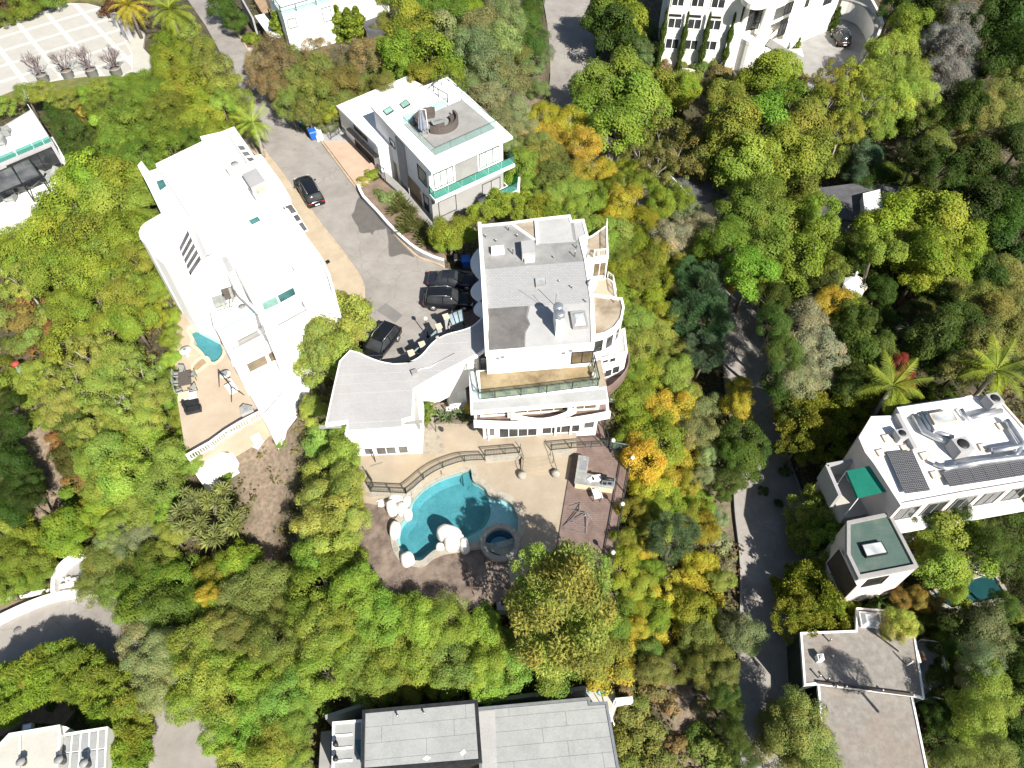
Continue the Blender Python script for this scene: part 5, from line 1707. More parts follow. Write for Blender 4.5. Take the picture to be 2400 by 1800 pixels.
# ================================================================== cream mansion at the top
mn = thing('cream_mansion', 'large cream mansion with many dark-framed windows, portico and curved drive', 'house', (30, 103, -5))
EA, EB = XY(1546, 152, -5.2), XY(1706, 162, -5.2)
ed_ = (Vector(EB) - Vector(EA)).normalized()
en_ = Vector((-ed_.y, ed_.x))
fr_ = [EA, EB, tuple(Vector(EB) + en_ * 14), tuple(Vector(EA) + en_ * 14)]
block(mn, fr_, -7, 8.0, 'stucco_cream', 'roof_white', 0.3, 0.4)
wins = []
for lt, rb in (((1562, 89), (1588, 115)), ((1606, 92), (1632, 117)), ((1650, 94), (1676, 118)), ((1568, 41), (1594, 67)), ((1614, 43), (1640, 69)), ((1660, 45), (1686, 71)), ((1577, -8), (1601, 15)), ((1623, -6), (1648, 17)), ((1670, -4), (1696, 20))):
 wpx(mn, EA, EB, lt, rb, pane='glass_dark', frame='white_metal', nx=2, fw=0.16, proud=0.08)
for lt, rb in (((1569, 33), (1596, 39)), ((1616, 35), (1642, 41)), ((1662, 38), (1689, 43))):
 wpx(mn, EA, EB, lt, rb, pane='glass_dark', frame='dark_metal', nx=3, fw=0.1, name='fanlight')
# centre bay and right wing
CA, CB = tuple(Vector(EB) + en_ * 0.8), tuple(Vector(XY(1822, 132, -4.5)) + Vector((0, 1.0)))
block(mn, [CA, CB, (CB[0] + 1, CB[1] + 14), (CA[0], CA[1] + 14)], -7, 8.0, 'stucco_cream', 'roof_white', 0.3, 0.4)
for lt, rb, nx in (((1747, 22), (1776, 66), 2), ((1722, 20), (1740, 50), 1), ((1775, 22), (1787, 52), 1), ((1730, -8), (1745, 12), 1)):
 wpx(mn, CA, CB, lt, rb, pane='glass_dark', frame='dark_metal', nx=nx, fw=0.12)
RA, RB = XY(1822, 132, -4.5), XY(1943, 66, -3.4)
rd_ = (Vector(RB) - Vector(RA)).normalized()
rn_ = Vector((-rd_.y, rd_.x))
block(mn, [RA, RB, tuple(Vector(RB) + rn_ * 14), tuple(Vector(RA) + rn_ * 12)], -7, 8.0, 'stucco_cream', 'roof_white', 0.3, 0.4)
for c, w, h, nx in (((1834, 68), 1.5, 1.8, 2), ((1848, 19), 1.6, 1.5, 2), ((1892, 5), .7, 1.2, 1), ((1941, -1), 1.9, 1.2, 3)):
 wsz(mn, RA, RB, c, w, h, pane='glass_dark', frame='dark_metal', nx=nx, fw=0.14)
wsz(mn, RA, RB, (1838, 48), 1.6, .5, pane='glass_dark', frame='dark_metal', nx=3, fw=0.1, name='fanlight')
tz = -0.6
tp = smooth_loop(PL([(1704, 96), (1722, 97), (1736, 98), (1748, 104), (1762, 107), (1778, 104), (1792, 98), (1800, 97)], tz), 2, False)
MB().prism(tp + [tuple(Vector(CB) + Vector((-1, 1))), CA], -7, tz).build('portico_base', 'stucco_cream', mn)
MB().ring(tp + [CB, CA], offset(tp + [CB, CA], -0.2), tz - 0.1, tz + 0.5).build('portico_parapet', 'stucco_cream', mn)
for (b0, t0) in (((1736, 83), (1750, 13)), ((1779, 88), (1792, 14))):
 x, y, _ = P(*b0, tz)
 MB().lathe((x, y, tz), [(0.55, 0), (0.55, 0.2), (0.42, 0.3), (0.38, 5.2), (0.55, 5.4), (0.55, 5.6), (0, 5.6)], 16).build('column', 'stucco_cream', mn)
bal_ = smooth_loop(PL([(1738, -6), (1752, 8), (1775, 13), (1797, 9), (1812, -4)], 5.6), 3, False)
MB().prism(bal_ + [CB, CA], 5.0, 5.7, bottom=True).build('balcony', 'stucco_cream', mn)
rw = [P(1800, 98, tz), P(1840, 122, -2.2), P(1880, 142, -3.6)]
for a, b in zip(rw[:-1], rw[1:]):
 MB().prism([(a[0], a[1]), (b[0], b[1]), (b[0] + .2, b[1] + 2.2), (a[0] + .2, a[1] + 2.2)], -7, (a[2] + b[2]) / 2).build('stair_flight', 'stucco_cream', mn)
 MB().bar((a[0], a[1], a[2]), (b[0], b[1], b[2]), 0.3, 1.0).build('stair_parapet', 'concrete', mn)
dp_ = [(1866, 76), (1905, 70), (1945, 66), (1962, 44), (1992, 46), (2018, 66), (2032, 95), (2030, 122), (2005, 150), (1975, 175), (1930, 196), (1895, 205), (1880, 160), (1862, 122)]
paved('mansion_drive', dp_, -3.7, 'concrete', 2.0)
cw = smooth_loop([P(1963, 30, -3), P(1990, 36, -3), P(2015, 48, -3), (P(2032, 72, -3)), P(2040, 95, -3), P(2036, 115, -3), P(2018, 134, -3)], 3, False)
t = thing('curved_wall', 'curved white retaining wall round the parking place of the cream mansion', 'wall', cw[6])
q = MB()
for a, b in zip(cw[:-1], cw[1:]):
 q.bar((a[0], a[1], -2.6), (b[0], b[1], -2.6), 0.4, 3.4)
q.build('wall', 'stucco_cream', t)
q = MB()
for a, b in zip(cw[:-1], cw[1:]):
 q.bar((a[0], a[1], -0.86), (b[0], b[1], -0.86), 0.55, 0.12)
q.build('coping', 'concrete', t)
cw2 = [P(2005, -20, -2), P(2040, 15, -2), P(2056, 45, -2), P(2064, 68, -2)]
t = thing('boundary_wall', 'pale boundary wall sloping down beside the dark trees past the curved wall', 'wall', cw2[1])
q = MB()
for a, b in zip(cw2[:-1], cw2[1:]):
 q.bar((a[0], a[1], -2.6), (b[0], b[1], -2.6), 0.4, 3.0)
q.build('wall', 'stucco_cream', t)
MB().prism(PL([(1545, 155), (1700, 170), (1800, 175), (1880, 205), (1860, 225), (1700, 215), (1600, 190), (1535, 175)], -5.5), -7.5, -5.6).build('garden_bed', 'mulch')['kind'] = 'structure'
t = thing('garden_wall', 'white garden wall showing between the trees below the cream mansion', 'wall', P(1650, 190, -6))
MB().bar(P(1600, 172, -5.9), P(1680, 182, -5.9), 0.3, 1.6).build('wall', 'stucco_cream', t)
t = thing('garden_wall', 'white wall beside the drive foot under the gold tree of the cream mansion', 'wall', P(1720, 175, -6))
MB().bar(P(1705, 165, -5.9), P(1730, 205, -5.9), 0.3, 2.0).build('wall', 'stucco_cream', t)

# ================================================================== houses on the right
sh = thing('solar_house', 'white flat-roofed house with two solar arrays and roof ducts', 'house', (38, 32, -8))
sr = [(2012, 1027), (2027, 1062), (2048, 1089), (2110, 1186), (2260, 1158), (2440, 1128), (2440, 1020), (2400, 1003), (2338, 932), (2275, 929), (2102, 955), (2097, 976), (2041, 978)]
srp = PL(sr, 0.0)
block(sh, srp, -9, 0.0, 'stucco_pink', 'stucco', 0.12, 0.18)
MB().prism(PL([(2102, 955), (2275, 929), (2288, 946), (2112, 974)], 0.5), -0.1, 0.5).build('parapet', 'stucco', sh)
MB().bar(P(2100, 975, 0.2), P(2142, 1055, 0.2), 0.35, 0.7).build('roof_curb', 'stucco_grey', sh)
for px in ([(2067, 1020), (2086, 1017), (2094, 1032), (2076, 1036)], [(2110, 1044), (2130, 1041), (2136, 1052), (2117, 1056)], [(2053, 1055), (2072, 1051), (2080, 1065), (2062, 1069)], [(2155, 1062), (2176, 1058), (2184, 1073), (2164, 1077)], [(2180, 1106), (2198, 1103), (2206, 1117), (2188, 1121)], [(2335, 992), (2355, 989), (2364, 1003), (2345, 1006)], [(2293, 1041), (2310, 1038), (2318, 1052), (2301, 1056)]):
 skylight(sh, px, 0.0, 'window_blind', 'cream_stone', 0.15)
hat = PL([(2176, 970), (2225, 961), (2246, 985), (2190, 1000)], 1.2)
MB().prism(PL([(2172, 972), (2235, 962), (2258, 990), (2192, 1008)], 0.9), -0.1, 0.9).build('roof_hatch', 'stucco', sh)
skylight(sh, [(2178, 969), (2232, 961), (2246, 985), (2192, 994)], 0.9, 'skylight_white', 'cream_stone', 0.25)


def duct(pts, r=0.26, z=0.45, mat='galvanised'):
 m = MB()
 m.tube([P(a, b, z) for a, b in pts], r, 10)
 m.build('duct', mat, sh)


duct([(2143, 974), (2167, 1012), (2200, 1028), (2238, 1042)])
duct([(2156, 971), (2180, 1006), (2212, 1018), (2234, 1026)])
duct([(2165, 968), (2186, 1000)])
duct([(2276, 978), (2310, 970), (2347, 963)])
duct([(2358, 985), (2375, 1008), (2396, 1040), (2392, 1046), (2325, 1057)])
duct([(2240, 1092), (2300, 1082), (2400, 1070), (2440, 1063)])
duct([(2190, 1085), (2216, 1098), (2250, 1092)], 0.2)
duct([(2395, 1040), (2384, 1062), (2376, 1070)], 0.22)
duct([(2252, 960), (2262, 975), (2275, 985)], 0.22)
for (px, py, s, lb) in ((2111, 1020, 0.75, 0), (2247, 1052, 1.15, 0), (2325, 942, 0.95, 0)):
 x, y, _ = P(px, py, 0.5)
 MB().box((x, y, s * 0.55), (s * 1.15, s * 1.15, s * 1.1), 0.25).build('condenser', 'grey_plastic' if False else 'stucco_grey', sh)
 c = sh.children[-1]
 MB().lathe((x, y, s * 1.1), [(s * 0.42, 0), (s * 0.42, 0.03), (s * 0.15, 0.06), (0, 0.06)], 16).build('fan', 'dark_metal', c)
for nm, lb, c4, nu, nv in (('solar_array', 'smaller solar array of eight panels standing square by the green awning', ((2079, 1061), (2139, 1055), (2181, 1149), (2121, 1157)), 2, 4), ('solar_array', 'long solar array running along the front edge of the white roof', ((2208, 1106), (2420, 1066), (2440, 1108), (2226, 1141)), 7, 1)):
 A_, B_, C_, D_ = (Vector(P(*q, 0.35)) for q in c4)
 t = thing(nm, lb, 'solar array', tuple((A_ + C_) / 2), 0, 'solar arrays on the white roof')
 for i in range(nu):
  for j in range(nv):
   bl_ = lambda u, v: A_.lerp(B_, u).lerp(D_.lerp(C_, u), v)
   g = 0.012
   p4 = [bl_((i + g) / nu, (j + g) / nv), bl_((i + 1 - g) / nu, (j + g) / nv), bl_((i + 1 - g) / nu, (j + 1 - g) / nv), bl_((i + g) / nu, (j + 1 - g) / nv)]
   m = MB().prism([(v.x, v.y) for v in p4], 0.3, 0.35, bottom=True)
   o = m.build('panel', 'solar_cell', t)
   # local frame along the panel so that the cells run with its edges
   ang = math.atan2(p4[1].y - p4[0].y, p4[1].x - p4[0].x)
   o.data.transform(Matrix.Translation(t.location) )
   o.data.transform(Matrix.Translation(-p4[0]))
   o.data.transform(Matrix.Rotation(-ang, 4, 'Z'))
   o.location = p4[0] - t.location
   o.rotation_euler = (0, 0, ang)
# front face recess with windows
fa, fb = srp[3], srp[5]
L = (Vector(fb) - Vector(fa)).length
for k in range(5):
 opening(sh, fa, fb, 0.4 + k * L / 5, (k + 0.85) * L / 5, -2.6, -0.6, pane='glass_dark', frame='grey_plastic', nx=2)
MB().bar((fa[0], fa[1] - 0.4, -3.0), (fb[0], fb[1] - 0.4, -3.0), 1.2, 0.35).build('ledge', 'stucco', sh)
for k in range(4):
 opening(sh, fa, fb, 1.2 + k * L / 4, (k + 0.7) * L / 4, -6.5, -4, pane='glass_teal', frame='dark_metal', nx=3)
# awning and court
aw2 = thing('green_awning', 'emerald green canvas awning on the near side of the solar roof house', 'awning', P(2030, 1130, -2))
a_, b_, c_, e_ = P(1984, 1104, -1.3), P(2054, 1089, -0.4), P(2088, 1150, -0.4), P(2011, 1168, -1.3)
m = MB()
th = 0.04
up3 = lambda p, k: (p[0], p[1], p[2] + k)
m.add([up3(p, 0) for p in (a_, b_, c_, e_)] + [up3(p, th) for p in (a_, b_, c_, e_)], [[3, 2, 1, 0], [4, 5, 6, 7], [0, 1, 5, 4], [1, 2, 6, 5], [2, 3, 7, 6], [3, 0, 4, 7]])
m.build('canvas', 'awning_green', aw2)
m = MB()
A_, E_ = Vector(a_), Vector(e_)
for k in range(12):
 p, q = A_.lerp(E_, k / 12), A_.lerp(E_, (k + 1) / 12)
 m.add([p, q, q - Vector((0, 0, .22)), (p + q) / 2 - Vector((0, 0, .3)), p - Vector((0, 0, .22))], [[0, 1, 2, 3, 4]])
m.build('valance', 'awning_green', aw2)
m = MB()
for p in (a_, e_):
 m.bar((p[0], p[1], p[2] - 3), p, 0.06)
m.build('pole', 'white_metal', aw2, kind='stuff')
ct = PL([(1930, 1106), (2046, 1085), (2090, 1165), (2085, 1195), (1975, 1215), (1950, 1165)], -4.2)
MB().prism(ct, -9, -4.2).build('court_floor', 'pale_concrete', sh)
PADS.append((ct, -4.6, 0.2))
q = MB()
for a, b in (((1928, 1105), (1958, 1175)), ((1928, 1105), (2012, 1090))):
 q.bar(P(*a, -3.2), P(*b, -3.2), 0.3, 2.2)
q.build('court_wall', 'stucco_grey', sh)

gh = thing('green_roof_house', 'small pink-walled house under a flat green roof with a white skylight', 'house', (26, 24, -9))
gp = PL([(1984, 1224), (2084, 1203), (2150, 1330), (2011, 1357), (1984, 1300)], -2.2)
block(gh, gp, -10, -2.2, 'stucco_pink', 'roof_green', 0.18, 0.25, 'concrete')
skylight(gh, [(2019, 1276), (2066, 1268), (2082, 1296), (2032, 1305)], -2.2, 'skylight_white', 'dark_metal', 0.3)
GA, GB = gp[3], gp[2]
wpx(gh, GA, GB, (2035, 1358), (2065, 1366), frame='dark_metal')
wsz(gh, gp[4], gp[3], (1972, 1345), 3.2, 3.0, pane='wood_brown', frame='stucco_pink', name='garage_door')

rh = thing('gravel_roof_house', 'house with a two-level grey gravel roof and tree shadows', 'house', (23, 15, -10))
r1 = PL([(1876, 1483), (2006, 1478), (2008, 1425), (2075, 1430), (2072, 1487), (2144, 1492), (2166, 1637), (2137, 1630), (1917, 1603), (1885, 1606)], -6.6)
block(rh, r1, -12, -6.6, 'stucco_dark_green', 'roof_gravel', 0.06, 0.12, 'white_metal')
r2 = PL([(1916, 1600), (2137, 1628), (2150, 1690), (2185, 1860), (1945, 1860), (1930, 1750)], -7.0)
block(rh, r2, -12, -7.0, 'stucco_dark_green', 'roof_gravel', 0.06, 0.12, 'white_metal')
skylight(rh, [(2013, 1433), (2062, 1437), (2068, 1470), (2020, 1468)], -6.6, 'skylight_white', 'stucco', 0.3, dome=0.3)
skylight(rh, [(1915, 1533), (1930, 1532), (1933, 1546), (1919, 1548)], -6.6, 'skylight_white', 'white_metal', 0.6, dome=0.1)
for px, py, h in ((1943, 1503, 0.5), (1948, 1541, 0.4), (1917, 1588, 0.6), (1937, 1595, 0.6), (1957, 1612, 0.5), (1980, 1612, 0.4), (2011, 1626, 0.7), (2066, 1620, 0.3)):
 vent(rh, px, py, -6.6, h, 0.06)
x, y, _ = P(2125, 1560, -6.6)
q = MB()
q.bar((x, y, -6.6), (x, y, -5.5), 0.08)
q.bar((x - .5, y + .2, -3.5), (x + .5, y - .1, -5.4), 0.1)
q.build('turbine_vent', 'white_metal', rh)
q = MB().bar(P(1915, 1600, -6.5), P(2140, 1629, -6.5), 0.12, 0.25)
q.build('roof_edge_or_shade', 'wood_brown', rh)
by = PL([(2146, 1508), (2192, 1514), (2216, 1650), (2168, 1640)], -8.3)
MB().prism(by, -8.8, -8.3, bottom=True).build('balcony', 'roof_sheet', rh)
rail_parts(rh, [(by[0][0], by[0][1], -8.3), (by[1][0], by[1][1], -8.3), (by[2][0], by[2][1], -8.3), (by[3][0], by[3][1], -8.3)], 1.0, 1.6, 'white_metal', 0.16, 0.02)
x, y, _ = P(2152, 1540, -8.2)
tag(MB().box((x, y, -7.9), (0.5, 0.9, 0.06), 0.4).box((x, y, -8.1), (0.08, 0.08, 0.4)).build('side_table', 'orange_paint'), 'small orange table on the railed balcony of the gravel roof house', 'table')
paved('garage_drive', [(1850, 1195), (1885, 1195), (1930, 1255), (1960, 1320), (1990, 1385), (1930, 1400), (1895, 1330), (1880, 1240)], -9.3, 'asphalt', 1.0)
dp2 = thing('back_pool', 'dark teal rectangular pool half shaded under trees behind the green roof house', 'swimming pool', P(2260, 1390, -9))
bp_ = PL([(2180, 1395), (2325, 1342), (2358, 1398), (2230, 1425)], -8.9)
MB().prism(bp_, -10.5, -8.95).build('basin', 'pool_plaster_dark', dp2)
MB().sheet(bp_, -8.9).build('water', 'water', dp2)
MB().ring(offset(bp_, 0.35), bp_, -9.6, -8.8).build('coping', 'coping', dp2)
PADS.append((bp_, -10.6, 0.6))
paved('pool_terrace', [(2250, 1310), (2310, 1318), (2330, 1342), (2280, 1358), (2240, 1350)], -8.85, 'stucco_pink', 1.0)
x, y, _ = P(2282, 1341, -8.85)
tag(MB().lathe((x, y, -8.85), [(0.2, 0), (0.2, 0.2), (0, 0.25)], 12).build('garden_light', 'globe_glass'), 'small white ball light on the pink paving beside the dark pool', 'light')
# gazebo among trees
gz = thing('gazebo', 'white octagonal gazebo roof with finial among dark trees', 'gazebo', P(1995, 680, -9))
gx, gy, _ = P(1995, 664, -6.4)
m = MB()
m2 = MB()
pts8 = [(gx + 1.75 * math.cos(math.pi / 8 + k * math.pi / 4), gy + 1.75 * math.sin(math.pi / 8 + k * math.pi / 4)) for k in range(8)]
for k in range(8):
 a, b = pts8[k], pts8[(k + 1) % 8]
 MB().add([(a[0], a[1], -6.4), (b[0], b[1], -6.4), (gx, gy, -5.2)], [[0, 1, 2]]).build('roof_panel_or_shade', 'stucco', gz)
 m2.bar((a[0], a[1], -6.45), (b[0], b[1], -6.45), 0.1, 0.14)
 MB().bar((gx + (a[0] - gx) * .9, gy + (a[1] - gy) * .9, -9.2), (gx + (a[0] - gx) * .9, gy + (a[1] - gy) * .9, -6.45), 0.12).build('post', 'white_metal', gz)
m2.build('eaves', 'cream_stone', gz)
MB().lathe((gx, gy, -5.25), [(0.2, 0), (0.12, 0.3), (0.18, 0.5), (0, 0.7)], 10).build('finial', 'white_metal', gz)
# sheds and roofs half hidden by trees
s1 = thing('shed', 'dark shingle roofed shed under the sparse grey tree', 'shed', P(1640, 450, -8))
sp_ = PL([(1573, 410), (1612, 398), (1700, 428), (1725, 447), (1652, 473), (1625, 466)], -4.5)
MB().prism(sp_, -9, -4.7, cap=False).build('wall', 'stucco', s1)
MB().prism(offset(sp_, 0.2), -4.7, -4.5, bottom=True).build('roof', 'shingle_dark', s1)
MB().bar(P(1570, 412, -4.5), P(1626, 470, -4.5), 0.15, 0.25).build('fascia', 'white_metal', s1)
MB().prism(PL([(1660, 440), (1720, 425), (1735, 452), (1680, 470)], -5.2), -6, -5.2).build('porch_roof', 'brick_red', s1)
s2 = thing('cottage', 'cottage with dark roof and white roof vent in the shade of the big trees', 'cottage', P(2030, 480, -9))
cp2 = PL([(1900, 445), (2020, 430), (2135, 440), (2120, 500), (2030, 520), (1910, 500)], -5)
MB().prism(cp2, -10, -5.2, cap=False).build('wall', 'stucco_grey', s2)
MB().prism(offset(cp2, 0.2), -5.2, -5.0, bottom=True).build('roof', 'shingle_dark', s2)
MB().prism(PL([(2022, 455), (2062, 445), (2068, 490), (2026, 498)], -4.0), -5.1, -3.9).build('dormer', 'stucco', s2)
x, y, _ = P(2080, 466, -4.4)
MB().box((x, y, -4.6), (0.9, 0.9, 0.8), 0.3).build('condenser', 'stucco_grey', s2)
s3 = thing('garden_house', 'pale gabled garden house wall with a round window in dark shade', 'garden house', P(2120, 760, -9))
A_, B_ = Vector(XY(2095, 775, -8.8)), Vector(XY(2132, 735, -8.8))
d_ = (B_ - A_)
n3 = Vector((-d_.y, d_.x)).normalized() * -1.0
n3 = -n3 if n3.x < 0 else n3
m = MB()
va = [(A_.x, A_.y, -9.5), (B_.x, B_.y, -9.5), (B_.x, B_.y, -6.8), ((A_.x + B_.x) / 2, (A_.y + B_.y) / 2, -5.6), (A_.x, A_.y, -6.8)]
vb = [(x + n3.x * 3.5, y + n3.y * 3.5, z) for x, y, z in va]
m.add(va + vb, [[0, 1, 2, 3, 4], [9, 8, 7, 6, 5], [0, 5, 6, 1], [1, 6, 7, 2], [4, 9, 5, 0]])
m.build('wall', 'stucco', s3)
MB().add([va[4], va[3], vb[3], vb[4]], [[0, 1, 2, 3]]).add([va[3], va[2], vb[2], vb[3]], [[0, 1, 2, 3]]).build('roof', 'shingle_dark', s3)
MB().bar(va[3], (va[2][0], va[2][1], va[2][2] - 0.1), 0.16, 0.16).build('bargeboard', 'white_metal', s3)

# ================================================================== grey-roofed house at the bottom
bh = thing('grey_roof_house', 'wide house with grey sheet roofs at the bottom, raised centre block', 'house', (-2, 13, -12))
iz = -5.6
i1 = PL([(853, 1668), (1116, 1644), (1126, 1783), (850, 1805)], iz)
MB().prism(i1, -13, iz - 0.02, cap=False).build('wall', 'dark_metal', bh)
MB().sheet(i1, iz - 0.02).build('roof', 'concrete', bh)
MB().ring(offset(i1, 0.12), offset(i1, -0.1), iz - 0.35, iz + 0.06).build('gutter', 'dark_metal', bh)
laid_sheets(bh, offset(i1, -0.14), iz, i1[0], i1[1], 1.08, 'roof_sheet', cross=6.5, gap=0.018)
i2z = -6.6
i2 = PL([(1119, 1663), (1379, 1639), (1380, 1651), (1420, 1649), (1452, 1830), (1130, 1830)], i2z)
MB().prism(i2, -13, i2z - 0.02, cap=False).build('wall', 'stucco_grey', bh)
MB().sheet(i2, i2z - 0.02).build('roof', 'concrete', bh)
laid_sheets(bh, offset(i2, -0.1), i2z, i1[0], i1[1], 1.0, 'roof_sheet', cross=6, seed=4, gap=0.018)
MB().ring(offset(i2, 0.14), offset(i2, -0.06), i2z - 0.3, i2z + 0.07).build('gutter', 'galvanised', bh)
MB().prism(PL([(1122, 1668), (1160, 1664), (1166, 1830), (1132, 1830)], i2z + 0.03), i2z - 0.01, i2z + 0.035).build('roof_strip', 'roof_white', bh)
i3z = -7.0
i3 = PL([(780, 1693), (852, 1687), (850, 1840), (778, 1840)], i3z)
block(bh, i3, -13, i3z, 'stucco', 'roof_sheet', 0.06, 0.15)
for k, yy in enumerate((1722, 1752, 1782)):
 MB().prism(PL([(786, yy), (826, yy - 3), (826, yy + 2), (786, yy + 5)], i3z), i3z - 0.01, i3z + 0.05).build('roof_batten', 'stucco', bh)
MB().prism(PL([(832, 1735), (850, 1733), (850, 1790), (836, 1760)], i3z), i3z - 0.01, i3z + 0.02).build('roof_patch', 'glass_teal', bh)
for px, py in ((789, 1747), (789, 1781)):
 vent(bh, px, py, i3z, 0.5, 0.14, 'vent_hood', 'dark_metal')
for px in ([(990, 1778), (1000, 1771), (1010, 1776), (1000, 1783)], [(1078, 1764), (1087, 1756), (1093, 1763), (1083, 1772)]):
 MB().prism(PL(px, iz), iz, iz + 0.05).build('roof_tile', 'white_cloth', bh)
for px, py in ((1193, 1677 - 0), (1262, 1672),):
 pass
for px, py in ((933, 1680), (995, 1674)):
 vent(bh, px, py, iz, 0.35, 0.06)
PADS.append((offset(i1, 2), -12.4, 0))
MB().prism(PL([(752, 1715), (776, 1712), (770, 1840), (745, 1840)], -11), -13.5, -11).build('side_passage', 'concrete', bh)
bw = thing('back_wall', 'concrete back wall in deep shade behind the grey sheet roofs', 'wall', P(1100, 1640, -10))
MB().bar(P(770, 1690, -9.5), P(860, 1660, -9.5), 0.3, 2.5).build('wall', 'concrete', bw)
MB().bar(P(1120, 1655, -9.5), P(1370, 1622, -9.5), 0.3, 2.5).build('wall', 'concrete', bw)
MB().prism(PL([(1360, 1622), (1440, 1615), (1448, 1650), (1430, 1700), (1420, 1650), (1385, 1645)], -10), -12, -10).build('side_yard', 'pale_concrete')['kind'] = 'structure'
t = thing('ladder_frame', 'thin white pole frame leaning in the side yard by the grey roofs', 'frame', P(1430, 1690, -10))
q = MB()
q.bar(P(1422, 1650, -8.5), P(1440, 1700, -10), 0.06)
q.bar(P(1440, 1640, -8.5), P(1430, 1705, -10), 0.06)
q.build('pole', 'white_metal', t, kind='stuff')
t = thing('plaster_wall', 'short white plaster wall in the scrub east of the grey roofs', 'wall', P(1460, 1650, -10))
MB().bar(P(1440, 1648, -9.8), P(1480, 1644, -9.8), 0.35, 1.6).build('wall', 'stucco', t)
for px, lb in (((1379, 1611), 'pale blue plastic tarpaulin heap by the corner of the grey roofs'), ((1410, 1618), 'small pale blue plastic heap right of the larger one by the grey roofs')):
 x, y, _ = P(*px, -9.6)
 r = random.Random(px[0])
 m = MB()
 for _ in range(7):
  m.lathe((x + r.uniform(-.4, .4), y + r.uniform(-.2, .2), -9.9), [(.22, 0), (.2, r.uniform(.1, .3)), (0, r.uniform(.3, .4))], 6)
 tag(m.build('tarpaulin', 'blue_paint'), lb, 'tarpaulin', 'blue plastic heaps')

# ================================================================== cream roof at the bottom left
jh = thing('cream_roof_house', 'cream flat-roofed house with a glass-panelled roof at the bottom left corner', 'house', (-32, 14, -12))
jz = -8.0
j1 = PL([(-80, 1760), (0, 1744), (23, 1720), (141, 1700), (144, 1722), (130, 1860), (-80, 1860)], jz)
block(jh, j1, -13.5, jz, 'stucco_cream', 'pale_concrete', 0.1, 0.15)
j2 = PL([(144, 1721), (252, 1704), (243, 1860), (130, 1860)], jz - 0.4)
block(jh, j2, -13.5, jz - 0.4, 'stucco_cream', 'stucco_cream', 0.05, 0.12)
A_, B_, C_, D_ = (Vector(P(*q, jz - 0.35)) for q in ((148, 1726), (250, 1709), (244, 1850), (136, 1850)))
for i in range(5):
 for j in range(3):
  bl_ = lambda u, v: A_.lerp(B_, u).lerp(D_.lerp(C_, u), v)
  p4 = [bl_((i + .12) / 5, (j + .05) / 3), bl_((i + .88) / 5, (j + .05) / 3), bl_((i + .88) / 5, (j + .95) / 3), bl_((i + .12) / 5, (j + .95) / 3)]
  MB().prism([(v.x, v.y) for v in p4], jz - 0.42, jz - 0.34).build('glass_panel', 'roof_sheet', jh)
MB().bar(P(48, 1718, jz + .1), P(44, 1840, jz + .1), 0.1, 0.08).build('roof_batten', 'stucco', jh)
skylight(jh, [(52, 1698), (75, 1693), (74, 1708), (50, 1714)], jz - 1, 'window_blind', 'grey_plastic', 0.4)
MB().prism(PL([(141, 1700), (156, 1703), (148, 1721), (143, 1721)], jz - .3), -13, jz - .3).build('drain_box', 'stucco_cream', jh)
for px, py in ((62, 1790), (150, 1785), (208, 1793)):
 vent(jh, px, py, jz - 0.3, 0.8, 0.22, 'chimney_pot', 'grey_plastic')
paved('side_bank', [(-60, 1690), (60, 1640), (120, 1622), (180, 1660), (150, 1700), (60, 1690), (0, 1725)], -12.0, 'dirt', 1.0)
# play frame on the slope
pf = thing('play_structure', 'red and blue play structure in the scrub at the left edge', 'play structure', P(60, 870, -6.8))
for px, py, h, r in ((35, 852, 1.6, 0.42), (57, 881, 1.6, 0.55)):
 x, y, _ = P(px, py, -5)
 MB().lathe((x, y, -6.9), [(0.08, 0), (0.08, 1.8), (r, 1.82), (r * .8, 2.0), (0, 2.1)], 16).build('mushroom_roof', 'red_paint', pf)
for c4 in (((33, 855), (45, 850), (52, 868), (42, 872)), ((62, 890), (78, 888), (84, 902), (66, 902)), ((80, 888), (95, 885), (108, 895), (90, 902))):
 MB().prism(PL(c4, -5.6), -6.3, -5.6, bottom=True).build('panel', 'blue_paint', pf)
MB().bar(P(45, 862, -5.6), P(80, 905, -6.8), 0.3, 0.08).build('slide', 'blue_paint', pf)
t = thing('curved_wall', 'curved white wall along the lower bend drive at the left', 'wall', P(180, 1310, -12))
cwl = smooth_loop([P(233, 1285, -12), P(200, 1295, -12), P(165, 1313, -12), P(142, 1335, -12), P(131, 1360, -12), P(130, 1392, -12)], 3, False)
q = MB()
for a, b in zip(cwl[:-1], cwl[1:]):
 q.bar((a[0], a[1], -12.3), (b[0], b[1], -12.3), 0.35, 1.6)
q.build('wall', 'stucco', t)
t = thing('retaining_wall', 'long white retaining wall along the upper edge of the lower bend road', 'wall', P(100, 1410, -13))
rl = smooth_loop([P(a, b, -12.6) for a, b in ((-60, 1485), (0, 1452), (50, 1428), (100, 1408), (140, 1397), (185, 1391), (240, 1389), (290, 1399), (320, 1418))], 3, False)
q = MB()
for a, b in zip(rl[:-1], rl[1:]):
 q.bar((a[0], a[1], -12.9), (b[0], b[1], -12.9), 0.6, 1.3)
q.build('wall', 'stucco', t)
rr = random.Random(9)
rp = thing('rock_heap', 'heap of sharp white rocks by the curved white wall of the lower drive', 'rock heap', P(155, 1370, -12.7))
for k in range(9):
 x, y, _ = P(140 + rr.uniform(0, 40), 1352 + rr.uniform(0, 35), -12.3)
 m = MB()
 a = rr.uniform(0, 3)
 m.lathe((x, y, -12.75), [(rr.uniform(.2, .4), 0), (rr.uniform(.25, .4), .25), (rr.uniform(.05, .15), rr.uniform(.4, .6)), (0, .62)], 5)
 m.sm = [False] * len(m.f)
 m.build('rock', 'boulder', rp)
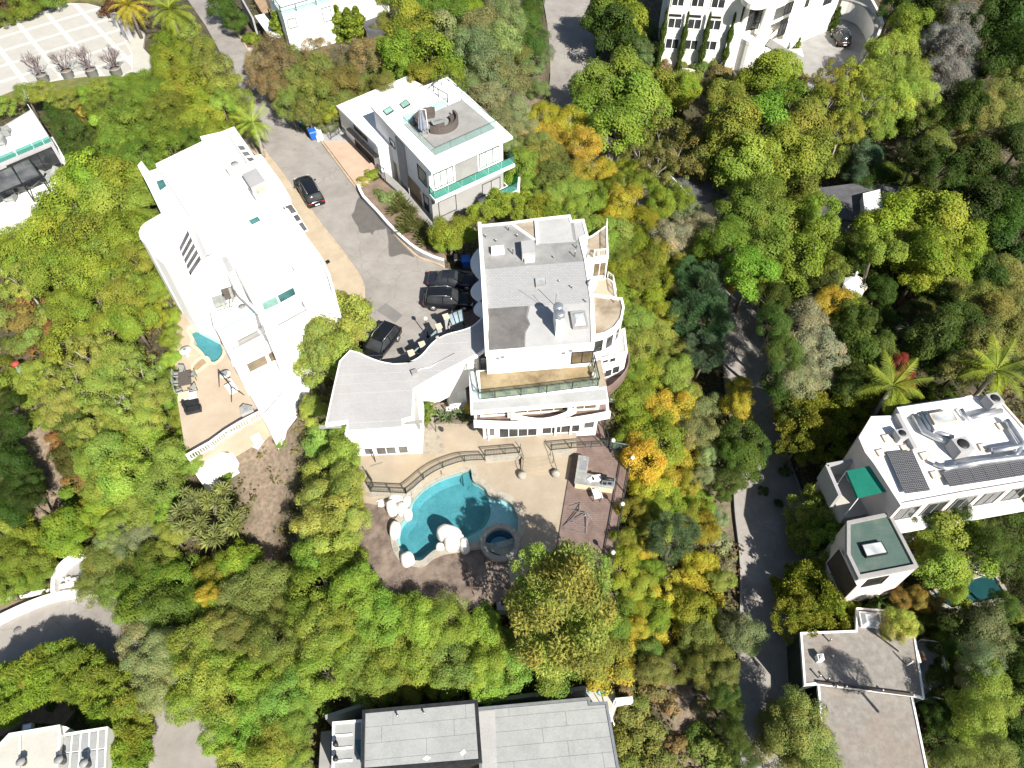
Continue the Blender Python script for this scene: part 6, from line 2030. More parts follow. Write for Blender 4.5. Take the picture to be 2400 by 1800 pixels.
# ================================================================== vehicles
def loft(m, rings, smooth=True, caps=True):
 n = len(rings[0])
 vs = [p for r in rings for p in r]
 fs = []
 for i in range(len(rings) - 1):
  for k in range(n - 1):
   fs.append([i * n + k, i * n + k + 1, (i + 1) * n + k + 1, (i + 1) * n + k][::-1])
 if caps:
  fs.append(list(range(n)))
  fs.append([(len(rings) - 1) * n + k for k in range(n)][::-1])
 return m.add(vs, fs, smooth)


def make_car(L, W, H, suv, paint, label):
 """front towards +X"""
 t = thing('parked_car', label, 'car')
 hl, hw = L / 2, W / 2
 hood = 0.98 if suv else 0.86
 tail = 1.02 if suv else 0.95
 st = [(-hl, .80, .45, tail - .12), (-hl + .12, .93, .28, tail), (-hl + .9, .99, .22, tail + .02), (-.2, 1.0, .22, 0.98 if suv else .92), (hl - 1.75, .99, .22, hood + .06), (hl - .7, .96, .24, hood - .03), (hl - .22, .86, .28, hood - .14), (hl, .70, .42, hood - .3)]
 rings = []
 for x, w, zl, zt in st:
  w *= hw
  rings.append([(x, -w * .9, zl), (x, -w, zl + .16), (x, -w * 1.0, zt - .22), (x, -w * .93, zt - .05), (x, -w * .6, zt), (x, 0, zt + .02), (x, w * .6, zt), (x, w * .93, zt - .05), (x, w, zt - .22), (x, w, zl + .16), (x, w * .9, zl)])
 m = loft(MB(), rings)
 body = m.build('body', paint, t)
 # cabin glass
 if suv:
  cs = [(-hl + .16, .80, .60, tail - .05, tail + .02), (-hl + .42, .88, .70, tail, H - .10), (-.3, .92, .74, .96, H - .02), (hl - 2.15, .90, .70, .98, H - .12), (hl - 1.35, .86, .78, hood, hood + .06)]
 else:
  cs = [(-hl + .75, .80, .66, tail - .03, tail + .03), (-hl + 1.45, .86, .62, tail - .05, H - .10), (-.15, .90, .66, .92, H), (hl - 2.2, .88, .64, .92, H - .10), (hl - 1.35, .84, .78, hood, hood + .05)]
 rings = []
 for x, wb, wt, zb, zt in cs:
  wb *= hw
  wt *= hw
  rings.append([(x, -wb, zb), (x, -wt, zt - .03), (x, -wt * .8, zt), (x, 0, zt + .02), (x, wt * .8, zt), (x, wt, zt - .03), (x, wb, zb)])
 loft(MB(), rings).build('cabin_glass', 'glass_dark', t)
 a, b = cs[1], cs[3]
 mid = cs[2]
 rr_ = []
 for x, wb, wt, zb, zt in (a, mid, b):
  w = wt * hw + .015
  rr_.append([(x, -w, zt - .04), (x, -w * .8, zt + .015), (x, 0, zt + .04), (x, w * .8, zt + .015), (x, w, zt - .04)])
 rf = loft(MB(), rr_, True, False)
 roof = rf.build('roof', paint, t)
 m = MB()
 for s in (-1, 1):   # pillars
  for (x0, x1, i) in ((a[0], a[0] + .02, 1), (mid[0] - .2, mid[0] - .2, 2), (b[0], cs[4][0], 3)):
   k = cs[i]
   k2 = cs[4] if i == 3 else k
   m.bar((x1, s * k2[1] * hw * 1.0, k2[3]), (x0, s * k[2] * hw * 1.01, k[4] - .02), .07)
 m.build('pillar', paint, t, kind='stuff')
 if suv:
  for s in (-1, 1):
   MB().tube([(a[0] + .2, s * a[2] * hw * .92, a[4] + .06), (mid[0], s * mid[2] * hw * .92, mid[4] + .09), (b[0] - .1, s * b[2] * hw * .92, b[4] + .06)], .025, 6).build('roof_rail', 'galvanised', t)
 for x in (-hl + .95, hl - .95):
  for s in (-1, 1):
   w = MB()
   y0, y1 = s * (hw - .26), s * (hw + .01)
   w.tube([(x, y0, .36), (x, y1, .36)], .37, 18)
   wh_ = w.build('wheel', 'rubber', t)
   MB().tube([(x, s * (hw - .02), .36), (x, s * (hw + .02), .36)], .24, 12).build('rim', 'galvanised', wh_)
 for s in (-1, 1):
  MB().box((hl - .24, s * hw * .66, hood - .24), (.22, .36, .14)).build('headlight', 'clear_lamp', t)
  MB().box((-hl + .06, s * hw * .72, tail - .16), (.14, .34, .16)).build('tail_light', 'red_lamp', t)
  MB().box((hl - 1.75, s * (hw + .1), 1.02), (.14, .2, .14)).build('mirror', paint, t)
 MB().box((-hl - .01, 0, .6), (.03, .5, .12)).build('number_plate', 'white_cloth', t)
 return t


def face(o, p_rear, p_front, z):
 a, b = Vector(P(*p_rear, z)), Vector(P(*p_front, z))
 c = (a + b) / 2
 o.location = (c.x, c.y, z)
 o.rotation_euler = (0, 0, math.atan2(b.y - a.y, b.x - a.x))


CG = 'black cars parked along the street'
c1 = make_car(5.6, 2.02, 1.85, True, 'car_black', 'large black SUV with roof rails parked at the kerb of the sloping street')
face(c1, (748, 492), (708, 424), 0.0)
c2 = make_car(4.9, 1.88, 1.45, False, 'car_blue_grey', 'dark blue-grey saloon backed half into the shade of the white garage')
face(c2, (1012, 664), (1112, 668), 0.0)
c3 = make_car(4.95, 1.98, 1.75, True, 'car_black', 'black SUV beside the saloon, nose to the garage and brick forecourt')
face(c3, (1000, 712), (1108, 714), 0.0)
c4 = make_car(5.0, 1.98, 1.65, True, 'car_black', 'glossy black car by the gate piers, half under the curved roof')
face(c4, (918, 786), (866, 850), 0.0)
c5 = make_car(4.7, 1.95, 1.8, True, 'car_olive', 'dark olive SUV parked on the curved drive of the cream mansion')
face(c5, (1976, 112), (1958, 82), -3.7)
for c in (c1, c2, c3, c4):
 c['group'] = CG


def make_bin(mat, label, lidmat=None):
 t = thing('wheelie_bin', label, 'bin', (0, 0, 0), 0, 'wheelie bins along the street')
 m = MB()
 b, tp = .27, .34
 m.add([(-b, -b, .1), (b, -b, .1), (b, b, .1), (-b, b, .1), (-tp, -tp, 1.0), (tp, -tp, 1.0), (tp, tp, 1.0), (-tp, tp, 1.0)], [[3, 2, 1, 0], [0, 1, 5, 4], [1, 2, 6, 5], [2, 3, 7, 6], [3, 0, 4, 7], [4, 5, 6, 7]])
 m.build('body', mat, t)
 m = MB()
 m.add([(-.38, -.40, 1.0), (.38, -.40, 1.0), (.38, .38, 1.06), (-.38, .38, 1.06), (-.33, -.32, 1.1), (.33, -.32, 1.1), (.33, .32, 1.14), (-.33, .32, 1.14)], [[0, 1, 5, 4], [1, 2, 6, 5], [2, 3, 7, 6], [3, 0, 4, 7], [4, 5, 6, 7], [3, 2, 1, 0]])
 m.build('lid', lidmat or mat, t)
 MB().tube([(-.3, .42, 1.0), (.3, .42, 1.0)], .025, 6).build('handle', mat, t)
 for s in (-1, 1):
  MB().tube([(s * .2, .3, .12), (s * .28, .3, .12)], .12, 10).build('wheel', 'rubber', t)
 return t


for px, mat, lb, rz in (((736, 326), 'bin_blue', 'blue wheelie bin at the end of the driveway beside the white planter', 0.5), ((707, 294), 'bin_blue', 'blue wheelie bin second in the row, touching the green one', 0.4), ((719, 306), 'bin_green', 'dark green wheelie bin in the row under the hedge', 0.6), ((728, 314), 'bin_black', 'black wheelie bin between the green and the near blue bin', 0.5), ((664, 241), 'bin_blue', 'lone blue wheelie bin in the tree shade further up the street', 0.5),
      ((861, 734), 'bin_blue', 'blue wheelie bin at the kerb beside the round olive tree', 1.4), ((1093, 625), 'bin_blue', 'blue wheelie bin in deep shade between garage and saloon', 0.1), ((1076, 622), 'bin_black', 'dark wheelie bin in deep shade left of the blue one by the garage', 0.1)):
 b = make_bin(mat, lb)
 b.location = P(*px, 0.02)
 b.rotation_euler = (0, 0, rz)
 b.scale = (1.25, 1.25, 1.1)

# ================================================================== lamps
def make_lamp(h, globe, label, group=None):
 t = thing('lamp_post', label, 'lamp post', (0, 0, 0), 0, group)
 MB().lathe((0, 0, 0), [(.14, 0), (.14, .15), (.06, .25), (.045, h * .55), (.04, h - .35), (.07, h - .3), (0, h - .28)], 10).build('pole', 'dark_metal', t)
 g = globe
 MB().lathe((0, 0, h - .32), [(g * .5, 0), (g * .85, g * .25), (g, g * .75), (g * .85, g * 1.3), (g * .4, g * 1.75), (0, g * 1.85)], 14).build('lamp_globe', 'globe_glass', t)
 MB().lathe((0, 0, h - .36), [(g * .6, 0), (g * .65, .06), (0, .07)], 12).build('collar', 'dark_metal', t)
 return t


l1 = make_lamp(2.7, .2, 'street lamp with pale globe beside the cream gate piers')
l1.location = P(1003, 790, 0)
LG = 'globe lamps on the wooden deck rail'
for px, h, lb in (((1432, 1058), 2.0, 'globe lamp at the deck corner nearest the white house'), ((1476, 1098), 2.0, 'globe lamp on the deck rail level with the grill counter'), ((1453, 1205), 2.0, 'globe lamp on the deck rail halfway down, near the fallen frame'), ((1431, 1317), 2.0, 'globe lamp on the deck rail nearest the big glossy tree')):
 o = make_lamp(h, .19, lb, LG)
 o.location = P(*px, DECK_Z + 0.1)

# ================================================================== railings of the terraces
rc = smooth_loop([P(a, b, PATIO_Z) for a, b in [(952, 1157), (968, 1145), (985, 1130), (1000, 1118), (1019, 1106), (1040, 1096), (1060, 1089), (1080, 1083), (1105, 1080), (1137, 1079)]], 2, False)
railing('iron_railing', 'green iron railing curving along the patio edge above the pool', rc, 1.0, 2.0, w=0.05, pw=0.022)
railing('iron_railing', 'straight green iron railing from the left patio corner to the boulders', [P(870, 1153, PATIO_Z), P(952, 1157, PATIO_Z)], 1.0, 1.7, w=0.05, pw=0.022)
railing('iron_railing', 'short green iron railing turning back at the left patio corner', [P(862, 1116, PATIO_Z), P(876, 1138, PATIO_Z), P(868, 1152, PATIO_Z)], 1.0, 1.7, w=0.05, pw=0.022)
railing('iron_railing', 'green iron railing between the curved run and the pool steps', [P(1137, 1069, PATIO_Z), P(1218, 1062, PATIO_Z)], 1.0, 1.8, w=0.05, pw=0.022)
railing('iron_railing', 'green iron railing right of the pool steps, up to the deck', [P(1292, 1056, PATIO_Z), P(1345, 1051, PATIO_Z), P(1422, 1046, PATIO_Z)], 1.0, 1.8, w=0.05, pw=0.022)
for (a, b, c), lb in ((((1220, 1063), (1226, 1085), (1224, 1112)), 'curved handrail on the left side of the pool steps'), (((1290, 1058), (1296, 1085), (1303, 1108)), 'curved handrail on the right side of the pool steps')):
 hr = thing('handrail', lb, 'handrail', P(*a, PATIO_Z), 0, 'handrails of the pool steps')
 pts = smooth_loop([Vector(P(*a, PATIO_Z)) + Vector((0, 0, .95)), Vector(P(*b, DECK_Z + .45)) + Vector((0, 0, .9)), Vector(P(*c, DECK_Z)) + Vector((0, 0, .85))], 4, False)
 MB().tube(pts, .03, 6).build('rail', 'iron_green', hr)
 for q in (a, b, c):
  p = Vector(P(*q, DECK_Z))
  MB().bar(p, p + Vector((0, 0, 1.6 if q == a else 1.25 if q == b else .85)), .05).build('post', 'iron_green', hr)
 x, y, _ = P(c[0], c[1], DECK_Z + .4)
 m = MB().lathe((x, y, DECK_Z), [(.3, 0), (.42, .2), (.36, .5), (0, .62)], 9)
 tag(m.build('boulder', 'coping'), 'grey stone at the foot of the ' + lb.split(' on ')[1].split(' of ')[0] + ' handrail of the steps', 'stone', 'stones at the foot of the steps')
deck_r = [P(1424, 1050, DECK_Z + .12), P(1480, 1063, DECK_Z + .12), P(1468, 1125, DECK_Z + .12), P(1450, 1230, DECK_Z + .12), P(1432, 1335, DECK_Z + .12)]
railing('deck_railing', 'dark cable railing along the outer edge of the wooden deck', deck_r, 1.1, 2.1, 'dark_metal', 0, w=0.06)
railing('deck_railing', 'dark railing on the narrow deck strip beside the garden front', [P(1398, 978, DECK_Z + .12), P(1410, 985, DECK_Z + .12), P(1426, 1048, DECK_Z + .12)], 1.1, 1.5, 'dark_metal', 0, w=0.06)
q = railing('glass_windscreen', 'clear glass screen at the far corner of the wooden deck', [P(1428, 1052, DECK_Z + .12), P(1480, 1062, DECK_Z + .12)], 1.2, 2.2, 'galvanised', 0, glass='rail_glass', w=0.07, cat='windscreen', mid=False)
# outdoor kitchen
z0 = DECK_Z + .12
kz = z0 + 1.0
ok = thing('grill_counter', 'L-shaped grey stone grill counter on the wooden deck', 'grill counter', P(1390, 1130, z0))
cnt = PL([(1356, 1066), (1381, 1071), (1376, 1109), (1443, 1121), (1439, 1145), (1346, 1132)], kz)
MB().prism(offset(cnt, -.08), z0, kz - .05).build('base', 'cream_stone', ok)
MB().prism(cnt, kz - .08, kz, bottom=True).build('countertop', 'counter_stone', ok)
MB().prism(PL([(1360, 1076), (1377, 1080), (1373, 1103), (1358, 1100)], kz), kz - .02, kz + .012).build('sink', 'galvanised', ok)
gr = MB().prism(PL([(1412, 1119), (1441, 1123), (1438, 1138), (1410, 1134)], kz + .25), kz, kz + .22)
g = gr.build('grill', 'galvanised', ok)
a, b = Vector(P(1411, 1121, kz + .3)), Vector(P(1440, 1125, kz + .3))
MB().tube([a, b], .16, 8).build('hood', 'dark_metal', g)
for k in range(2):
 p = PL([(1414 + 12 * k, 1130), (1422 + 12 * k, 1131), (1421 + 12 * k, 1136), (1413 + 12 * k, 1135)], kz + .26)
 MB().prism(p, kz + .2, kz + .26).build('burner', 'dark_metal', g)
for px, rz, sx, lb in (((1385, 1124), 0.6, .55, 'white square appliance panel laid askew on the grill counter'), ((1398, 1121), 0.15, .8, 'larger white appliance lid lying flat on the grill counter')):
 x, y, _ = P(*px, kz)
 o = MB().box((x, y, kz + .05), (sx, sx * .75, .08), rz).build('panel', 'white_cloth')
 tag(o, lb, 'panel')
wt = thing('serving_cart', 'white serving cart standing open in front of the grill counter', 'cart', P(1398, 1160, z0))
x, y, _ = P(1399, 1156, z0 + .7)
MB().box((x, y, z0 + .66), (.75, .95, .06), .25).build('tray', 'white_cloth', wt)
for dx in (-.34, .34):
 MB().box((x + dx, y - .1 * dx, z0 + .74), (.05, .95, .14), .25).build('tray_edge', 'white_metal', wt)
for dx in (-.3, .3):
 for dy in (-.4, .4):
  MB().box((x + dx, y + dy, z0 + .33), (.05, .05, .66)).build('leg', 'dark_metal', wt)
fm = thing('awning_frame', 'collapsed thin metal canopy frame lying on the wooden deck', 'frame', P(1355, 1215, z0))
q = MB()
pp_ = {k: P(*v, z0 + h) for k, (v, h) in {'a': ((1334, 1187), .05), 'b': ((1361, 1178), .1), 'c': ((1331, 1193), .05), 'd': ((1380, 1205), .5), 'e': ((1375, 1193), .9), 'f': ((1342, 1224), .4), 'g': ((1320, 1233), .05), 'h': ((1321, 1239), .05), 'i': ((1373, 1251), .05), 'j': ((1377, 1204), 1.0), 'k': ((1389, 1220), .8), 'l': ((1358, 1201), .5), 'm': ((1374, 1237), .1)}.items()}
for u, v in ('ab', 'cd', 'be', 'bl', 'lg', 'gf', 'hi', 'fm', 'mk', 'fj', 'ej', 'jk', 'km', 'id', 'lj', 'fd'):
 q.bar(pp_[u], pp_[v], .04)
q.build('tube_frame', 'galvanised', fm, kind='stuff')

# ================================================================== boulders round the pool
def boulder(px, py, rx, ry, z, h, label, seed, rot=0.0):
 r = random.Random(seed)
 s = pxm(px, py, z)
 x, y, _ = P(px, py, z + h * .5)
 bm = bmesh.new()
 bmesh.ops.create_icosphere(bm, subdivisions=3, radius=1)
 ph_ = [r.uniform(0, 6) for _ in range(6)]
 a, b = .9 * rx / s, .9 * ry / s / .84
 h *= .75
 for v in bm.verts:
  c = v.co
  k = 1 + .06 * math.sin(2.3 * c.x + ph_[0]) + .06 * math.sin(2.9 * c.y + ph_[1]) + .05 * math.sin(3.7 * c.z + ph_[2]) + .03 * math.sin(6 * c.x + 5 * c.y + ph_[3])
  sq = lambda t: math.copysign(abs(t) ** .8, t)
  v.co = Vector((sq(c.x) * a * k, sq(c.y) * b * k, max(sq(c.z), -.5) * h * k))
 me = bpy.data.meshes.new('boulder')
 bm.to_mesh(me)
 bm.free()
 me.polygons.foreach_set('use_smooth', [True] * len(me.polygons))
 me.materials.append(M('boulder'))
 o = bpy.data.objects.new('boulder', me)
 COL.objects.link(o)
 o.location = (x, y, z + h * .35)
 o.rotation_euler = (0, 0, rot)
 return tag(o, label, 'boulder', 'white boulders round the pool')


BZ = DECK_Z - .05
for i, (px, py, rx, ry, h, rot, lb) in enumerate((
  (927, 1166, 19, 12, .75, 0, 'rounded white boulder at the back of the left cluster, below the railing'),
  (917, 1189, 16, 17, .8, .3, 'white boulder at the outer left of the cluster by the mulch'),
  (953, 1174, 10, 11, .6, 0, 'small white boulder of the left cluster touching the coping'),
  (942, 1190, 15, 15, .8, .5, 'white boulder in the middle of the left cluster'),
  (955, 1204, 12, 13, .7, .2, 'egg-shaped white boulder of the left cluster overhanging the water'),
  (926, 1241, 15, 20, .8, 0, 'tall oval white boulder standing alone on the left pool rim'),
  (954, 1308, 18, 16, .8, .4, 'round white boulder at the low corner of the pool'),
  (1052, 1250, 34, 20, 1.0, -.25, 'largest white boulder, a broad hump jutting into the pool'),
  (1059, 1271, 22, 17, 1.05, .1, 'white boulder leaning in front of the broad hump'),
  (1081, 1259, 7, 8, .7, 0, 'small round white boulder on the right shoulder of the broad hump'),
  (1032, 1279, 11, 9, .5, 0, 'small cream boulder left of the leaning one on the coping'),
  (1076, 1277, 5, 5, .4, 0, 'tiny white boulder wedged right of the leaning one'),
  (1089, 1276, 13, 17, .85, .2, 'upright white boulder between the broad hump and the spa'))):
 boulder(px, py, rx, ry, BZ, h, lb, i, rot)
rr = random.Random(4)
m = MB()
for k in range(12):
 x, y, _ = P(880 + rr.uniform(0, 24) + (k % 3) * 3, 1176 + rr.uniform(-3, 8), DECK_Z)
 m.lathe((x, y, DECK_Z - .12), [(rr.uniform(.08, .25), 0), (rr.uniform(.1, .25), .15), (0, rr.uniform(.2, .35))], 6)
m.build('white_rubble', 'boulder', kind='stuff')

# ================================================================== furniture on roofs and courts
zr = Z1 + .03
def arc_sofa(px, py, r0, r1, a0, a1, label):
 x, y, _ = P(px, py, zr)
 t = thing('curved_sofa', label, 'sofa', (x, y, zr), 0, 'curved brown wicker sofas on the roof deck')
 n = 12
 an = [a0 + (a1 - a0) * k / n for k in range(n + 1)]
 pt = lambda r: [(x + r * math.cos(a), y + r * math.sin(a)) for a in an]
 MB().prism(pt(r0) + pt(r1)[::-1], zr, zr + .42).build('seat', 'wicker', t)
 MB().prism(pt(r1 - .12) + pt(r1 + .08)[::-1], zr, zr + .85).build('backrest', 'wicker', t)
 return t


arc_sofa(1016, 292, 1.25, 2.05, 1.55, 3.3, 'curved brown wicker sofa half hidden by the folded parasol')
arc_sofa(1030, 290, 1.25, 2.0, -2.0, .75, 'curved brown wicker sofa on the open side of the fire table')
x, y, _ = P(1028, 284, zr + .5)
ft = thing('fire_table', 'rectangular stone fire table between the curved wicker sofas', 'table', (x, y, zr))
MB().box((x, y, zr + .25), (1.1, .6, .5), .45).build('base', 'wicker', ft)
MB().box((x, y, zr + .53), (1.6, .9, .08), .45).build('tabletop', 'counter_stone', ft)
MB().box((x, y, zr + .58), (.9, .3, .04), .45).build('burner', 'galvanised', ft)


def folded_umbrella(px, py, z, h, r, mat, label, mast=True):
 x, y, _ = P(px, py, z)
 t = thing('parasol', label, 'parasol', (x, y, z))
 n = 16
 vs, fs = [], []
 prof = [(.05, h), (.18, h - .3), (r, h * .55), (r * 1.15, h * .3), (r * .9, h * .22)]
 for i, (rr_, zz) in enumerate(prof):
  for k in range(n):
   a = 2 * math.pi * k / n
   q = rr_ * (1 if k % 2 else .6)
   vs.append((x + q * math.cos(a), y + q * math.sin(a), z + zz))
 for i in range(len(prof) - 1):
  for k in range(n):
   fs.append([i * n + k, (i + 1) * n + k, (i + 1) * n + (k + 1) % n, i * n + (k + 1) % n])
 MB().add(vs, fs).build('canopy', mat, t)
 MB().tube([(x, y, z), (x, y, z + h + .05)], .04, 8).build('pole', 'white_metal', t)
 MB().box((x, y, z + .06), (.8, .8, .12), .4).build('base', 'concrete', t)
 if mast:
  MB().tube([(x + .55, y + .1, z), (x + .5, y + .1, z + h * .95), (x, y, z + h)], .05, 8).build('mast', 'white_metal', t)
 return t


folded_umbrella(992, 316, zr, 3.0, .38, 'umbrella_cloth', 'folded blue-grey parasol leaning mast on the roof deck')
# pool court of the white house
dt = bench_table('wicker', 1.15, 1.7)
dt['label'] = 'brown wicker dining table on the beige court beside the hedge'
dt.location = P(439, 898, PAZ)
dt.rotation_euler = (0, 0, .3)
for i, (px, py, rz, lb) in enumerate(((431, 878, 0, 'patio chair at the head of the dining table, pool end'), (419, 886, 1.7, 'patio chair on the hedge side of the dining table, nearest the pool'), (419, 905, 1.7, 'patio chair on the hedge side of the dining table, second from the pool'), (424, 924, 2.0, 'patio chair at the hedge corner of the dining table, far end'), (455, 888, -1.4, 'patio chair on the court side of the dining table, nearest the pool'), (455, 918, -1.8, 'patio chair on the court side of the dining table, far end'))):
 place(p_chair, P(px, py, PAZ), rz, lb, 'patio chairs at the wicker dining table', 1.15)
drop(p_ch)
drop(p_arm)
drop(p_chair)
so = thing('side_table', 'pale square low table between dining table and black lounge seats', 'table', P(434, 934, PAZ))
x, y, _ = P(434, 934, PAZ)
MB().box((x, y, PAZ + .4), (1.0, 1.0, .06), .3).build('tabletop', 'cream_stone', so)
MB().box((x, y, PAZ + .2), (.85, .85, .4), .3).build('base', 'wicker', so)
x, y, _ = P(455, 932, PAZ)
tag(MB().box((x, y, PAZ + .25), (.75, .65, .45), .3).build('ottoman', 'white_cloth'), 'white cushioned ottoman next to the pale square low table', 'ottoman')
for px, lb in (((450, 950), 'black double lounge seat next to the white ottoman'), ((456, 964), 'black double lounge seat nearest the white balustrade')):
 x, y, _ = P(*px, PAZ)
 t = thing('lounge_seat', lb, 'lounge seat', (x, y, PAZ), 0, 'black lounge seats on the beige court')
 MB().box((x, y, PAZ + .25), (1.35, .62, .4), .3).build('seat', 'dark_metal', t)
 MB().box((x - .6, y - .15, PAZ + .4), (.2, .62, .6), .3).build('armrest', 'dark_metal', t)
ha = thing('hanging_chair', 'white cushioned swing seat in a dark frame by the white house wall', 'swing seat', P(545, 925, PAZ))
x, y, _ = P(545, 918, PAZ)
MB().box((x, y, PAZ + .5), (1.3, .7, .2), -.9).build('seat', 'white_cloth', ha)
MB().box((x + .3, y + .25, PAZ + .8), (1.3, .15, .6), -.9).build('backrest', 'white_cloth', ha)
q = MB()
for dx, dy in ((-.9, .9), (.7, -.9)):
 q.bar((x + dx - .5, y + dy - .3, PAZ), (x + dx, y + dy, PAZ + 1.9), .06)
 q.bar((x + dx + .5, y + dy + .5, PAZ), (x + dx, y + dy, PAZ + 1.9), .06)
q.bar((x - .9, y + .9, PAZ + 1.9), (x + .7, y - .9, PAZ + 1.9), .07)
q.build('frame', 'dark_metal', ha)
x, y, _ = P(574, 955, PAZ)
fp = thing('fire_pit', 'dark grey triangular covered hot tub at the corner of the beige court', 'hot tub', (x, y, PAZ))
tri = PL([(562, 955), (570, 947), (592, 952), (594, 962), (566, 973)], PAZ + .6)
MB().prism(tri, PAZ, PAZ + .6).build('shell', 'stucco_grey', fp)
MB().prism(offset(tri, -.12), PAZ + .59, PAZ + .66).build('cover', 'counter_stone', fp)
x, y, _ = P(529, 879, PAZ + .5)
fr_t = thing('side_table', 'round white table with a dark patterned tray by the white house wall', 'table', (x, y, PAZ))
MB().lathe((x, y, PAZ), [(.1, 0), (.1, .6), (.5, .62), (.5, .68), (0, .68)], 16).build('tabletop', 'white_cloth', fr_t)
MB().box((x, y, PAZ + .7), (.5, .45, .04), .4).build('tray', 'counter_stone', fr_t)
# furniture on the white roof terrace
zt = 3.6
for px, lb, mat in (((537, 692), 'grey wicker roof lounge chair with black cushion nearer the glass hatch', 'wicker'), ((516, 710), 'grey cube roof chair next to the drawn glass edge', 'cushion_grey')):
 x, y, _ = P(*px, zt)
 t = thing('cube_chair', lb, 'armchair', (x, y, zt), 0, 'cube chairs on the white roof')
 MB().box((x, y, zt + .25), (1.05, 1.05, .5), .45).build('seat', mat, t)
 MB().box((x + .4, y - .2, zt + .4), (.25, 1.05, .6), .45).build('backrest', 'cushion_grey', t)
x, y, _ = P(567, 719, zt)
tag(MB().lathe((x, y, zt), [(.32, 0), (.32, .06), (0, .08)], 16).build('roof_drain', 'grey_plastic'), 'round grey lid lying on the white roof beside the cube chairs', 'lid')
x, y, _ = P(535, 724, zt)
ld = thing('folded_chair', 'wire folding deck chair lying on the white roof', 'deck chair', (x, y, zt))
q = MB()
for k in range(9):
 q.bar((x - .9 + k * .15, y - .35 + k * .06, zt + .1), (x - 1.0 + k * .15, y + .0 + k * .06, zt + .1), .025)
q.bar((x - .95, y - .35, zt + .1), (x + .5, y + .25, zt + .15), .03)
q.bar((x - 1.05, y, zt + .1), (x + .4, y + .6, zt + .4), .03)
q.bar((x + .4, y + .2, zt + .1), (x + .5, y + .8, zt + .8), .03)
q.bar((x + .1, y + .1, zt + .1), (x + .2, y + .7, zt + .7), .03)
q.build('wire_frame', 'dark_metal', ld)
# patio bits
x, y, _ = P(1022, 1012, PATIO_Z)
t = thing('garden_torch', 'thin black garden torch beside the flagstone path', 'torch', (x, y, PATIO_Z))
MB().tube([(x, y, PATIO_Z), (x, y, PATIO_Z + 1.5)], .03, 6).build('pole', 'dark_metal', t)
MB().lathe((x, y, PATIO_Z + 1.4), [(.05, 0), (.12, .2), (0, .25)], 8).build('bowl', 'dark_metal', t)
x, y, _ = P(1036, 1010, PATIO_Z)
tag(MB().lathe((x, y, PATIO_Z), [(.1, 0), (.18, .15), (.16, .4), (.08, .5), (0, .5)], 10).build('urn', 'dark_metal'), 'small dark urn standing on the flagstones near the patio', 'urn')
x, y, _ = P(1111, 1003, PATIO_Z)
tag(MB().lathe((x, y, PATIO_Z), [(.3, 0), (.42, .2), (.42, .5), (.2, .6), (0, .62)], 14).build('covered_grill', 'dark_metal'), 'round covered black grill in the corner by the garden front', 'grill')
pc = thing('poolside_table', 'small black iron table and rail tangle beside the curved railing', 'table', P(1025, 1103, DECK_Z))
x, y, _ = P(1026, 1099, DECK_Z + .6)
MB().box((x, y, DECK_Z + .65), (.7, .5, .05), .5).build('tabletop', 'dark_metal', pc)
for dx in (-.3, .3):
 for dy in (-.2, .2):
  MB().box((x + dx, y + dy, DECK_Z + .32), (.05, .05, .66)).build('leg', 'dark_metal', pc)
ps = thing('gate_posts', 'pair of bare poles with a cross bar at the left patio entrance', 'pole frame', P(880, 1072, PATIO_Z))
q = P(880, 1082, PATIO_Z)
MB().bar(q, (q[0], q[1], q[2] + 1.6), .06).build('post', 'dark_metal', ps)
MB().bar(P(868, 1093, PATIO_Z + .05), P(897, 1084, PATIO_Z + .05), .05).build('bar', 'grey_plastic', ps)
st2 = thing('stone_box', 'pale stone well box in the shade below the lower walk', 'stone box', P(1178, 1405, -5.2))
bx = PL([(1160, 1388), (1195, 1385), (1200, 1428), (1166, 1432)], -5.0)
MB().ring(bx, offset(bx, -.35), -6, -4.9).build('frame', 'concrete', st2)
MB().sheet(offset(bx, -.3), -5.2).build('pane', 'glass_grey', st2)
# small white fence by the agaves
railing('picket_fence', 'low white picket fence above the agave bed', [P(1012, 948, PATIO_Z + .4), P(1050, 932, PATIO_Z + .4)], .7, 1.2, 'white_metal', .16, .04, w=.05)
railing('picket_fence', 'low white picket fence behind the red-tipped shrub', [P(1048, 965, PATIO_Z + .4), P(1075, 962, PATIO_Z + .4)], .7, 1.2, 'white_metal', .16, .04, w=.05)
MB().prism(PL([(985, 912), (1050, 900), (1052, 935), (1012, 950), (1000, 1000), (985, 985)], PATIO_Z + .3), PATIO_Z - .2, PATIO_Z + .3).build('planting_bed', 'mulch')['kind'] = 'structure'
MB().prism(PL([(1018, 975), (1050, 965), (1110, 955), (1125, 975), (1110, 992), (1050, 990), (1022, 992)], PATIO_Z + .2), PATIO_Z - .2, PATIO_Z + .2).build('planting_bed', 'mulch')['kind'] = 'structure'
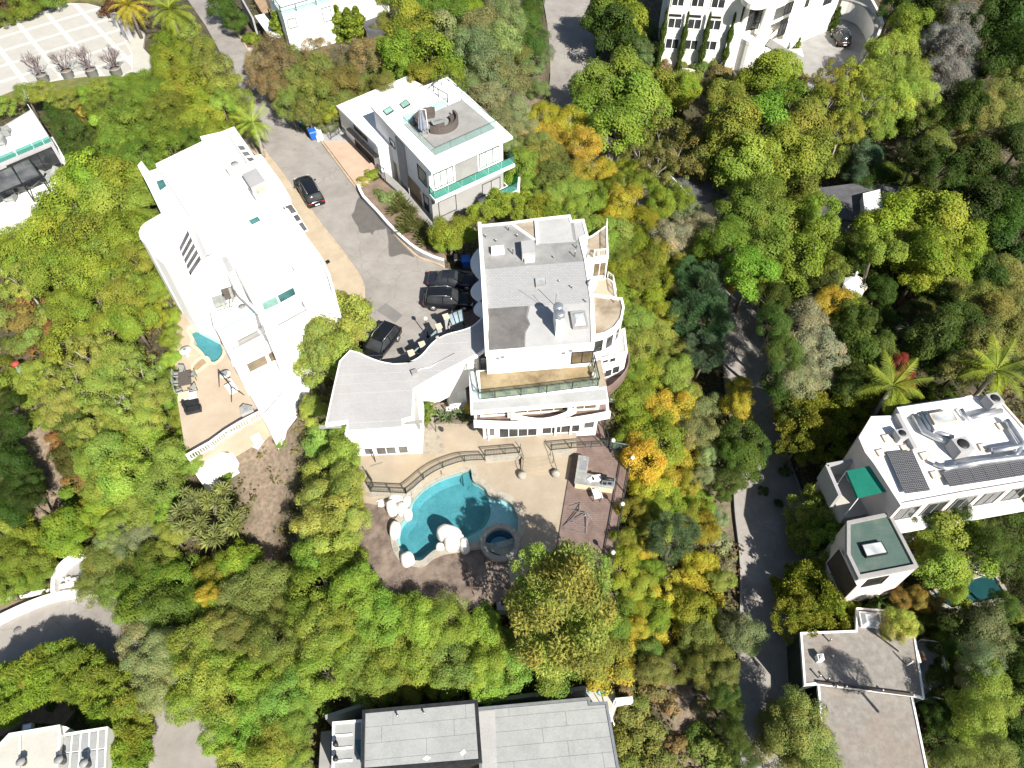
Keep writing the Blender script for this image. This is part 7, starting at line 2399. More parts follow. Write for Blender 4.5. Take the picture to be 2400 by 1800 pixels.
# ================================================================== the earth
BARE = [[(500, 1045), (560, 1010), (640, 930), (700, 900), (740, 940), (705, 1000), (690, 1100), (640, 1200), (620, 1340), (560, 1300), (560, 1180), (560, 1100), (510, 1110)],
  [(1600, 1610), (1660, 1625), (1680, 1680), (1660, 1720), (1700, 1800), (1560, 1800), (1580, 1740), (1560, 1680), (1540, 1640)],
  [(70, 940), (100, 950), (140, 1040), (150, 1130), (150, 1190), (90, 1230), (40, 1250), (70, 1180), (90, 1120), (60, 1040), (40, 1000)],
  [(1640, 1110), (1700, 1130), (1725, 1200), (1700, 1300), (1660, 1260), (1680, 1180)], [(540, 60), (580, 80), (590, 120), (560, 100)],
  [(1255, 130), (1275, 250), (1262, 300), (1235, 250), (1240, 180)], [(180, 275), (240, 260), (245, 330), (200, 370), (160, 360)]]
gx_ = np.concatenate([np.linspace(-420, -95, 16), np.arange(-92, 92.1, 0.9), np.linspace(95, 420, 16)])
gy_ = np.concatenate([np.linspace(-150, -8, 10), np.arange(-5, 125.1, 0.9), np.linspace(130, 620, 22)])
GX, GY = np.meshgrid(gx_, gy_)
GZ = np.concatenate([terr(GX[i], GY[i])[None] for i in range(GX.shape[0])])
rs = np.random.RandomState(3)
_n = np.zeros_like(GZ)
for k in range(6):
 a = rs.uniform(0, 6.28)
 f = rs.uniform(0.15, 0.9)
 _n += np.sin((GX * math.cos(a) + GY * math.sin(a)) * f + rs.uniform(0, 6)) * 0.10
GZ = GZ + _n
for poly, z, grow in PADS:
 xs, ysr = [p[0] for p in poly], [p[1] for p in poly]
 g = grow + 1.3
 i0, i1 = np.searchsorted(gx_, min(xs) - g), np.searchsorted(gx_, max(xs) + g)
 j0, j1 = np.searchsorted(gy_, min(ysr) - g), np.searchsorted(gy_, max(ysr) + g)
 if i1 <= i0 or j1 <= j0:
  continue
 X, Y = GX[j0:j1, i0:i1], GY[j0:j1, i0:i1]
 k = inside(X, Y, poly) | (dist_edge(X, Y, poly) < grow)
 sub = GZ[j0:j1, i0:i1]
 sub[k] = np.minimum(sub[k], z - 0.22)
ny, nx_ = GX.shape
idx = np.arange(ny * nx_).reshape(ny, nx_)
faces = np.stack([idx[:-1, :-1], idx[:-1, 1:], idx[1:, 1:], idx[1:, :-1]], -1).reshape(-1, 4)
me = bpy.data.meshes.new('hillside')


def fast_mesh(me, V, Fq):
 me.vertices.add(len(V))
 me.vertices.foreach_set('co', np.asarray(V, np.float32).ravel())
 me.loops.add(Fq.size)
 me.loops.foreach_set('vertex_index', Fq.astype(np.int32).ravel())
 me.polygons.add(len(Fq))
 me.polygons.foreach_set('loop_start', np.arange(0, Fq.size, Fq.shape[1], dtype=np.int32))
 me.update(calc_edges=True)


fast_mesh(me, np.stack([GX, GY, GZ], -1).reshape(-1, 3), faces)
bare = np.zeros(GX.shape)
BP = []
for px in BARE:
 c = [XY(a, b, -7) for a, b in px]
 zc = float(np.mean(terr(np.array([p[0] for p in c]), np.array([p[1] for p in c]))))
 pl = [XY(a, b, zc) for a, b in px]
 BP.append(pl)
 ins = inside(GX, GY, pl)
 d = dist_edge(GX, GY, pl)
 bare = np.maximum(bare, np.clip(np.where(ins, 0.5 + d / 2.5, 0.5 - d / 2.5), 0, 1))
at_ = me.color_attributes.new('bare', 'FLOAT_COLOR', 'POINT')
bb = bare.reshape(-1)
at_.data.foreach_set('color', np.stack([bb, bb, bb, np.ones_like(bb)], -1).astype(np.float32).ravel())
m_, N, L = nt('hillside')
b_ = N['Principled BSDF']
tc = N.new('ShaderNodeTexCoord')
n1 = N.new('ShaderNodeTexNoise')
n1.inputs['Scale'].default_value = 0.5
n1.inputs['Detail'].default_value = 8
n1.inputs['Roughness'].default_value = 0.7
L.new(tc.outputs['Object'], n1.inputs['Vector'])
r1_ = ramp(N, [(0.35, (0.045, 0.05, 0.018)), (0.5, (0.06, 0.05, 0.028)), (0.65, (0.10, 0.078, 0.05))])
L.new(n1.outputs['Fac'], r1_.inputs[0])
n2 = N.new('ShaderNodeTexNoise')
n2.inputs['Scale'].default_value = 3.0
n2.inputs['Detail'].default_value = 8
L.new(tc.outputs['Object'], n2.inputs['Vector'])
r2_ = ramp(N, [(0.3, (0.15, 0.112, 0.08)), (0.55, (0.22, 0.17, 0.125)), (0.75, (0.28, 0.225, 0.17))])
L.new(n2.outputs['Fac'], r2_.inputs[0])
va_ = N.new('ShaderNodeVertexColor')
va_.layer_name = 'bare'
ad = N.new('ShaderNodeMath')
ad.operation = 'MULTIPLY_ADD'
L.new(n1.outputs['Fac'], ad.inputs[0])
ad.inputs[1].default_value = 1.2
ad.inputs[2].default_value = -0.6
su = N.new('ShaderNodeMath')
L.new(ad.outputs[0], su.inputs[0])
L.new(va_.outputs['Color'], su.inputs[1])
su.use_clamp = True
mx = N.new('ShaderNodeMixRGB')
L.new(su.outputs[0], mx.inputs[0])
L.new(r1_.outputs[0], mx.inputs[1])
L.new(r2_.outputs[0], mx.inputs[2])
L.new(mx.outputs[0], b_.inputs['Base Color'])
b_.inputs['Roughness'].default_value = 0.95
bp = N.new('ShaderNodeBump')
bp.inputs['Strength'].default_value = 0.5
bp.inputs['Distance'].default_value = 0.2
L.new(n2.outputs['Fac'], bp.inputs['Height'])
L.new(bp.outputs[0], b_.inputs['Normal'])
me.materials.append(m_)
hillside = bpy.data.objects.new('hillside', me)
COL.objects.link(hillside)
hillside['kind'] = 'structure'

# ================================================================== foliage patterns
def leaf_quads(C, Nn, size, aspect, rs, tint, droop=0.0, radial=None):
 """diamond leaves at C with normals Nn"""
 n = len(C)
 rnd = rs.normal(size=(n, 3))
 T = radial if radial is not None else rnd
 T = T + rnd * 0.35 if radial is not None else T
 T = T - Nn * np.sum(T * Nn, 1, keepdims=True) if radial is None else T
 T[:, 2] -= droop
 T /= np.linalg.norm(T, axis=1, keepdims=True) + 1e-9
 B = np.cross(Nn, T)
 B /= np.linalg.norm(B, axis=1, keepdims=True) + 1e-9
 l = (size * rs.uniform(.65, 1.35, n))[:, None]
 w = l * aspect
 V = np.stack([C - T * l * .5, C + B * w * .5, C + T * l * .5, C - B * w * .5], 1).reshape(-1, 3)
 F = np.arange(n * 4).reshape(n, 4)
 return V, F, np.repeat(tint, 4, axis=0)


def tint_col(n, rs, v=0.22, hue=0.10):
 t = np.clip(rs.normal(1, v, n), .35, 1.7)
 h = rs.normal(0, hue, n)
 return np.stack([t * (1 + h), t, t * (1 - h * .5), np.ones(n)], -1)


def foliage_mesh(name, V, F, T):
 me = bpy.data.meshes.new(name)
 fast_mesh(me, V, F)
 a = me.color_attributes.new('tint', 'FLOAT_COLOR', 'POINT')
 a.data.foreach_set('color', np.asarray(T, np.float32).ravel())
 me.materials.append(M('leaf'))
 return me


def sph(n, rs):
 v = rs.normal(size=(n, 3))
 return v / np.linalg.norm(v, axis=1, keepdims=True)


def crown(kind, seed):
 rs = np.random.RandomState(seed)
 P_ = dict(broad=(26, (.28, .46), 10000, .075, .58, .88), fine=(38, (.22, .38), 14000, .050, .55, .82), dense=(30, (.27, .42), 12500, .058, .60, .80),
    glossy=(46, (.18, .30), 9500, .090, .34, .95), sparse=(40, (.15, .26), 7500, .060, .5, .85), pine=(34, (.20, .30), 12000, .130, .11, .95),
    bamboo=(26, (.26, .40), 6500, .190, .17, 1.0), shrub=(14, (.32, .50), 2600, .13, .6, .7), tuft=(60, (.17, .24), 16000, .075, .4, .95))[kind]
 nc, (ra, rb), nl, ls, asp, zs = P_
 # clump centres over an irregular lumpy body, more of them on top
 d = sph(nc * 3, rs)
 d = d[d[:, 2] > -.55][:nc]
 nc = len(d)
 lob = 1 + .22 * np.sin(d[:, 0] * 2.7 + rs.uniform(0, 6)) * np.sin(d[:, 1] * 2.9 + rs.uniform(0, 6)) + rs.normal(0, .09, nc)
 cr = rs.uniform(ra, rb, nc)
 rad = (1 - cr * .85) * lob * rs.choice([1, 1, 1, .7], nc)
 cc = d * rad[:, None] * np.array([1, 1, zs])
 ct = np.clip(rs.normal(1, .10, nc), .75, 1.3)
 ch_ = rs.normal(0, .07, nc)
 p = cr ** 2
 which = rs.choice(nc, nl, p=p / p.sum())
 u = sph(nl, rs)
 out = d[which]
 u = u + out * .55 + np.array([0, 0, .25])
 u /= np.linalg.norm(u, axis=1, keepdims=True)
 r = rs.uniform(0, 1, nl) ** .22
 r = np.where(rs.uniform(0, 1, nl) < .08, r * 1.3, r)
 flat = np.array([1, 1, .78])
 C = cc[which] + u * (cr[which] * r)[:, None] * flat
 if kind in ('pine',):
  Nn = np.cross(u, sph(nl, rs))
  radial = u.copy()
 elif kind == 'bamboo':
  Nn = u + sph(nl, rs) * .5
  radial = np.stack([u[:, 0], u[:, 1], -.15 + .3 * u[:, 2]], -1)
 elif kind == 'tuft':
  Nn = u + sph(nl, rs) * .5
  radial = u + np.array([0, 0, .2])
 elif kind == 'glossy':
  Nn = u + sph(nl, rs) * .4 + np.array([0, 0, .3])
  radial = u * .6 + sph(nl, rs) * .6
 else:
  Nn = u + sph(nl, rs) * .38 + np.array([.12, -.2, .5])
  radial = None
 Nn /= np.linalg.norm(Nn, axis=1, keepdims=True) + 1e-9
 t = tint_col(nl, rs, .13, .05)
 t[:, :3] *= ct[which][:, None]
 t[:, 0] *= 1 + ch_[which]
 V, F, T = leaf_quads(C, Nn, ls, asp, rs, t, droop=.15 if radial is None else 0, radial=radial)
 return foliage_mesh('crown_' + kind, V, F, T)


CR_ = {k: [crown(k, s * 17 + len(k)) for s in range(n)] for k, n in dict(broad=5, fine=4, dense=4, glossy=2, sparse=3, pine=2, bamboo=2, shrub=4, tuft=2).items()}


def trunk_mesh(seed, nl=6, reach=.72, down=2.4, r0=.075, depth=1):
 r = random.Random(seed)
 m = MB()
 m.tube([(r.uniform(-.1, .1), r.uniform(-.1, .1), -down), (r.uniform(-.06, .06), r.uniform(-.06, .06), -down * .45), (0, 0, -.45)], [r0 * 1.3, r0, r0 * .8], 8)
 for k in range(nl):
  a = 6.283 * k / nl + r.uniform(-.4, .4)
  e = r.uniform(.2, 1.1)
  d = Vector((math.cos(a) * math.cos(e), math.sin(a) * math.cos(e), math.sin(e)))
  p0 = Vector((0, 0, -.5 + r.uniform(-.25, .1)))
  p2 = p0 + d * reach * r.uniform(.9, 1.35) + Vector((0, 0, .1))
  p1 = p0.lerp(p2, .5) + Vector((r.uniform(-.08, .08), r.uniform(-.08, .08), r.uniform(0, .1)))
  m.tube([p0, p1, p2], [r0 * .5, r0 * .36, r0 * .16], 5, False)
  if depth > 1:
   for _ in range(4):
    t = r.uniform(.35, .95)
    q0 = p0.lerp(p2, t)
    dd = (d + Vector((r.uniform(-.8, .8), r.uniform(-.8, .8), r.uniform(-.2, .8)))).normalized()
    m.tube([q0, q0 + dd * reach * r.uniform(.3, .6)], [r0 * .24, r0 * .07], 4, False)
 return m


def as_mesh(m, name, mat):
 o = m.build(name, mat)
 me = o.data
 bpy.data.objects.remove(o)
 return me


TR_ = [as_mesh(trunk_mesh(k), 'trunk', 'bark') for k in range(3)]
TRP = [as_mesh(trunk_mesh(10 + k, 7, .86, 2.4, .05, 2), 'trunk', 'bark_pale') for k in range(3)]

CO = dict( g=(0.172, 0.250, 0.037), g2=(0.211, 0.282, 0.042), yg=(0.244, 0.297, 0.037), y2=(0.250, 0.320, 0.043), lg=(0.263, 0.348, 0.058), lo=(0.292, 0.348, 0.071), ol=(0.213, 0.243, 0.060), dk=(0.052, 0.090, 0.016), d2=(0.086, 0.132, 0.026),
   au=(0.437, 0.372, 0.048), or_=(0.366, 0.283, 0.062), gy=(0.191, 0.246, 0.096), gg=(0.269, 0.322, 0.126), br=(0.295, 0.224, 0.099), bl=(0.100, 0.171, 0.075), sil=(0.224, 0.236, 0.191), tw=(0.325, 0.322, 0.173), red=(0.260, 0.050, 0.034), rb=(0.252, 0.152, 0.052), pur=(0.137, 0.074, 0.042))
CN = dict(g='mid-green', g2='fresh green', yg='yellow-green', y2='bright lime', lg='light green', lo='pale olive', ol='olive', dk='dark green', d2='deep green', au='golden yellow', or_='orange-tinged', gy='grey-green', gg='pale grey-green', br='brownish', bl='blue-green', sil='silvery grey', tw='tan twiggy', red='red-leaved', rb='russet', pur='purple')
KN = dict(broad='broadleaf tree', fine='fine-leaved tree', dense='dense bushy tree', glossy='large glossy-leaved tree', sparse='sparse tree with bare pale limbs', pine='pine tree', bamboo='bamboo clump', shrub='shrub', tuft='round tufty tree')
OBJN = dict(broad='broadleaf_tree', fine='fine_leaved_tree', dense='bushy_tree', glossy='glossy_tree', sparse='sparse_tree', pine='pine_tree', bamboo='bamboo_clump', shrub='shrub', tuft='tufty_tree')

TREES = []   # (reading x, y, half width, kind, colour, height factor)
def T(kind, col, *pts, h=1.0):
 for p in pts:
  TREES.append((p[0], p[1], p[2], kind, col, h))


# street, upper left
T('dense', 'yg', (383, 112, 36), (402, 152, 42), (430, 196, 44), (452, 245, 44), (480, 282, 40), (420, 120, 30), (500, 315, 32), (535, 300, 26), h=.8)
T('dense', 'lo', (440, 70, 32), (466, 115, 36), (498, 160, 38), (528, 205, 38), (556, 238, 34), (425, 40, 26), h=.8)
T('fine', 'yg', (585, 300, 30), (560, 275, 30), h=.7)
T('shrub', 'pur', (262, 22, 28), (14, 18, 36), (88, 8, 26), (330, 15, 26))
T('dense', 'g2', (54, 18, 32), (120, 0, 30), (10, 45, 24), h=.4)
T('dense', 'd2', (520, 18, 32), (550, 50, 28), h=.5)
T('shrub', 'g2', (592, 92, 24), (610, 108, 20))
# hedge below the forecourt and the garden
T('fine', 'lg', (60, 222, 26), (100, 216, 28), (150, 232, 30), (196, 226, 30), (240, 214, 32), (10, 250, 28), (290, 205, 34), h=.6)
T('fine', 'g', (332, 206, 40), (372, 222, 40), (340, 250, 45), (392, 262, 46), (300, 262, 40), (425, 300, 46), (300, 305, 50), (352, 318, 50), (400, 345, 45), (268, 340, 42), (330, 372, 44), (455, 330, 38), (285, 385, 40), (395, 300, 40), h=.75)
T('dense', 'yg', (455, 290, 38), (430, 335, 34), h=.7)
T('dense', 'd2', (135, 262, 34), (160, 300, 36), (195, 322, 32), (215, 298, 22), (165, 355, 34), (200, 360, 30), h=.5)
T('shrub', 'or_', (200, 276, 34), (222, 312, 22))
T('shrub', 'rb', (170, 348, 24), (215, 345, 20))
T('shrub', 'g2', (88, 313, 15), (70, 330, 13), (98, 322, 14))
# great grove left of the white house
T('broad', 'y2', (188, 442, 56), (222, 412, 60), (288, 428, 58), (185, 488, 66), (258, 492, 58), (322, 470, 48), (138, 505, 46), (330, 415, 42), h=.9)
T('dense', 'y2', (55, 575, 50), (130, 560, 60), (205, 562, 64), (285, 556, 58), (340, 525, 40), (40, 600, 52), (105, 630, 58), (185, 632, 62), (262, 632, 58), (320, 610, 42), (225, 700, 54), (295, 695, 52), (350, 680, 40), (165, 712, 46), (312, 752, 46), (250, 770, 46), h=.9)
T('sparse', 'lg', (75, 620, 46), (55, 665, 45), (250, 600, 45), (290, 660, 40), h=.9)
T('broad', 'yg', (162, 800, 48), (355, 745, 30), h=.8)
T('shrub', 'ol', (30, 470 + 90, 30), (30, 690, 40), (20, 740, 36), (90, 790, 36), (60, 800, 36), (110, 740, 40), (20, 810, 30))
T('shrub', 'rb', (70, 700, 42), (100, 830, 40), (60, 750, 40), (130, 770, 32), (110, 870, 26))
T('sparse', 'lo', (215, 835, 56), (330, 880, 52), (180, 905, 58), (300, 945, 52), (130, 880, 42), (225, 990, 46), h=.9)
T('fine', 'lo', (280, 850, 56), (240, 915, 54), (355, 930, 42), (150, 960, 45), (270, 985, 46), (340, 985, 40), (255, 870, 40), h=.9)
T('dense', 'y2', (392, 700, 24), (402, 745, 24), (400, 790, 27), (402, 840, 28), (408, 885, 28), (412, 930, 28), (420, 975, 28), (432, 1015, 26), h=.35)
T('dense', 'g2', (385, 580, 26), (388, 630, 26), (395, 660, 24), (372, 520, 30), h=.4)
T('shrub', 'g2', (20, 900, 40), (60, 930, 36), (100, 985, 30), (10, 860, 32))
# ivy bank below the court
T('dense', 'lg', (265, 1050, 52), (340, 1050, 54), (410, 1065, 46), (300, 1115, 56), (375, 1125, 56), (250, 1140, 46), (330, 1180, 54), (370, 1190, 40), (215, 1080, 42), (452, 1085, 30), h=.55)
T('shrub', 'rb', (135, 1030, 30), (175, 1125, 32), (160, 1030, 28))
T('shrub', 'g', (95, 975, 28), (170, 1160, 34), (200, 1170, 30), (130, 990, 26))
T('dense', 'dk', (18, 1010, 42), (25, 1080, 46), (60, 1120, 34), (40, 1150, 46), (70, 1170, 34), (20, 1200, 44), (20, 940, 30), h=.9)
T('dense', 'g2', (50, 1260, 46), (30, 1310, 46), (85, 1315, 40), (40, 1350, 44), (10, 1380, 36), (90, 1350, 34), h=.45)
T('broad', 'yg', (140, 1235, 46), (195, 1215, 44), (110, 1275, 42), (235, 1200, 36), (170, 1270, 40), h=.6)
T('fine', 'gg', (300, 1265, 44), (345, 1255, 42), (260, 1265, 36), h=.6)
T('fine', 'ol', (245, 1330, 46), (300, 1320, 48), (215, 1380, 36), (270, 1385, 46), (230, 1310, 36), h=.6)
T('dense', 'g', (345, 1370, 56), (420, 1350, 54), (330, 1430, 52), (400, 1420, 56), (370, 1310, 44), (460, 1410, 44), (310, 1400, 34), h=.8)
T('broad', 'yg', (560, 1310, 46), (512, 1405, 46), (520, 1330, 34), h=.9)
T('dense', 'au', (490, 1395, 28), h=1)
T('fine', 'gg', (335, 1500, 50), (355, 1560, 52), (400, 1510, 48), (370, 1620, 48), (345, 1450, 40), (415, 1580, 44), h=.8)
T('fine', 'ol', (625, 1375, 62), (600, 1440, 60), (640, 1500, 56), (560, 1480, 50), (680, 1420, 44), h=.9)
T('dense', 'lg', (460, 1510, 52), (510, 1470, 48), (480, 1580, 56), (540, 1560, 54), (600, 1590, 54), (440, 1640, 50), (530, 1650, 56), (600, 1670, 54), (560, 1730, 52), (650, 1720, 48), (500, 1720, 40), (620, 1780, 52), (550, 1790, 44), h=.9)
T('fine', 'lg', (690, 1560, 54), (660, 1630, 54), (720, 1640, 48), (690, 1690, 44), (760, 1570, 56), (690, 1780, 40), h=.9)
T('broad', 'yg', (715, 1510, 40), (740, 1590, 34), (810, 1500, 40), h=.8)
# wood below the pool
T('fine', 'lg', (760, 1470, 60), (830, 1440, 58), (830, 1530, 62), (900, 1450, 58), (905, 1540, 62), (975, 1450, 58), (985, 1540, 64), (1050, 1450, 52), (1065, 1540, 62), (1140, 1550, 56), (1130, 1480, 54), (890, 1600, 48), (960, 1600, 46), (1050, 1600, 46), (1140, 1600, 46), (1200, 1570, 48), (840, 1590, 46), (1010, 1490, 52), h=.85)
T('fine', 'g', (720, 1440, 48), (785, 1405, 42), (880, 1405, 36), (940, 1415, 32), h=.8)
# tree belt left of the pool
T('broad', 'lo', (735, 965, 34), (752, 1025, 40), (800, 1060, 44), (770, 1100, 46), (750, 1165, 48), (815, 1130, 42), (800, 1190, 48), (740, 1225, 46), (790, 1255, 46), (835, 1225, 34), (810, 1020, 36), h=.75)
T('broad', 'g2', (735, 1300, 46), (800, 1315, 52), (760, 1370, 56), (830, 1370, 48), (705, 1360, 40), (850, 1430, 40), (800, 1430, 44), h=.9)
T('broad', 'lo', (790, 755, 64), (755, 800, 56), (830, 770, 42), (745, 860, 48), (795, 820, 46), (770, 720, 40), h=.9)
T('shrub', 'g', (655, 1038, 16), (505, 1105, 26), (530, 1110, 22), (520, 1080, 18))
# great tree, pine and autumn slope east
T('glossy', 'lo', (1320, 1425, 118), (1265, 1350, 60), (1370, 1350, 62), h=3)
T('dense', 'g2', (1410, 1530, 60), (1300, 1560, 60), (1240, 1500, 50), (1440, 1450, 44), h=.8)
T('pine', 'bl', (1575, 1268, 56), (1640, 690, 58), (1625, 760, 62), (1660, 770, 52), (1650, 830, 46), (1670, 720, 36), (1610, 640, 34), h=1)
T('dense', 'au', (1560, 950, 50), (1505, 1070, 52), (1580, 1100, 50), (1520, 1140, 46), (1610, 1060, 42), (1600, 980, 36), (1650, 1240, 38), (1640, 1330, 44), h=.45)
T('dense', 'yg', (1490, 1000, 48), (1555, 1030, 56), (1560, 1170, 40), (1465, 1040, 34), (1640, 1170, 36), (1620, 1200, 34), h=.45)
T('dense', 'yg', (1480, 930, 46), (1520, 880, 46), (1455, 870, 36), (1500, 1000, 30), (1470, 1090, 32), (1465, 1270, 36), (1455, 1330, 42), (1500, 1370, 36), (1480, 1200, 34), h=.5)
T('fine', 'gg', (1630, 1010, 46), (1650, 960, 40), (1655, 1060, 34), (1650, 1120, 30), (1680, 1210, 26), h=.5)
T('sparse', 'au', (1560, 1390, 52), h=.6)
T('dense', 'yg', (1620, 1420, 46), (1530, 1440, 44), (1520, 1340, 36), h=.6)
T('shrub', 'au', (1660, 1390, 44), (1600, 1360, 36), (1590, 1460, 44), (1540, 1490, 36), (1450, 1560, 44), (1400, 1590, 40), (1480, 1530, 40))
T('shrub', 'tw', (1672, 1440, 30), (1690, 1270, 28), (1620, 1520, 38), (1560, 1540, 36), (1700, 1330, 26), (1420, 1570, 28))
T('fine', 'ol', (1640, 1490, 44), (1680, 1530, 44), (1590, 1560, 40), (1650, 1570, 42), (1700, 1590, 36), (1530, 1570, 36), h=.5)
T('dense', 'gy', (1735, 1475, 46), (1760, 1500, 30), h=.7)
T('fine', 'd2', (1700, 1660, 38), (1720, 1720, 34), (1700, 1620, 30), (1740, 1770, 34), h=.7)
T('shrub', 'ol', (1480, 1680, 40), (1520, 1720, 44), (1460, 1740, 40), (1530, 1770, 42), (1470, 1790, 36), (1500, 1640, 34), (1660, 1760, 44), (1640, 1720, 34), (1690, 1790, 36), (1580, 1790, 30))
T('shrub', 'br', (1460, 1620, 30), (1530, 1610, 36), (1570, 1650, 28), (1640, 1660, 24), (1590, 1740, 26), (1440, 1790, 26))
# upper slope between the houses
T('dense', 'au', (1330, 285, 44), (1290, 325, 46), (1365, 340, 42), (1400, 400, 42), (1345, 410, 40), (1460, 470, 42), (1430, 520, 40), (1270, 270, 34), h=.7)
T('fine', 'ol', (1270, 385, 50), (1300, 420, 46), (1250, 350, 40), (1290, 365, 36), h=.8)
T('fine', 'lg', (1330, 450, 46), (1245, 430, 40), (1380, 460, 42), (1390, 540, 46), (1340, 490, 40), (1420, 580, 42), (1290, 470, 40), h=.6)
T('bamboo', 'y2', (1265, 492, 34), (1210, 478, 32), (1165, 482, 32), (1130, 500, 28), (1290, 505, 30), (1230, 510, 24), h=.8)
T('dense', 'y2', (1052, 545, 46), (1085, 545, 30), (1035, 565, 26), h=.6)
T('fine', 'tw', (1600, 520, 56), (1640, 540, 44), (1570, 560, 48), h=.7)
T('dense', 'yg', (1560, 600, 44), (1490, 570, 44), (1500, 640, 46), (1460, 630, 42), (1560, 660, 40), (1440, 690, 40), (1510, 700, 44), (1550, 740, 40), h=.6)
T('fine', 'lo', (1480, 760, 46), (1530, 790, 46), (1580, 820, 44), (1490, 820, 42), (1460, 740, 36), (1590, 880, 44), (1610, 930, 36), (1560, 860, 40), h=.6)
T('dense', 'g', (1450, 590, 34), (1470, 700, 30), (1480, 860, 30), h=.6)
T('dense', 'au', (1735, 910, 30), (1728, 960, 36), (1740, 940, 26), h=.6)
T('broad', 'd2', (1735, 1030, 42), (1745, 1080, 46), (1715, 1120, 36), (1770, 1040, 32), (1720, 1060, 34), (1700, 1150, 24), h=.6)
# over the top of the road
T('broad', 'yg', (1440, 20, 54), (1480, 55, 44), h=1)
T('broad', 'd2', (1440, 75, 50), (1410, 40, 44), (1470, 100, 40), h=.9)
T('fine', 'gy', (1505, 110, 32), (1515, 70, 26), (1500, 140, 30), h=.7)
T('broad', 'g2', (1460, 190, 74), (1410, 250, 66), (1500, 250, 68), (1450, 300, 60), (1540, 210, 50), (1390, 200, 50), h=1)
T('dense', 'yg', (1585, 225, 44), (1610, 205, 36), (1560, 200, 34), h=.8)
T('sparse', 'ol', (1560, 340, 66), (1610, 370, 60), (1540, 400, 48), (1580, 420, 46), (1500, 360, 40), h=1)
T('broad', 'yg', (1790, 180, 54), (1830, 170, 44), (1760, 210, 44), h=.9)
T('broad', 'g2', (1720, 300, 62), (1790, 300, 66), (1750, 370, 66), (1830, 360, 66), (1690, 380, 56), (1880, 300, 60), (1700, 240, 44), (1860, 240, 48), (1900, 370, 56), (1780, 430, 50), h=1)
T('sparse', 'yg', (1950, 250, 60), (2000, 200, 56), (1970, 310, 46), (2040, 240, 52), (1940, 190, 40), h=1)
T('fine', 'lg', (2090, 130, 52), (2060, 180, 50), (2130, 180, 46), (2100, 240, 50), (2150, 220, 40), (2040, 300, 46), h=1)
T('broad', 'y2', (2135, 55, 38), (2120, 80, 30), h=.9)
T('dense', 'bl', (2025, 365, 38), (2010, 410, 32), h=.9)
T('fine', 'sil', (2235, 120, 48), (2250, 60, 42), (2210, 180, 42), (2190, 90, 36), (2260, 180, 36), h=1)
T('fine', 'ol', (2330, 230, 52), (2350, 290, 50), (2290, 270, 48), (2270, 320, 44), (2380, 200, 44), h=.9)
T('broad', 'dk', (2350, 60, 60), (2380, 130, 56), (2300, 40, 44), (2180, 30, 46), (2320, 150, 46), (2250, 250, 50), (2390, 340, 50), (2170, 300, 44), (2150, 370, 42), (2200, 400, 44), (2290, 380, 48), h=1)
T('broad', 'ol', (2190, 345, 40), (2160, 270, 34), h=.9)
T('shrub', 'br', (1560, 155, 22), (1720, 140, 24), (1760, 150, 22), (1690, 170, 30), (1880, 190, 24), (1860, 170, 20))
T('shrub', 'ol', (1600, 160, 22), (1640, 155, 24), (1670, 150, 22), (1660, 200, 28), (1700, 200, 30), (1630, 180, 22))
# middle right
T('dense', 'yg', (1500, 430, 34), (1470, 400, 30), (1545, 480, 36), (1590, 470, 30), (1510, 520, 36), (1440, 440, 30), (1640, 590, 34), h=.9)
T('dense', 'd2', (2185, 1216, 26), (2135, 1228, 22), (2250, 1205, 26), (2310, 1195, 26), (2385, 1180, 28), h=1)
T('fine', 'g', (1730, 440, 56), (1790, 470, 58), (1740, 510, 60), (1700, 570, 56), (1680, 620, 44), h=1)
T('broad', 'g2', (1850, 530, 58), (1800, 590, 56), (1860, 600, 58), (1920, 560, 50), (1760, 640, 54), (1830, 670, 54), (1880, 460, 46), (1920, 500, 40), (1945, 630, 38), h=1)
T('dense', 'or_', (1740, 620, 32), (1725, 660, 28), h=.9)
T('broad', 'yg', (2080, 520, 60), (2150, 500, 60), (2210, 520, 58), (2110, 590, 58), (2190, 590, 58), (2260, 570, 52), (2060, 580, 46), (2150, 640, 48), (2240, 630, 44), h=1)
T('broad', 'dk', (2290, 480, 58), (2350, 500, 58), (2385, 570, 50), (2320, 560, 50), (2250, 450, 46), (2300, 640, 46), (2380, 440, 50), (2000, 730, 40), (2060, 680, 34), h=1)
T('dense', 'ol', (2345, 650, 50), (2380, 700, 46), (2280, 700, 44), (2240, 690, 38), (2330, 730, 46), h=.9)
T('dense', 'au', (1950, 705, 36), (1930, 735, 30), h=.8)
T('fine', 'lg', (1990, 720, 40), (2020, 750, 36), (1970, 760, 36), h=.8)
T('fine', 'tw', (1900, 770, 58), (1860, 830, 54), (1920, 830, 50), (1870, 890, 50), (1905, 720, 36), (1930, 890, 40), h=.9)
T('broad', 'd2', (2010, 810, 56), (2040, 860, 48), (1990, 860, 46), (2060, 820, 40), (1990, 910, 36), h=.9)
T('dense', 'red', (2110, 852, 23), (2124, 872, 16), h=1.9)
T('dense', 'or_', (2108, 900, 28), h=1.7)
T('broad', 'd2', (2190, 780, 56), (2240, 760, 52), (2210, 840, 54), (2160, 830, 46), (2270, 810, 46), (2150, 740, 40), h=.9)
T('broad', 'ol', (2300, 790, 44), (2250, 860, 40), (2360, 780, 44), (2340, 810, 40), h=.9)
T('tuft', 'yg', (1890, 985, 62), (1960, 970, 66), (1930, 1040, 56), (2000, 940, 44), (1870, 1040, 44), h=.6)
T('tuft', 'lo', (1925, 1218, 66), (1900, 1255, 46), (1945, 1265, 46), h=.3)
T('tuft', 'yg', (1905, 1405, 76), (1870, 1445, 52), (1945, 1450, 56), (1890, 1360, 44), (1965, 1410, 38), h=.3)
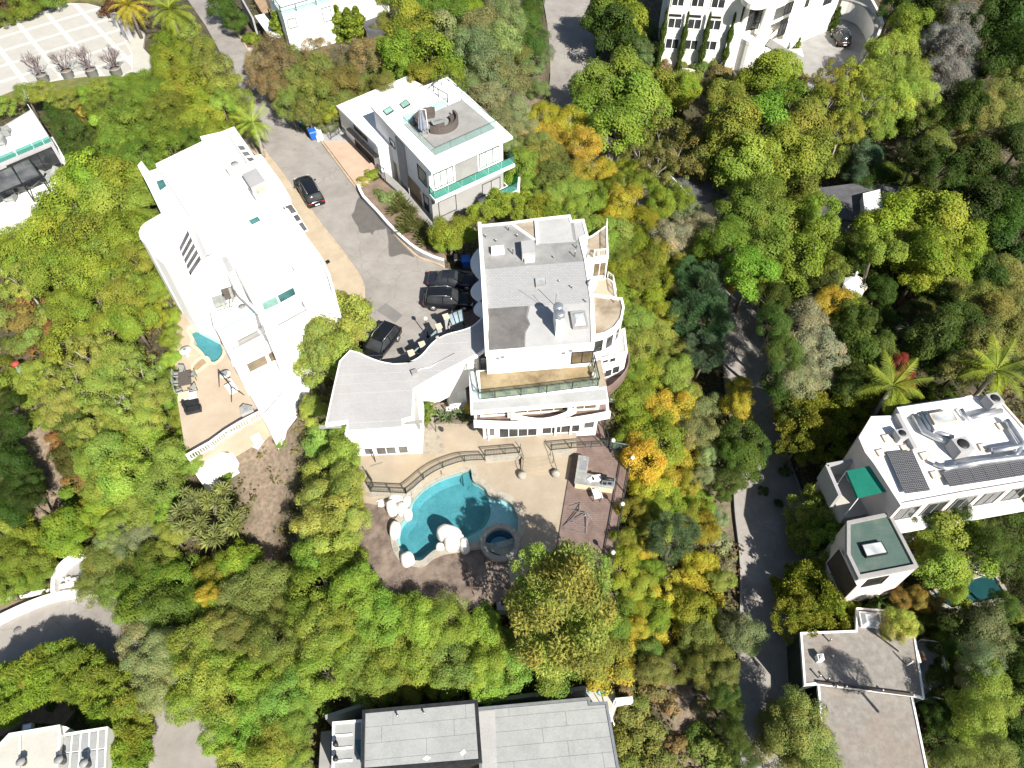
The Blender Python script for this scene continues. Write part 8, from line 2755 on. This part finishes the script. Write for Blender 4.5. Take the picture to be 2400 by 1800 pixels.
T('broad', 'g2', (2200, 1240, 62), (2250, 1290, 60), (2210, 1330, 54), (2170, 1270, 40), (2270, 1240, 44), (2230, 1370, 36), h=1)
T('fine', 'd2', (2370, 1230, 56), (2330, 1280, 44), (2390, 1310, 52), (2300, 1210, 40), (2340, 1190, 40), (2395, 1390, 44), (2350, 1420, 36), h=1)
T('dense', 'or_', (2150, 1400, 28), (2180, 1420, 24), (2110, 1400, 22), (2225, 1395, 22), h=.6)
T('dense', 'lo', (2110, 1460, 36), (2090, 1478, 26), (2130, 1475, 24), h=.6)
T('shrub', 'yg', (2270, 1430, 30), (2380, 1450, 36), (2090, 1410, 18))
T('fine', 'gy', (2310, 1480, 58), (2340, 1540, 56), (2300, 1545, 42), (2295, 1600, 46), h=1)
T('fine', 'lg', (2320, 1610, 60), (2290, 1670, 58), (2340, 1690, 48), (2280, 1730, 40), h=1)
T('fine', 'ol', (2250, 1795, 52), (2330, 1770, 50), h=3.2)
T('broad', 'dk', (2390, 1560, 48), (2395, 1650, 50), (2380, 1740, 52), (2250, 1460, 40), (2400, 1500, 40), h=.9)
T('fine', 'ol', (1870, 1700, 66), (1840, 1760, 60), (1910, 1760, 58), (1825, 1695, 44), (1930, 1700, 40), h=.6)
T('dense', 'd2', (1812, 760, 40), (1835, 830, 42), (1830, 900, 40), (1806, 700, 40), (1850, 950, 38), (1790, 650, 36), h=1)
T('broad', 'dk', (2095, 18, 34), (2135, 5, 34), (2160, 40, 30), (2060, 110, 26), h=.8)
T('glossy', 'lo', (1310, 1480, 84), (1370, 1450, 66), h=2.4)
# top, between street and canyon
T('fine', 'br', (612, 140, 34), (650, 130, 42), (620, 175, 36), (640, 200, 36), (850, 130, 42), (870, 165, 38), (745, 120, 34), (820, 150, 34), h=.8)
T('fine', 'ol', (700, 150, 44), (750, 175, 46), (690, 200, 46), (800, 195, 44), (740, 225, 46), (680, 245, 36), (850, 215, 40), (790, 240, 40), (895, 200, 34), (720, 260, 34), h=.8)
T('broad', 'yg', (710, 240, 30), (760, 262, 26), (660, 215, 26), h=.7)
T('fine', 'gy', (765, 288, 26), (745, 280, 22), h=.5)
T('broad', 'yg', (975, 90, 60), (1010, 140, 60), (940, 120, 46), (1040, 190, 42), (960, 45, 42), (1000, 180, 36), (930, 165, 36), h=.9)
T('dense', 'g', (1010, 25, 50), (1060, 50, 48), (1040, 0, 44), (1090, 10, 44), (1075, 105, 36), h=.9)
T('fine', 'gg', (1130, 70, 50), (1110, 120, 52), (1170, 110, 52), (1150, 170, 54), (1110, 190, 44), (1190, 190, 48), (1140, 235, 46), (1185, 50, 44), (1170, 0, 40), h=1)
T('fine', 'yg', (930, 10, 40), (1110, 30, 34), h=.9)
T('dense', 'd2', (1235, 60, 36), (1250, 100, 34), (1240, 20, 34), h=.6)
T('fine', 'gy', (1275, 125, 28), (1250, 150, 30), (1260, 210, 28), h=.5)
T('fine', 'gg', (1200, 260, 40), (1170, 290, 40), (1220, 310, 36), (1195, 340, 30), h=.6)
# gardens by the houses
T('shrub', 'g', (1003, 930, 20), (995, 955, 16), (1010, 965, 14), (998, 985, 12))
T('shrub', 'or_', (1098, 960, 16))
T('shrub', 'yg', (872, 410, 22), (850, 425, 16), (905, 480, 16))
T('shrub', 'gg', (915, 470, 34))
T('shrub', 'ol', (880, 455, 18), (935, 520, 18))
T('shrub', 'rb', (888, 428, 15))
T('shrub', 'd2', (945, 520, 14), (1790, 1150, 14), (1840, 1105, 14), (1825, 1180, 12), (2020, 1400, 20), (1990, 1395, 16))
T('dense', 'd2', (1575, 440, 24), (1590, 465, 22), (1555, 425, 20), h=.4)
T('shrub', 'd2', (135, 1640, 34), (185, 1655, 32), (110, 1625, 22))
T('shrub', 'pur', (130, 1628, 18), (760, 1410, 20), (870, 1330, 18))

LAND = [(560, 150, 'in the row along the upper street'), (470, 260, 'in the street row near the white house'), (330, 215, 'below the paved forecourt'), (380, 300, 'in the garden behind the white house'), (170, 310, 'beside the terrace house wall'), (150, 430, 'by the terrace house sun loungers'), (290, 440, 'by the white house north corner'), (330, 560, 'by the white house round balcony'),
  (200, 560, 'in the heart of the left grove'), (60, 560, 'in the grove at the left edge'), (100, 700, 'in the scrub above the play structure'), (60, 830, 'around the play structure'), (380, 760, 'in the hedge of the beige court'), (420, 960, 'along the low end of the court'), (230, 900, 'among the pale-limbed trees'), (300, 750, 'above the pale-limbed trees'),
  (40, 1080, 'beside the bare left path'), (320, 1110, 'on the bank below the court'), (180, 1240, 'above the curved white wall'), (60, 1340, 'over the lower bend road'), (290, 1330, 'right of the curved white wall'), (400, 1400, 'at the end of the lower road'), (540, 1350, 'at the foot of the dirt slope'), (370, 1550, 'overhanging the lower road bend'), (620, 1440, 'below the dirt slope'),
  (540, 1620, 'in the bottom wood'), (680, 1660, 'left of the grey sheet roofs'), (900, 1560, 'behind the grey sheet roofs'), (1150, 1540, 'behind the long grey roof'), (830, 1430, 'below the mulch bed'), (1000, 1440, 'below the lower walk'), (750, 1000, 'beside the pool house'), (780, 1130, 'in the belt left of the pool'), (780, 1300, 'at the low end of the pool belt'), (780, 790, 'between the white house and black car'),
  (1320, 1400, 'at the foot of the wooden deck'), (1400, 1560, 'by the grey roof side yard'), (1560, 1270, 'below the deck lamps'), (1520, 1000, 'on the slope beside the deck'), (1560, 1130, 'on the slope below the grill'), (1640, 1050, 'above the sunny road bend'), (1640, 1350, 'on the lower golden slope'), (1560, 1480, 'above the dry grass patch'), (1680, 1560, 'beside the lower canyon road'), (1500, 1720, 'in the scrub by the grey roofs'), (1660, 1750, 'beside the dry grass patch'),
  (1310, 330, 'beside the green lawn terrace'), (1220, 490, 'behind the mansion roof'), (1400, 480, 'above the mansion balconies'), (1050, 545, 'by the spiky plants and garage'), (1590, 540, 'by the shingle shed'), (1500, 640, 'east of the mansion turret'), (1520, 820, 'below the mansion curved deck'), (1640, 740, 'over the shaded canyon road'), (1735, 930, 'between the two road stretches'), (1740, 1080, 'over the road by its bend'),
  (1450, 50, 'at the top of the canyon road'), (1450, 230, 'below the road end'), (1560, 370, 'over the shingle shed'), (1650, 180, 'at the foot of the cream mansion'), (1790, 190, 'before the mansion portico'), (1760, 340, 'below the cream mansion'), (1960, 250, 'by the mansion drive foot'), (2110, 160, 'beside the curved drive wall'), (2240, 120, 'in the dark top corner wood'), (2320, 260, 'at the upper right edge'), (2050, 370, 'above the dark cottage'), (1750, 480, 'between shed and cottage'), (1850, 600, 'left of the gazebo'),
  (2140, 550, 'right of the cottage'), (2340, 540, 'in the shaded right edge wood'), (1990, 730, 'below the gazebo'), (2260, 680, 'above the garden house'), (1890, 820, 'opposite the shaded road'), (2010, 850, 'left of the red shrub'), (2110, 880, 'by the tall palm'), (2220, 810, 'right of the garden house'), (1930, 1000, 'beside the solar roof'), (1920, 1230, 'before the green roof'), (1900, 1410, 'behind the gravel roof'), (2220, 1290, 'beside the green roof'), (2360, 1270, 'at the edge above the dark pool'),
  (2160, 1420, 'between dark pool and gravel roof'), (2300, 1510, 'beside the gravel roof balcony'), (2310, 1670, 'right of the gravel roof'), (2380, 1650, 'at the lower right edge'), (1870, 1720, 'over the gravel roof corner'), (640, 150, 'overhanging the upper street'), (740, 200, 'between the two modern houses'), (860, 150, 'by the dark deck'), (980, 120, 'behind the modern roof deck'), (1050, 30, 'at the top centre edge'), (1150, 150, 'between street houses and canyon road'), (1250, 110, 'on the verge of the upper road'), (1200, 300, 'above the green lawn terrace'),
  (1003, 945, 'in the bed by the pool house'), (890, 440, 'in the bed of the modern house'), (1097, 960, 'by the agaves and terrace slab'), (150, 1640, 'behind the cream roof'), (1800, 1150, 'in the road side planters'), (262, 22, 'at the forecourt gate'), (40, 25, 'along the curved forecourt edge'), (540, 30, 'at the top of the street'), (600, 100, 'in the front yard across the street')]
ORD = ['first', 'second', 'third', 'fourth', 'fifth', 'sixth', 'seventh', 'eighth', 'ninth', 'tenth']
NUM = ['one', 'two', 'three', 'four', 'five', 'six', 'seven', 'eight', 'nine', 'ten', 'eleven', 'twelve']


def unique_labels(items):
 """items: list of (base label, x, y); adds a place in the row where the base is shared"""
 by = {}
 for i, (b, x, y) in enumerate(items):
  by.setdefault(b, []).append(i)
 out = [None] * len(items)
 for b, ks in by.items():
  if len(ks) == 1:
   out[ks[0]] = b
   continue
  xs = [items[k][1] for k in ks]
  ys_ = [items[k][2] for k in ks]
  vert = max(ys_) - min(ys_) > max(xs) - min(xs)
  ks = sorted(ks, key=lambda k: items[k][2] if vert else items[k][1])
  n = len(ks)
  for j, k in enumerate(ks):
   a, z = ('top', 'bottom') if vert else ('left', 'right')
   if n == 2:
    s = ('upper' if vert else 'left') if j == 0 else ('lower' if vert else 'right')
    s = 'the ' + s + ' of two'
   elif j == 0:
    s = a + 'most of ' + NUM[n - 1]
   elif j == n - 1:
    s = z + 'most of ' + NUM[n - 1]
   elif j <= n // 2:
    s = ORD[j] + ' from ' + a + ' of ' + NUM[n - 1]
   else:
    s = ORD[n - 1 - j] + ' from ' + z + ' of ' + NUM[n - 1]
   out[k] = b + ', ' + s
 return out


# trees standing in the gaps of the canopy
rf_ = random.Random(21)
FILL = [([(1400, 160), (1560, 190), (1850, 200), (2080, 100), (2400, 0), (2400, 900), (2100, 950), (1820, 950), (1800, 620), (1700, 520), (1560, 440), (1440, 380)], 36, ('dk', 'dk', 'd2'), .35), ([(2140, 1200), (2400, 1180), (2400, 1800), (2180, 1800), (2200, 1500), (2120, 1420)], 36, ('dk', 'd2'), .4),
  ([(1430, 760), (1620, 840), (1690, 1000), (1700, 1300), (1730, 1560), (1500, 1600), (1460, 1300), (1480, 1080)], 32, ('yg', 'ol', 'lo', 'au'), .4), ([(1240, 260), (1420, 330), (1560, 440), (1640, 560), (1600, 620), (1450, 560), (1200, 420)], 36, ('yg', 'ol', 'au', 'lg'), .6),
  ([(0, 880), (120, 880), (420, 1060), (420, 1400), (260, 1300), (0, 1420)], 38, ('g2', 'lg', 'd2'), .6), ([(300, 1350), (620, 1290), (850, 1420), (1200, 1420), (1400, 1600), (760, 1640), (680, 1800), (480, 1800), (380, 1620)], 44, ('lg', 'g2', 'ol', 'yg'), .8), ([(590, 110), (900, 60), (1240, 20), (1230, 260), (1100, 230), (880, 200), (780, 240), (700, 270)], 38, ('ol', 'g', 'gg'), .7), ([(380, 100), (560, 220), (560, 290), (440, 320), (280, 400), (160, 340), (60, 240)], 36, ('g', 'g2', 'lg'), .6)]
XYP = [(p, z) for p, z, g in PADS]
for poly, r0, cols, hh in FILL:
 xs, yv = [p[0] for p in poly], [p[1] for p in poly]
 for _ in range(260):
  a, b = rf_.uniform(min(xs), max(xs)), rf_.uniform(min(yv), max(yv))
  if not inside(np.array([a]), np.array([b]), poly)[0]:
   continue
  if any(math.hypot(a - t[0], b - t[1]) < t[2] * .62 + r0 * .3 for t in TREES):
   continue
  g0 = XY(a, b, -7)
  g0 = XY(a, b, terr1(*g0))
  A_1, B_1 = np.array([g0[0]]), np.array([g0[1]])
  if any(inside(A_1, B_1, p)[0] or dist_edge(A_1, B_1, p)[0] < 1.6 for p, z in XYP) or any(inside(A_1, B_1, p)[0] for p in BP):
   continue
  TREES.append((a, b, r0 * rf_.uniform(.8, 1.2), rf_.choice(('broad', 'dense', 'fine')), rf_.choice(cols), hh))
TREES = [(a, b, c, d, e, h * (2.6 if 1795 < a < 1960 and 640 < b < 960 else 1.75 if a > 1690 and b < 950 else 1.3 if a > 1690 else 1)) for a, b, c, d, e, h in TREES]
base = []
for px, py, r, kind, col, h in TREES:
 ln = min(LAND, key=lambda q: math.hypot(q[0] - px, q[1] - py))[2]
 size = '' if kind in ('glossy',) else ('small ' if r < 34 and kind != 'shrub' else 'tall ' if r > 58 else '')
 kn = KN[kind]
 if kind == 'shrub' and col == 'red':
  kn = 'shrub'
 if kind == 'sparse' and col == 'lg':
  kn = 'light-crowned tree'
 base.append((f"{size}{CN[col]} {kn} {ln}", px, py))
labels = unique_labels(base)
for i, s_ in enumerate(labels):
 for w_ in ('tall ', 'small ', 'dense ', 'the '):
  if len(labels[i].split()) > 16:
   labels[i] = labels[i].replace(w_, '', 1)
rt = random.Random(11)


def foliage(px, py, r, kind, col, h, label, k):
 rr = r
 h = h * rt.uniform(.65, 1.6) if kind not in ('shrub', 'bamboo', 'glossy') else h
 x, y, _ = P(px, py, -4)
 hc = 2
 for _ in range(6):
  zg = terr1(x, y)
  R = rr / pxm(px, py, zg + hc)
  if kind == 'shrub':
   hc = R * .35
  else:
   hc = (R * .55 + 2.6 * h) if h > .55 else R * .45 + 1.2 * h
  x, y, _ = P(px, py, zg + hc)
 loc = (x, y, zg)
 c = CO[col]
 jit = [rt.gauss(1, .07) for _ in range(3)]
 vv = rt.gauss(1, .09)
 color = (c[0] * jit[0] * vv, c[1] * jit[1] * vv, c[2] * jit[2] * vv, 1)
 me = CR_[kind][k % len(CR_[kind])]
 rz = rt.uniform(0, 6.28)
 sx = rt.uniform(.92, 1.1)
 sz = rt.uniform(.85, 1.1)
 if kind == 'shrub':
  o = bpy.data.objects.new(OBJN[kind], me)
  COL.objects.link(o)
  o.location = (x, y, zg + hc)
  o.scale = (R * sx, R / sx, R * sz)
  o.rotation_euler = (0, 0, rz)
  o.color = color
  tag(o, label, 'shrub', None)
  return
 t = thing(OBJN[kind], label, 'bamboo' if kind == 'bamboo' else 'tree', loc, rz)
 o = bpy.data.objects.new('crown', me)
 COL.objects.link(o)
 o.parent = t
 o.location = (0, 0, hc)
 S = 1.12
 o.scale = (R * sx * S, R / sx * S, R * sz * (1.15 if h >= .9 else 1) * S)
 o.color = color
 if kind != 'bamboo':
  tm = (TRP if kind == 'sparse' else TR_)[k % 3]
  q = bpy.data.objects.new('trunk', tm)
  COL.objects.link(q)
  q.parent = t
  q.location = (0, 0, hc)
  q.scale = (R, R, R)


for k, (tr_, lb) in enumerate(zip(TREES, labels)):
 foliage(*tr_, lb, k)

# bamboo ring of the lower left house
ring = [(12, 1612), (40, 1590), (70, 1575), (105, 1562), (140, 1552), (178, 1552), (215, 1566), (248, 1590), (278, 1622), (298, 1660), (312, 1700), (318, 1742), (312, 1785), (20, 1660), (60, 1632), (100, 1605), (150, 1592), (200, 1605), (240, 1640), (265, 1680), (282, 1725), (284, 1770), (-5, 1640)]
bl_ = unique_labels([('lime bamboo clump in the ring above the cream roof' if i < 7 or 13 <= i < 17 or i == 22 else 'lime bamboo clump in the ring right of the cream roof', a, b) for i, (a, b) in enumerate(ring)])
for k, ((px, py), lb) in enumerate(zip(ring, bl_)):
 foliage(px, py, 42, 'bamboo', 'y2', .75, lb, k)

# cypresses on the mansion front and in the hedge across the street
def cypress_mesh(seed):
 rs = np.random.RandomState(seed)
 n = 2600
 z = rs.uniform(0, 1, n) ** .8
 prof = .5 * np.minimum(1, (1 - z) * 2.2) ** .7 * (.75 + .25 * np.sin(z * 20 + rs.uniform(0, 6)))
 a = rs.uniform(0, 6.283, n)
 rr = prof * rs.uniform(.7, 1.1, n)
 C = np.stack([np.cos(a) * rr, np.sin(a) * rr, z * 4], -1)
 Nn = np.stack([np.cos(a), np.sin(a), rs.uniform(-.2, .6, n)], -1) + sph(n, rs) * .4
 Nn /= np.linalg.norm(Nn, axis=1, keepdims=True)
 V, F, T_ = leaf_quads(C, Nn, .26, .45, rs, tint_col(n, rs), radial=np.stack([np.cos(a) * .3, np.sin(a) * .3, np.ones(n)], -1))
 return foliage_mesh('crown_cypress', V, F, T_)


CY = [cypress_mesh(s) for s in range(2)]


def cypress(px, py, z, w, hgt, col, label, group):
 x, y, _ = P(px, py, z)
 t = thing('cypress', label, 'tree', (x, y, z), rt.uniform(0, 6), group)
 o = bpy.data.objects.new('crown', CY[px % 2])
 COL.objects.link(o)
 o.parent = t
 o.scale = (w, w, hgt / 4)
 o.color = (*CO[col], 1)
 q = bpy.data.objects.new('trunk', TR_[0])
 COL.objects.link(q)
 q.parent = t
 q.location = (0, 0, .6)
 q.scale = (.5, .5, .5)


G1 = 'slim cypresses on the cream mansion front'
for px, py, hh, lb in ((1540, 164, 9, 'slim tall cypress at the left corner of the cream mansion'), (1588, 166, 8.6, 'slim cypress between the first and second window columns'), (1636, 170, 8.8, 'slim cypress between the second and third window columns'), (1690, 172, 8.8, 'slim cypress between the windows and the portico base')):
 cypress(px, py, -5.6, 1.1, hh, 'd2', lb, G1)
cypress(1950, 72, -3.6, 1.3, 3.6, 'd2', 'short dark cypress at the foot of the curved wall by the olive SUV', G1)
cypress(1863, 128, -4.2, .9, 2.6, 'lg', 'small light cypress at the foot of the mansion stair', G1)
hed = [(662, 105), (688, 100), (710, 98), (735, 96), (758, 92), (780, 88), (800, 90), (825, 95), (845, 92)]
for (px, py), lb in zip(hed, unique_labels([('lime conical cypress in the hedge under the hillside house', a, b) for a, b in hed])):
 cypress(px, py, -.4, 2.6, 4.6, 'y2', lb, 'conical cypresses in the hedge')

# palms with separate fronds
def frond_mesh(seed, L=2.6, droop=1.0, w=.42):
 rs = np.random.RandomState(seed)
 m = MB()
 n = 12
 pts = []
 for i in range(n + 1):
  t = i / n
  pts.append(Vector((L * (t - .12 * droop * t * t), 0, L * (.42 * t - .62 * droop * t * t))))
 m.tube(pts, [.03 * (1 - .8 * i / n) + .004 for i in range(n + 1)], 4, False)
 for i in range(1, n):
  for f in (0, .5):
   p = pts[i].lerp(pts[i + 1], f)
   t = (i + f) / n
   d = (pts[i + 1] - pts[i]).normalized()
   ll = w * L * .5 * math.sin(math.pi * min(1, t * .9 + .12)) + .12
   for s in (-1, 1):
    e = p + Vector((d.x * ll * .55, s * ll * .8, d.z * ll * .5 - ll * rs.uniform(.15, .45)))
    q = p + d * .09
    m.add([p, q, e], [[0, 1, 2]] if s > 0 else [[0, 2, 1]])
 return as_mesh(m, 'frond', 'leaf_palm')


leaf_mat('leaf_palm', .3)
for nd in MATS['leaf_palm'].node_tree.nodes:
 if nd.bl_idname == 'ShaderNodeAttribute':
  v1 = nd
mt = MATS['leaf_palm'].node_tree
nz = mt.nodes.new('ShaderNodeTexNoise')
nz.inputs['Scale'].default_value = 3
rz_ = ramp(mt.nodes, [(.3, (.65, .7, .6)), (.7, (1.3, 1.25, 1.2))])
mt.links.new(nz.outputs['Fac'], rz_.inputs[0])
for l in list(mt.links):
 if l.from_node == v1:
  ts = l.to_socket
  mt.links.remove(l)
  mt.links.new(rz_.outputs[0], ts)
FR = [frond_mesh(s, 2.7, d) for s, d in ((1, .55), (2, .95), (3, 1.35))]


def palm(px, py, z, hgt, size, col, label, nf=18, trunk='bark'):
 x, y, _ = P(px, py, z + hgt)
 t = thing('palm_tree', label, 'palm', (x, y, z))
 MB().tube([(x, y, z - .5), (x + .08, y, z + hgt * .5), (x, y, z + hgt)], [.26, .2, .17], 9).build('trunk', trunk, t)
 for k in range(nf):
  o = bpy.data.objects.new('frond', FR[k % 3])
  COL.objects.link(o)
  o.parent = t
  o.location = (0, 0, hgt)
  o.rotation_euler = (0, -.5 + .55 * (k % 3), k * 2.399 + rt.uniform(-.2, .2))
  o.scale = (size, size, size)
  v = rt.gauss(1, .12)
  c = CO[col]
  o.color = (c[0] * v, c[1] * v, c[2], 1)


palm(397, 24, 0, 5.5, 1.5, 'yg', 'large feathery date palm at the top of the street row', 26)
palm(300, 12, 0, 4.5, 1.35, 'au', 'yellowing palm behind the grey gate posts', 22)
palm(592, 288, -.2, 4.8, 1.05, 'lg', 'slender palm by the street at the white house north end', 16, 'bark_pale')
palm(2092, 905, -8, 8, 1.3, 'yg', 'tall palm beside the red shrub and the solar roof', 16, 'bark_pale')
palm(2335, 868, -8, 8, 1.35, 'yg', 'tall yellow-tinged palm behind the roof condenser', 18, 'bark_pale')

# rosettes: agaves, yucca heads, spiky flax
def rosette(seed, n=26, L=.6, w=.09, e0=.2, e1=1.35):
 r = random.Random(seed)
 m = MB()
 for k in range(n):
  a = k * 2.399
  e = e0 + (e1 - e0) * (k / n)
  d = Vector((math.cos(a) * math.cos(e), math.sin(a) * math.cos(e), math.sin(e)))
  s = Vector((-math.sin(a), math.cos(a), 0)) * w * .5
  ll = L * r.uniform(.8, 1.1)
  p1, p2 = d * ll * .5 + Vector((0, 0, .06)), d * ll - Vector((0, 0, .10 * ll))
  m.add([-s, s, p1 + s * 1.1, p2, p1 - s * 1.1], [[0, 1, 2, 3, 4]])
 return m


AG = as_mesh(rosette(1, 26, .75, .14), 'agave', 'leaf_palm')
YU = rosette(3, 34, .62, .06, -.25, 1.3)
FX = as_mesh(rosette(5, 60, 1.15, .07, .5, 1.5), 'flax', 'leaf_palm')
for px, py, s, lb in ((1036, 980, 1.0, 'pale agave rosette in the bed, nearest the pool house'), (1050, 983, 1.1, 'pale agave rosette in the bed, second from the pool house'), (1075, 975, 1.05, 'pale agave rosette in the bed, second from the terrace slab'), (1093, 979, 1.15, 'pale agave rosette in the bed, nearest the terrace slab')):
 o = bpy.data.objects.new('agave', AG)
 COL.objects.link(o)
 o.location = P(px, py, PATIO_Z + .35)
 o.scale = (s * 1.2,) * 3
 o.rotation_euler = (0, 0, px)
 o.color = (.17, .22, .12, 1)
 tag(o, lb, 'agave', 'pale agaves in the patio bed')
ta = thing('tree_agave', 'branching tree aloe with several green rosettes by the pool house', 'tree aloe', P(1040, 940, PATIO_Z))
x, y, _ = P(1042, 938, PATIO_Z)
for k, (dx, dy, dz) in enumerate(((-.9, .2, 2.2), (-.3, .6, 2.6), (.4, .3, 2.5), (.9, .4, 2.2), (.2, -.3, 2.1), (-.5, -.3, 1.9), (.9, -.2, 1.8))):
 MB().tube([(x, y, PATIO_Z), (x + dx * .4, y + dy * .4, PATIO_Z + 1), (x + dx, y + dy, PATIO_Z + dz)], [.12, .09, .07], 6).build('limb', 'bark', ta)
 o = bpy.data.objects.new('rosette', AG)
 COL.objects.link(o)
 o.parent = ta
 o.location = (x + dx - ta.location.x, y + dy - ta.location.y, dz)
 o.scale = (.95, .95, .95)
 o.color = (.14, .20, .09, 1)
# yucca tree on the bank: heads of blades as parts
YM = as_mesh(YU, 'rosette', 'leaf_palm')
yt = thing('yucca_tree', 'broad yucca tree of many spiky pale heads on the bank below the court', 'yucca', (*XY(490, 1200, -6), -8.6))
ry = random.Random(8)
k = 0
while k < 54:
 px, py = ry.uniform(405, 560), ry.uniform(1135, 1275)
 if ((px - 488) / 80) ** 2 + ((py - 1208) / 72) ** 2 > 1:
  continue
 k += 1
 p = Vector(P(px, py, -4.6 + ry.uniform(-.6, .6))) - yt.location
 o = bpy.data.objects.new('rosette', YM)
 COL.objects.link(o)
 o.parent = yt
 o.location = p
 s = ry.uniform(1.1, 1.6)
 o.scale = (s, s, s)
 o.rotation_euler = (ry.uniform(-.4, .4), ry.uniform(-.4, .4), ry.uniform(0, 6))
 v = ry.gauss(1, .1)
 o.color = (.30 * v, .33 * v, .12, 1)
 if k % 4 == 0:
  MB().tube([yt.location + Vector((ry.uniform(-.5, .5), ry.uniform(-.5, .5), 0)), yt.location + p], [.14, .08], 6).build('limb', 'bark', yt)
fl_ = [(925, 500), (945, 490), (960, 520), (975, 535), (950, 545), (990, 560), (965, 500), (985, 540), (1000, 575), (930, 470)]
for (px, py), lb in zip(fl_, unique_labels([('spiky striped flax plant in the bed along the street kerb', a, b) for a, b in fl_])):
 o = bpy.data.objects.new('flax_plant', FX)
 COL.objects.link(o)
 o.location = P(px, py, .3)
 s = rt.uniform(1.1, 1.5)
 o.scale = (s, s, s)
 o.rotation_euler = (0, 0, px)
 o.color = (.15, .16, .055, 1)
 tag(o, lb, 'flax plant', 'spiky flax plants by the kerb')
# banana-like plants by the green roof house
BN = as_mesh(rosette(9, 12, 1.7, .42, .3, 1.3), 'banana', 'leaf_palm')
for px, py, s, lb in ((2060, 1385, 1.2, 'broad-leaved banana plant by the green roof house wall'), (2085, 1400, 1.3, 'broad-leaved banana plant nearest the white roof dome'), (2035, 1395, 1.0, 'small broad-leaved banana plant under the green roof house eaves'), (2340, 1195, 1.2, 'broad-leaved banana plant below the long solar array')):
 o = bpy.data.objects.new('banana_plant', BN)
 COL.objects.link(o)
 x, y, _ = P(px, py, -7.5)
 o.location = (x, y, terr1(x, y) + .6)
 o.scale = (s * 1.3,) * 3
 o.rotation_euler = (0, 0, px)
 o.color = (.10, .15, .05, 1)
 tag(o, lb, 'banana plant', 'broad-leaved banana plants')

# ground cover between the trees
rs = np.random.RandomState(77)
n0 = 26000
qx, qy = rs.uniform(-150, 2550, n0), rs.uniform(-80, 1900, n0)
u_, v_ = (qx - 1200) / FPX, (900 - qy) / FPX
z_ = np.full(n0, -5.0)
for _ in range(5):
 t_ = (CAMZ - z_) / (SP - v_ * CP)
 X_, Y_ = t_ * u_, t_ * (CP + v_ * SP)
 z_ = terr(X_, Y_)
keep = np.ones(n0, bool)
for poly, z, grow in PADS:
 xs, ysr = [p[0] for p in poly], [p[1] for p in poly]
 k = (X_ > min(xs) - 1) & (X_ < max(xs) + 1) & (Y_ > min(ysr) - 1) & (Y_ < max(ysr) + 1) & keep
 if k.any():
  ii = np.where(k)[0]
  bad = inside(X_[ii], Y_[ii], poly) | (dist_edge(X_[ii], Y_[ii], poly) < .55)
  keep[ii[bad]] = False
for pl in BP:
 ii = np.where(inside(X_, Y_, pl) & keep)[0]
 keep[ii[rs.uniform(0, 1, len(ii)) < .96]] = False
X_, Y_, z_ = X_[keep], Y_[keep], z_[keep]
nz_ = np.sin(X_ * .35 + 1) * np.sin(Y_ * .31) + np.sin(X_ * .9 + Y_ * .7) * .6 + rs.normal(0, .5, len(X_))
pal = np.array([(.12, .13, .035), (.08, .11, .025), (.17, .16, .05), (.16, .11, .055), (.10, .12, .045)])
ci = np.clip(((nz_ + 2.2) / 4.4 * 5).astype(int), 0, 4)
per = 8
C = np.repeat(np.stack([X_, Y_, z_], -1), per, 0)
m_n = len(C)
sc3 = np.repeat(rs.uniform(.35, .9, len(X_)), per)
off = sph(m_n, rs)
off[:, 2] = np.abs(off[:, 2]) * .8
C = C + off * sc3[:, None]
Nn = off + np.array([0, 0, .6]) + sph(m_n, rs) * .6
Nn /= np.linalg.norm(Nn, axis=1, keepdims=True)
tt_ = tint_col(m_n, rs, .25, .1)
tt_[:, :3] *= np.repeat(pal[ci], per, 0)
V, F, T_ = leaf_quads(C, Nn, .34, .6, rs, tt_)
gc = bpy.data.objects.new('ground_cover', foliage_mesh('ground_cover', V, F, T_))
COL.objects.link(gc)
gc.color = (1, 1, 1, 1)
gc['kind'] = 'stuff'
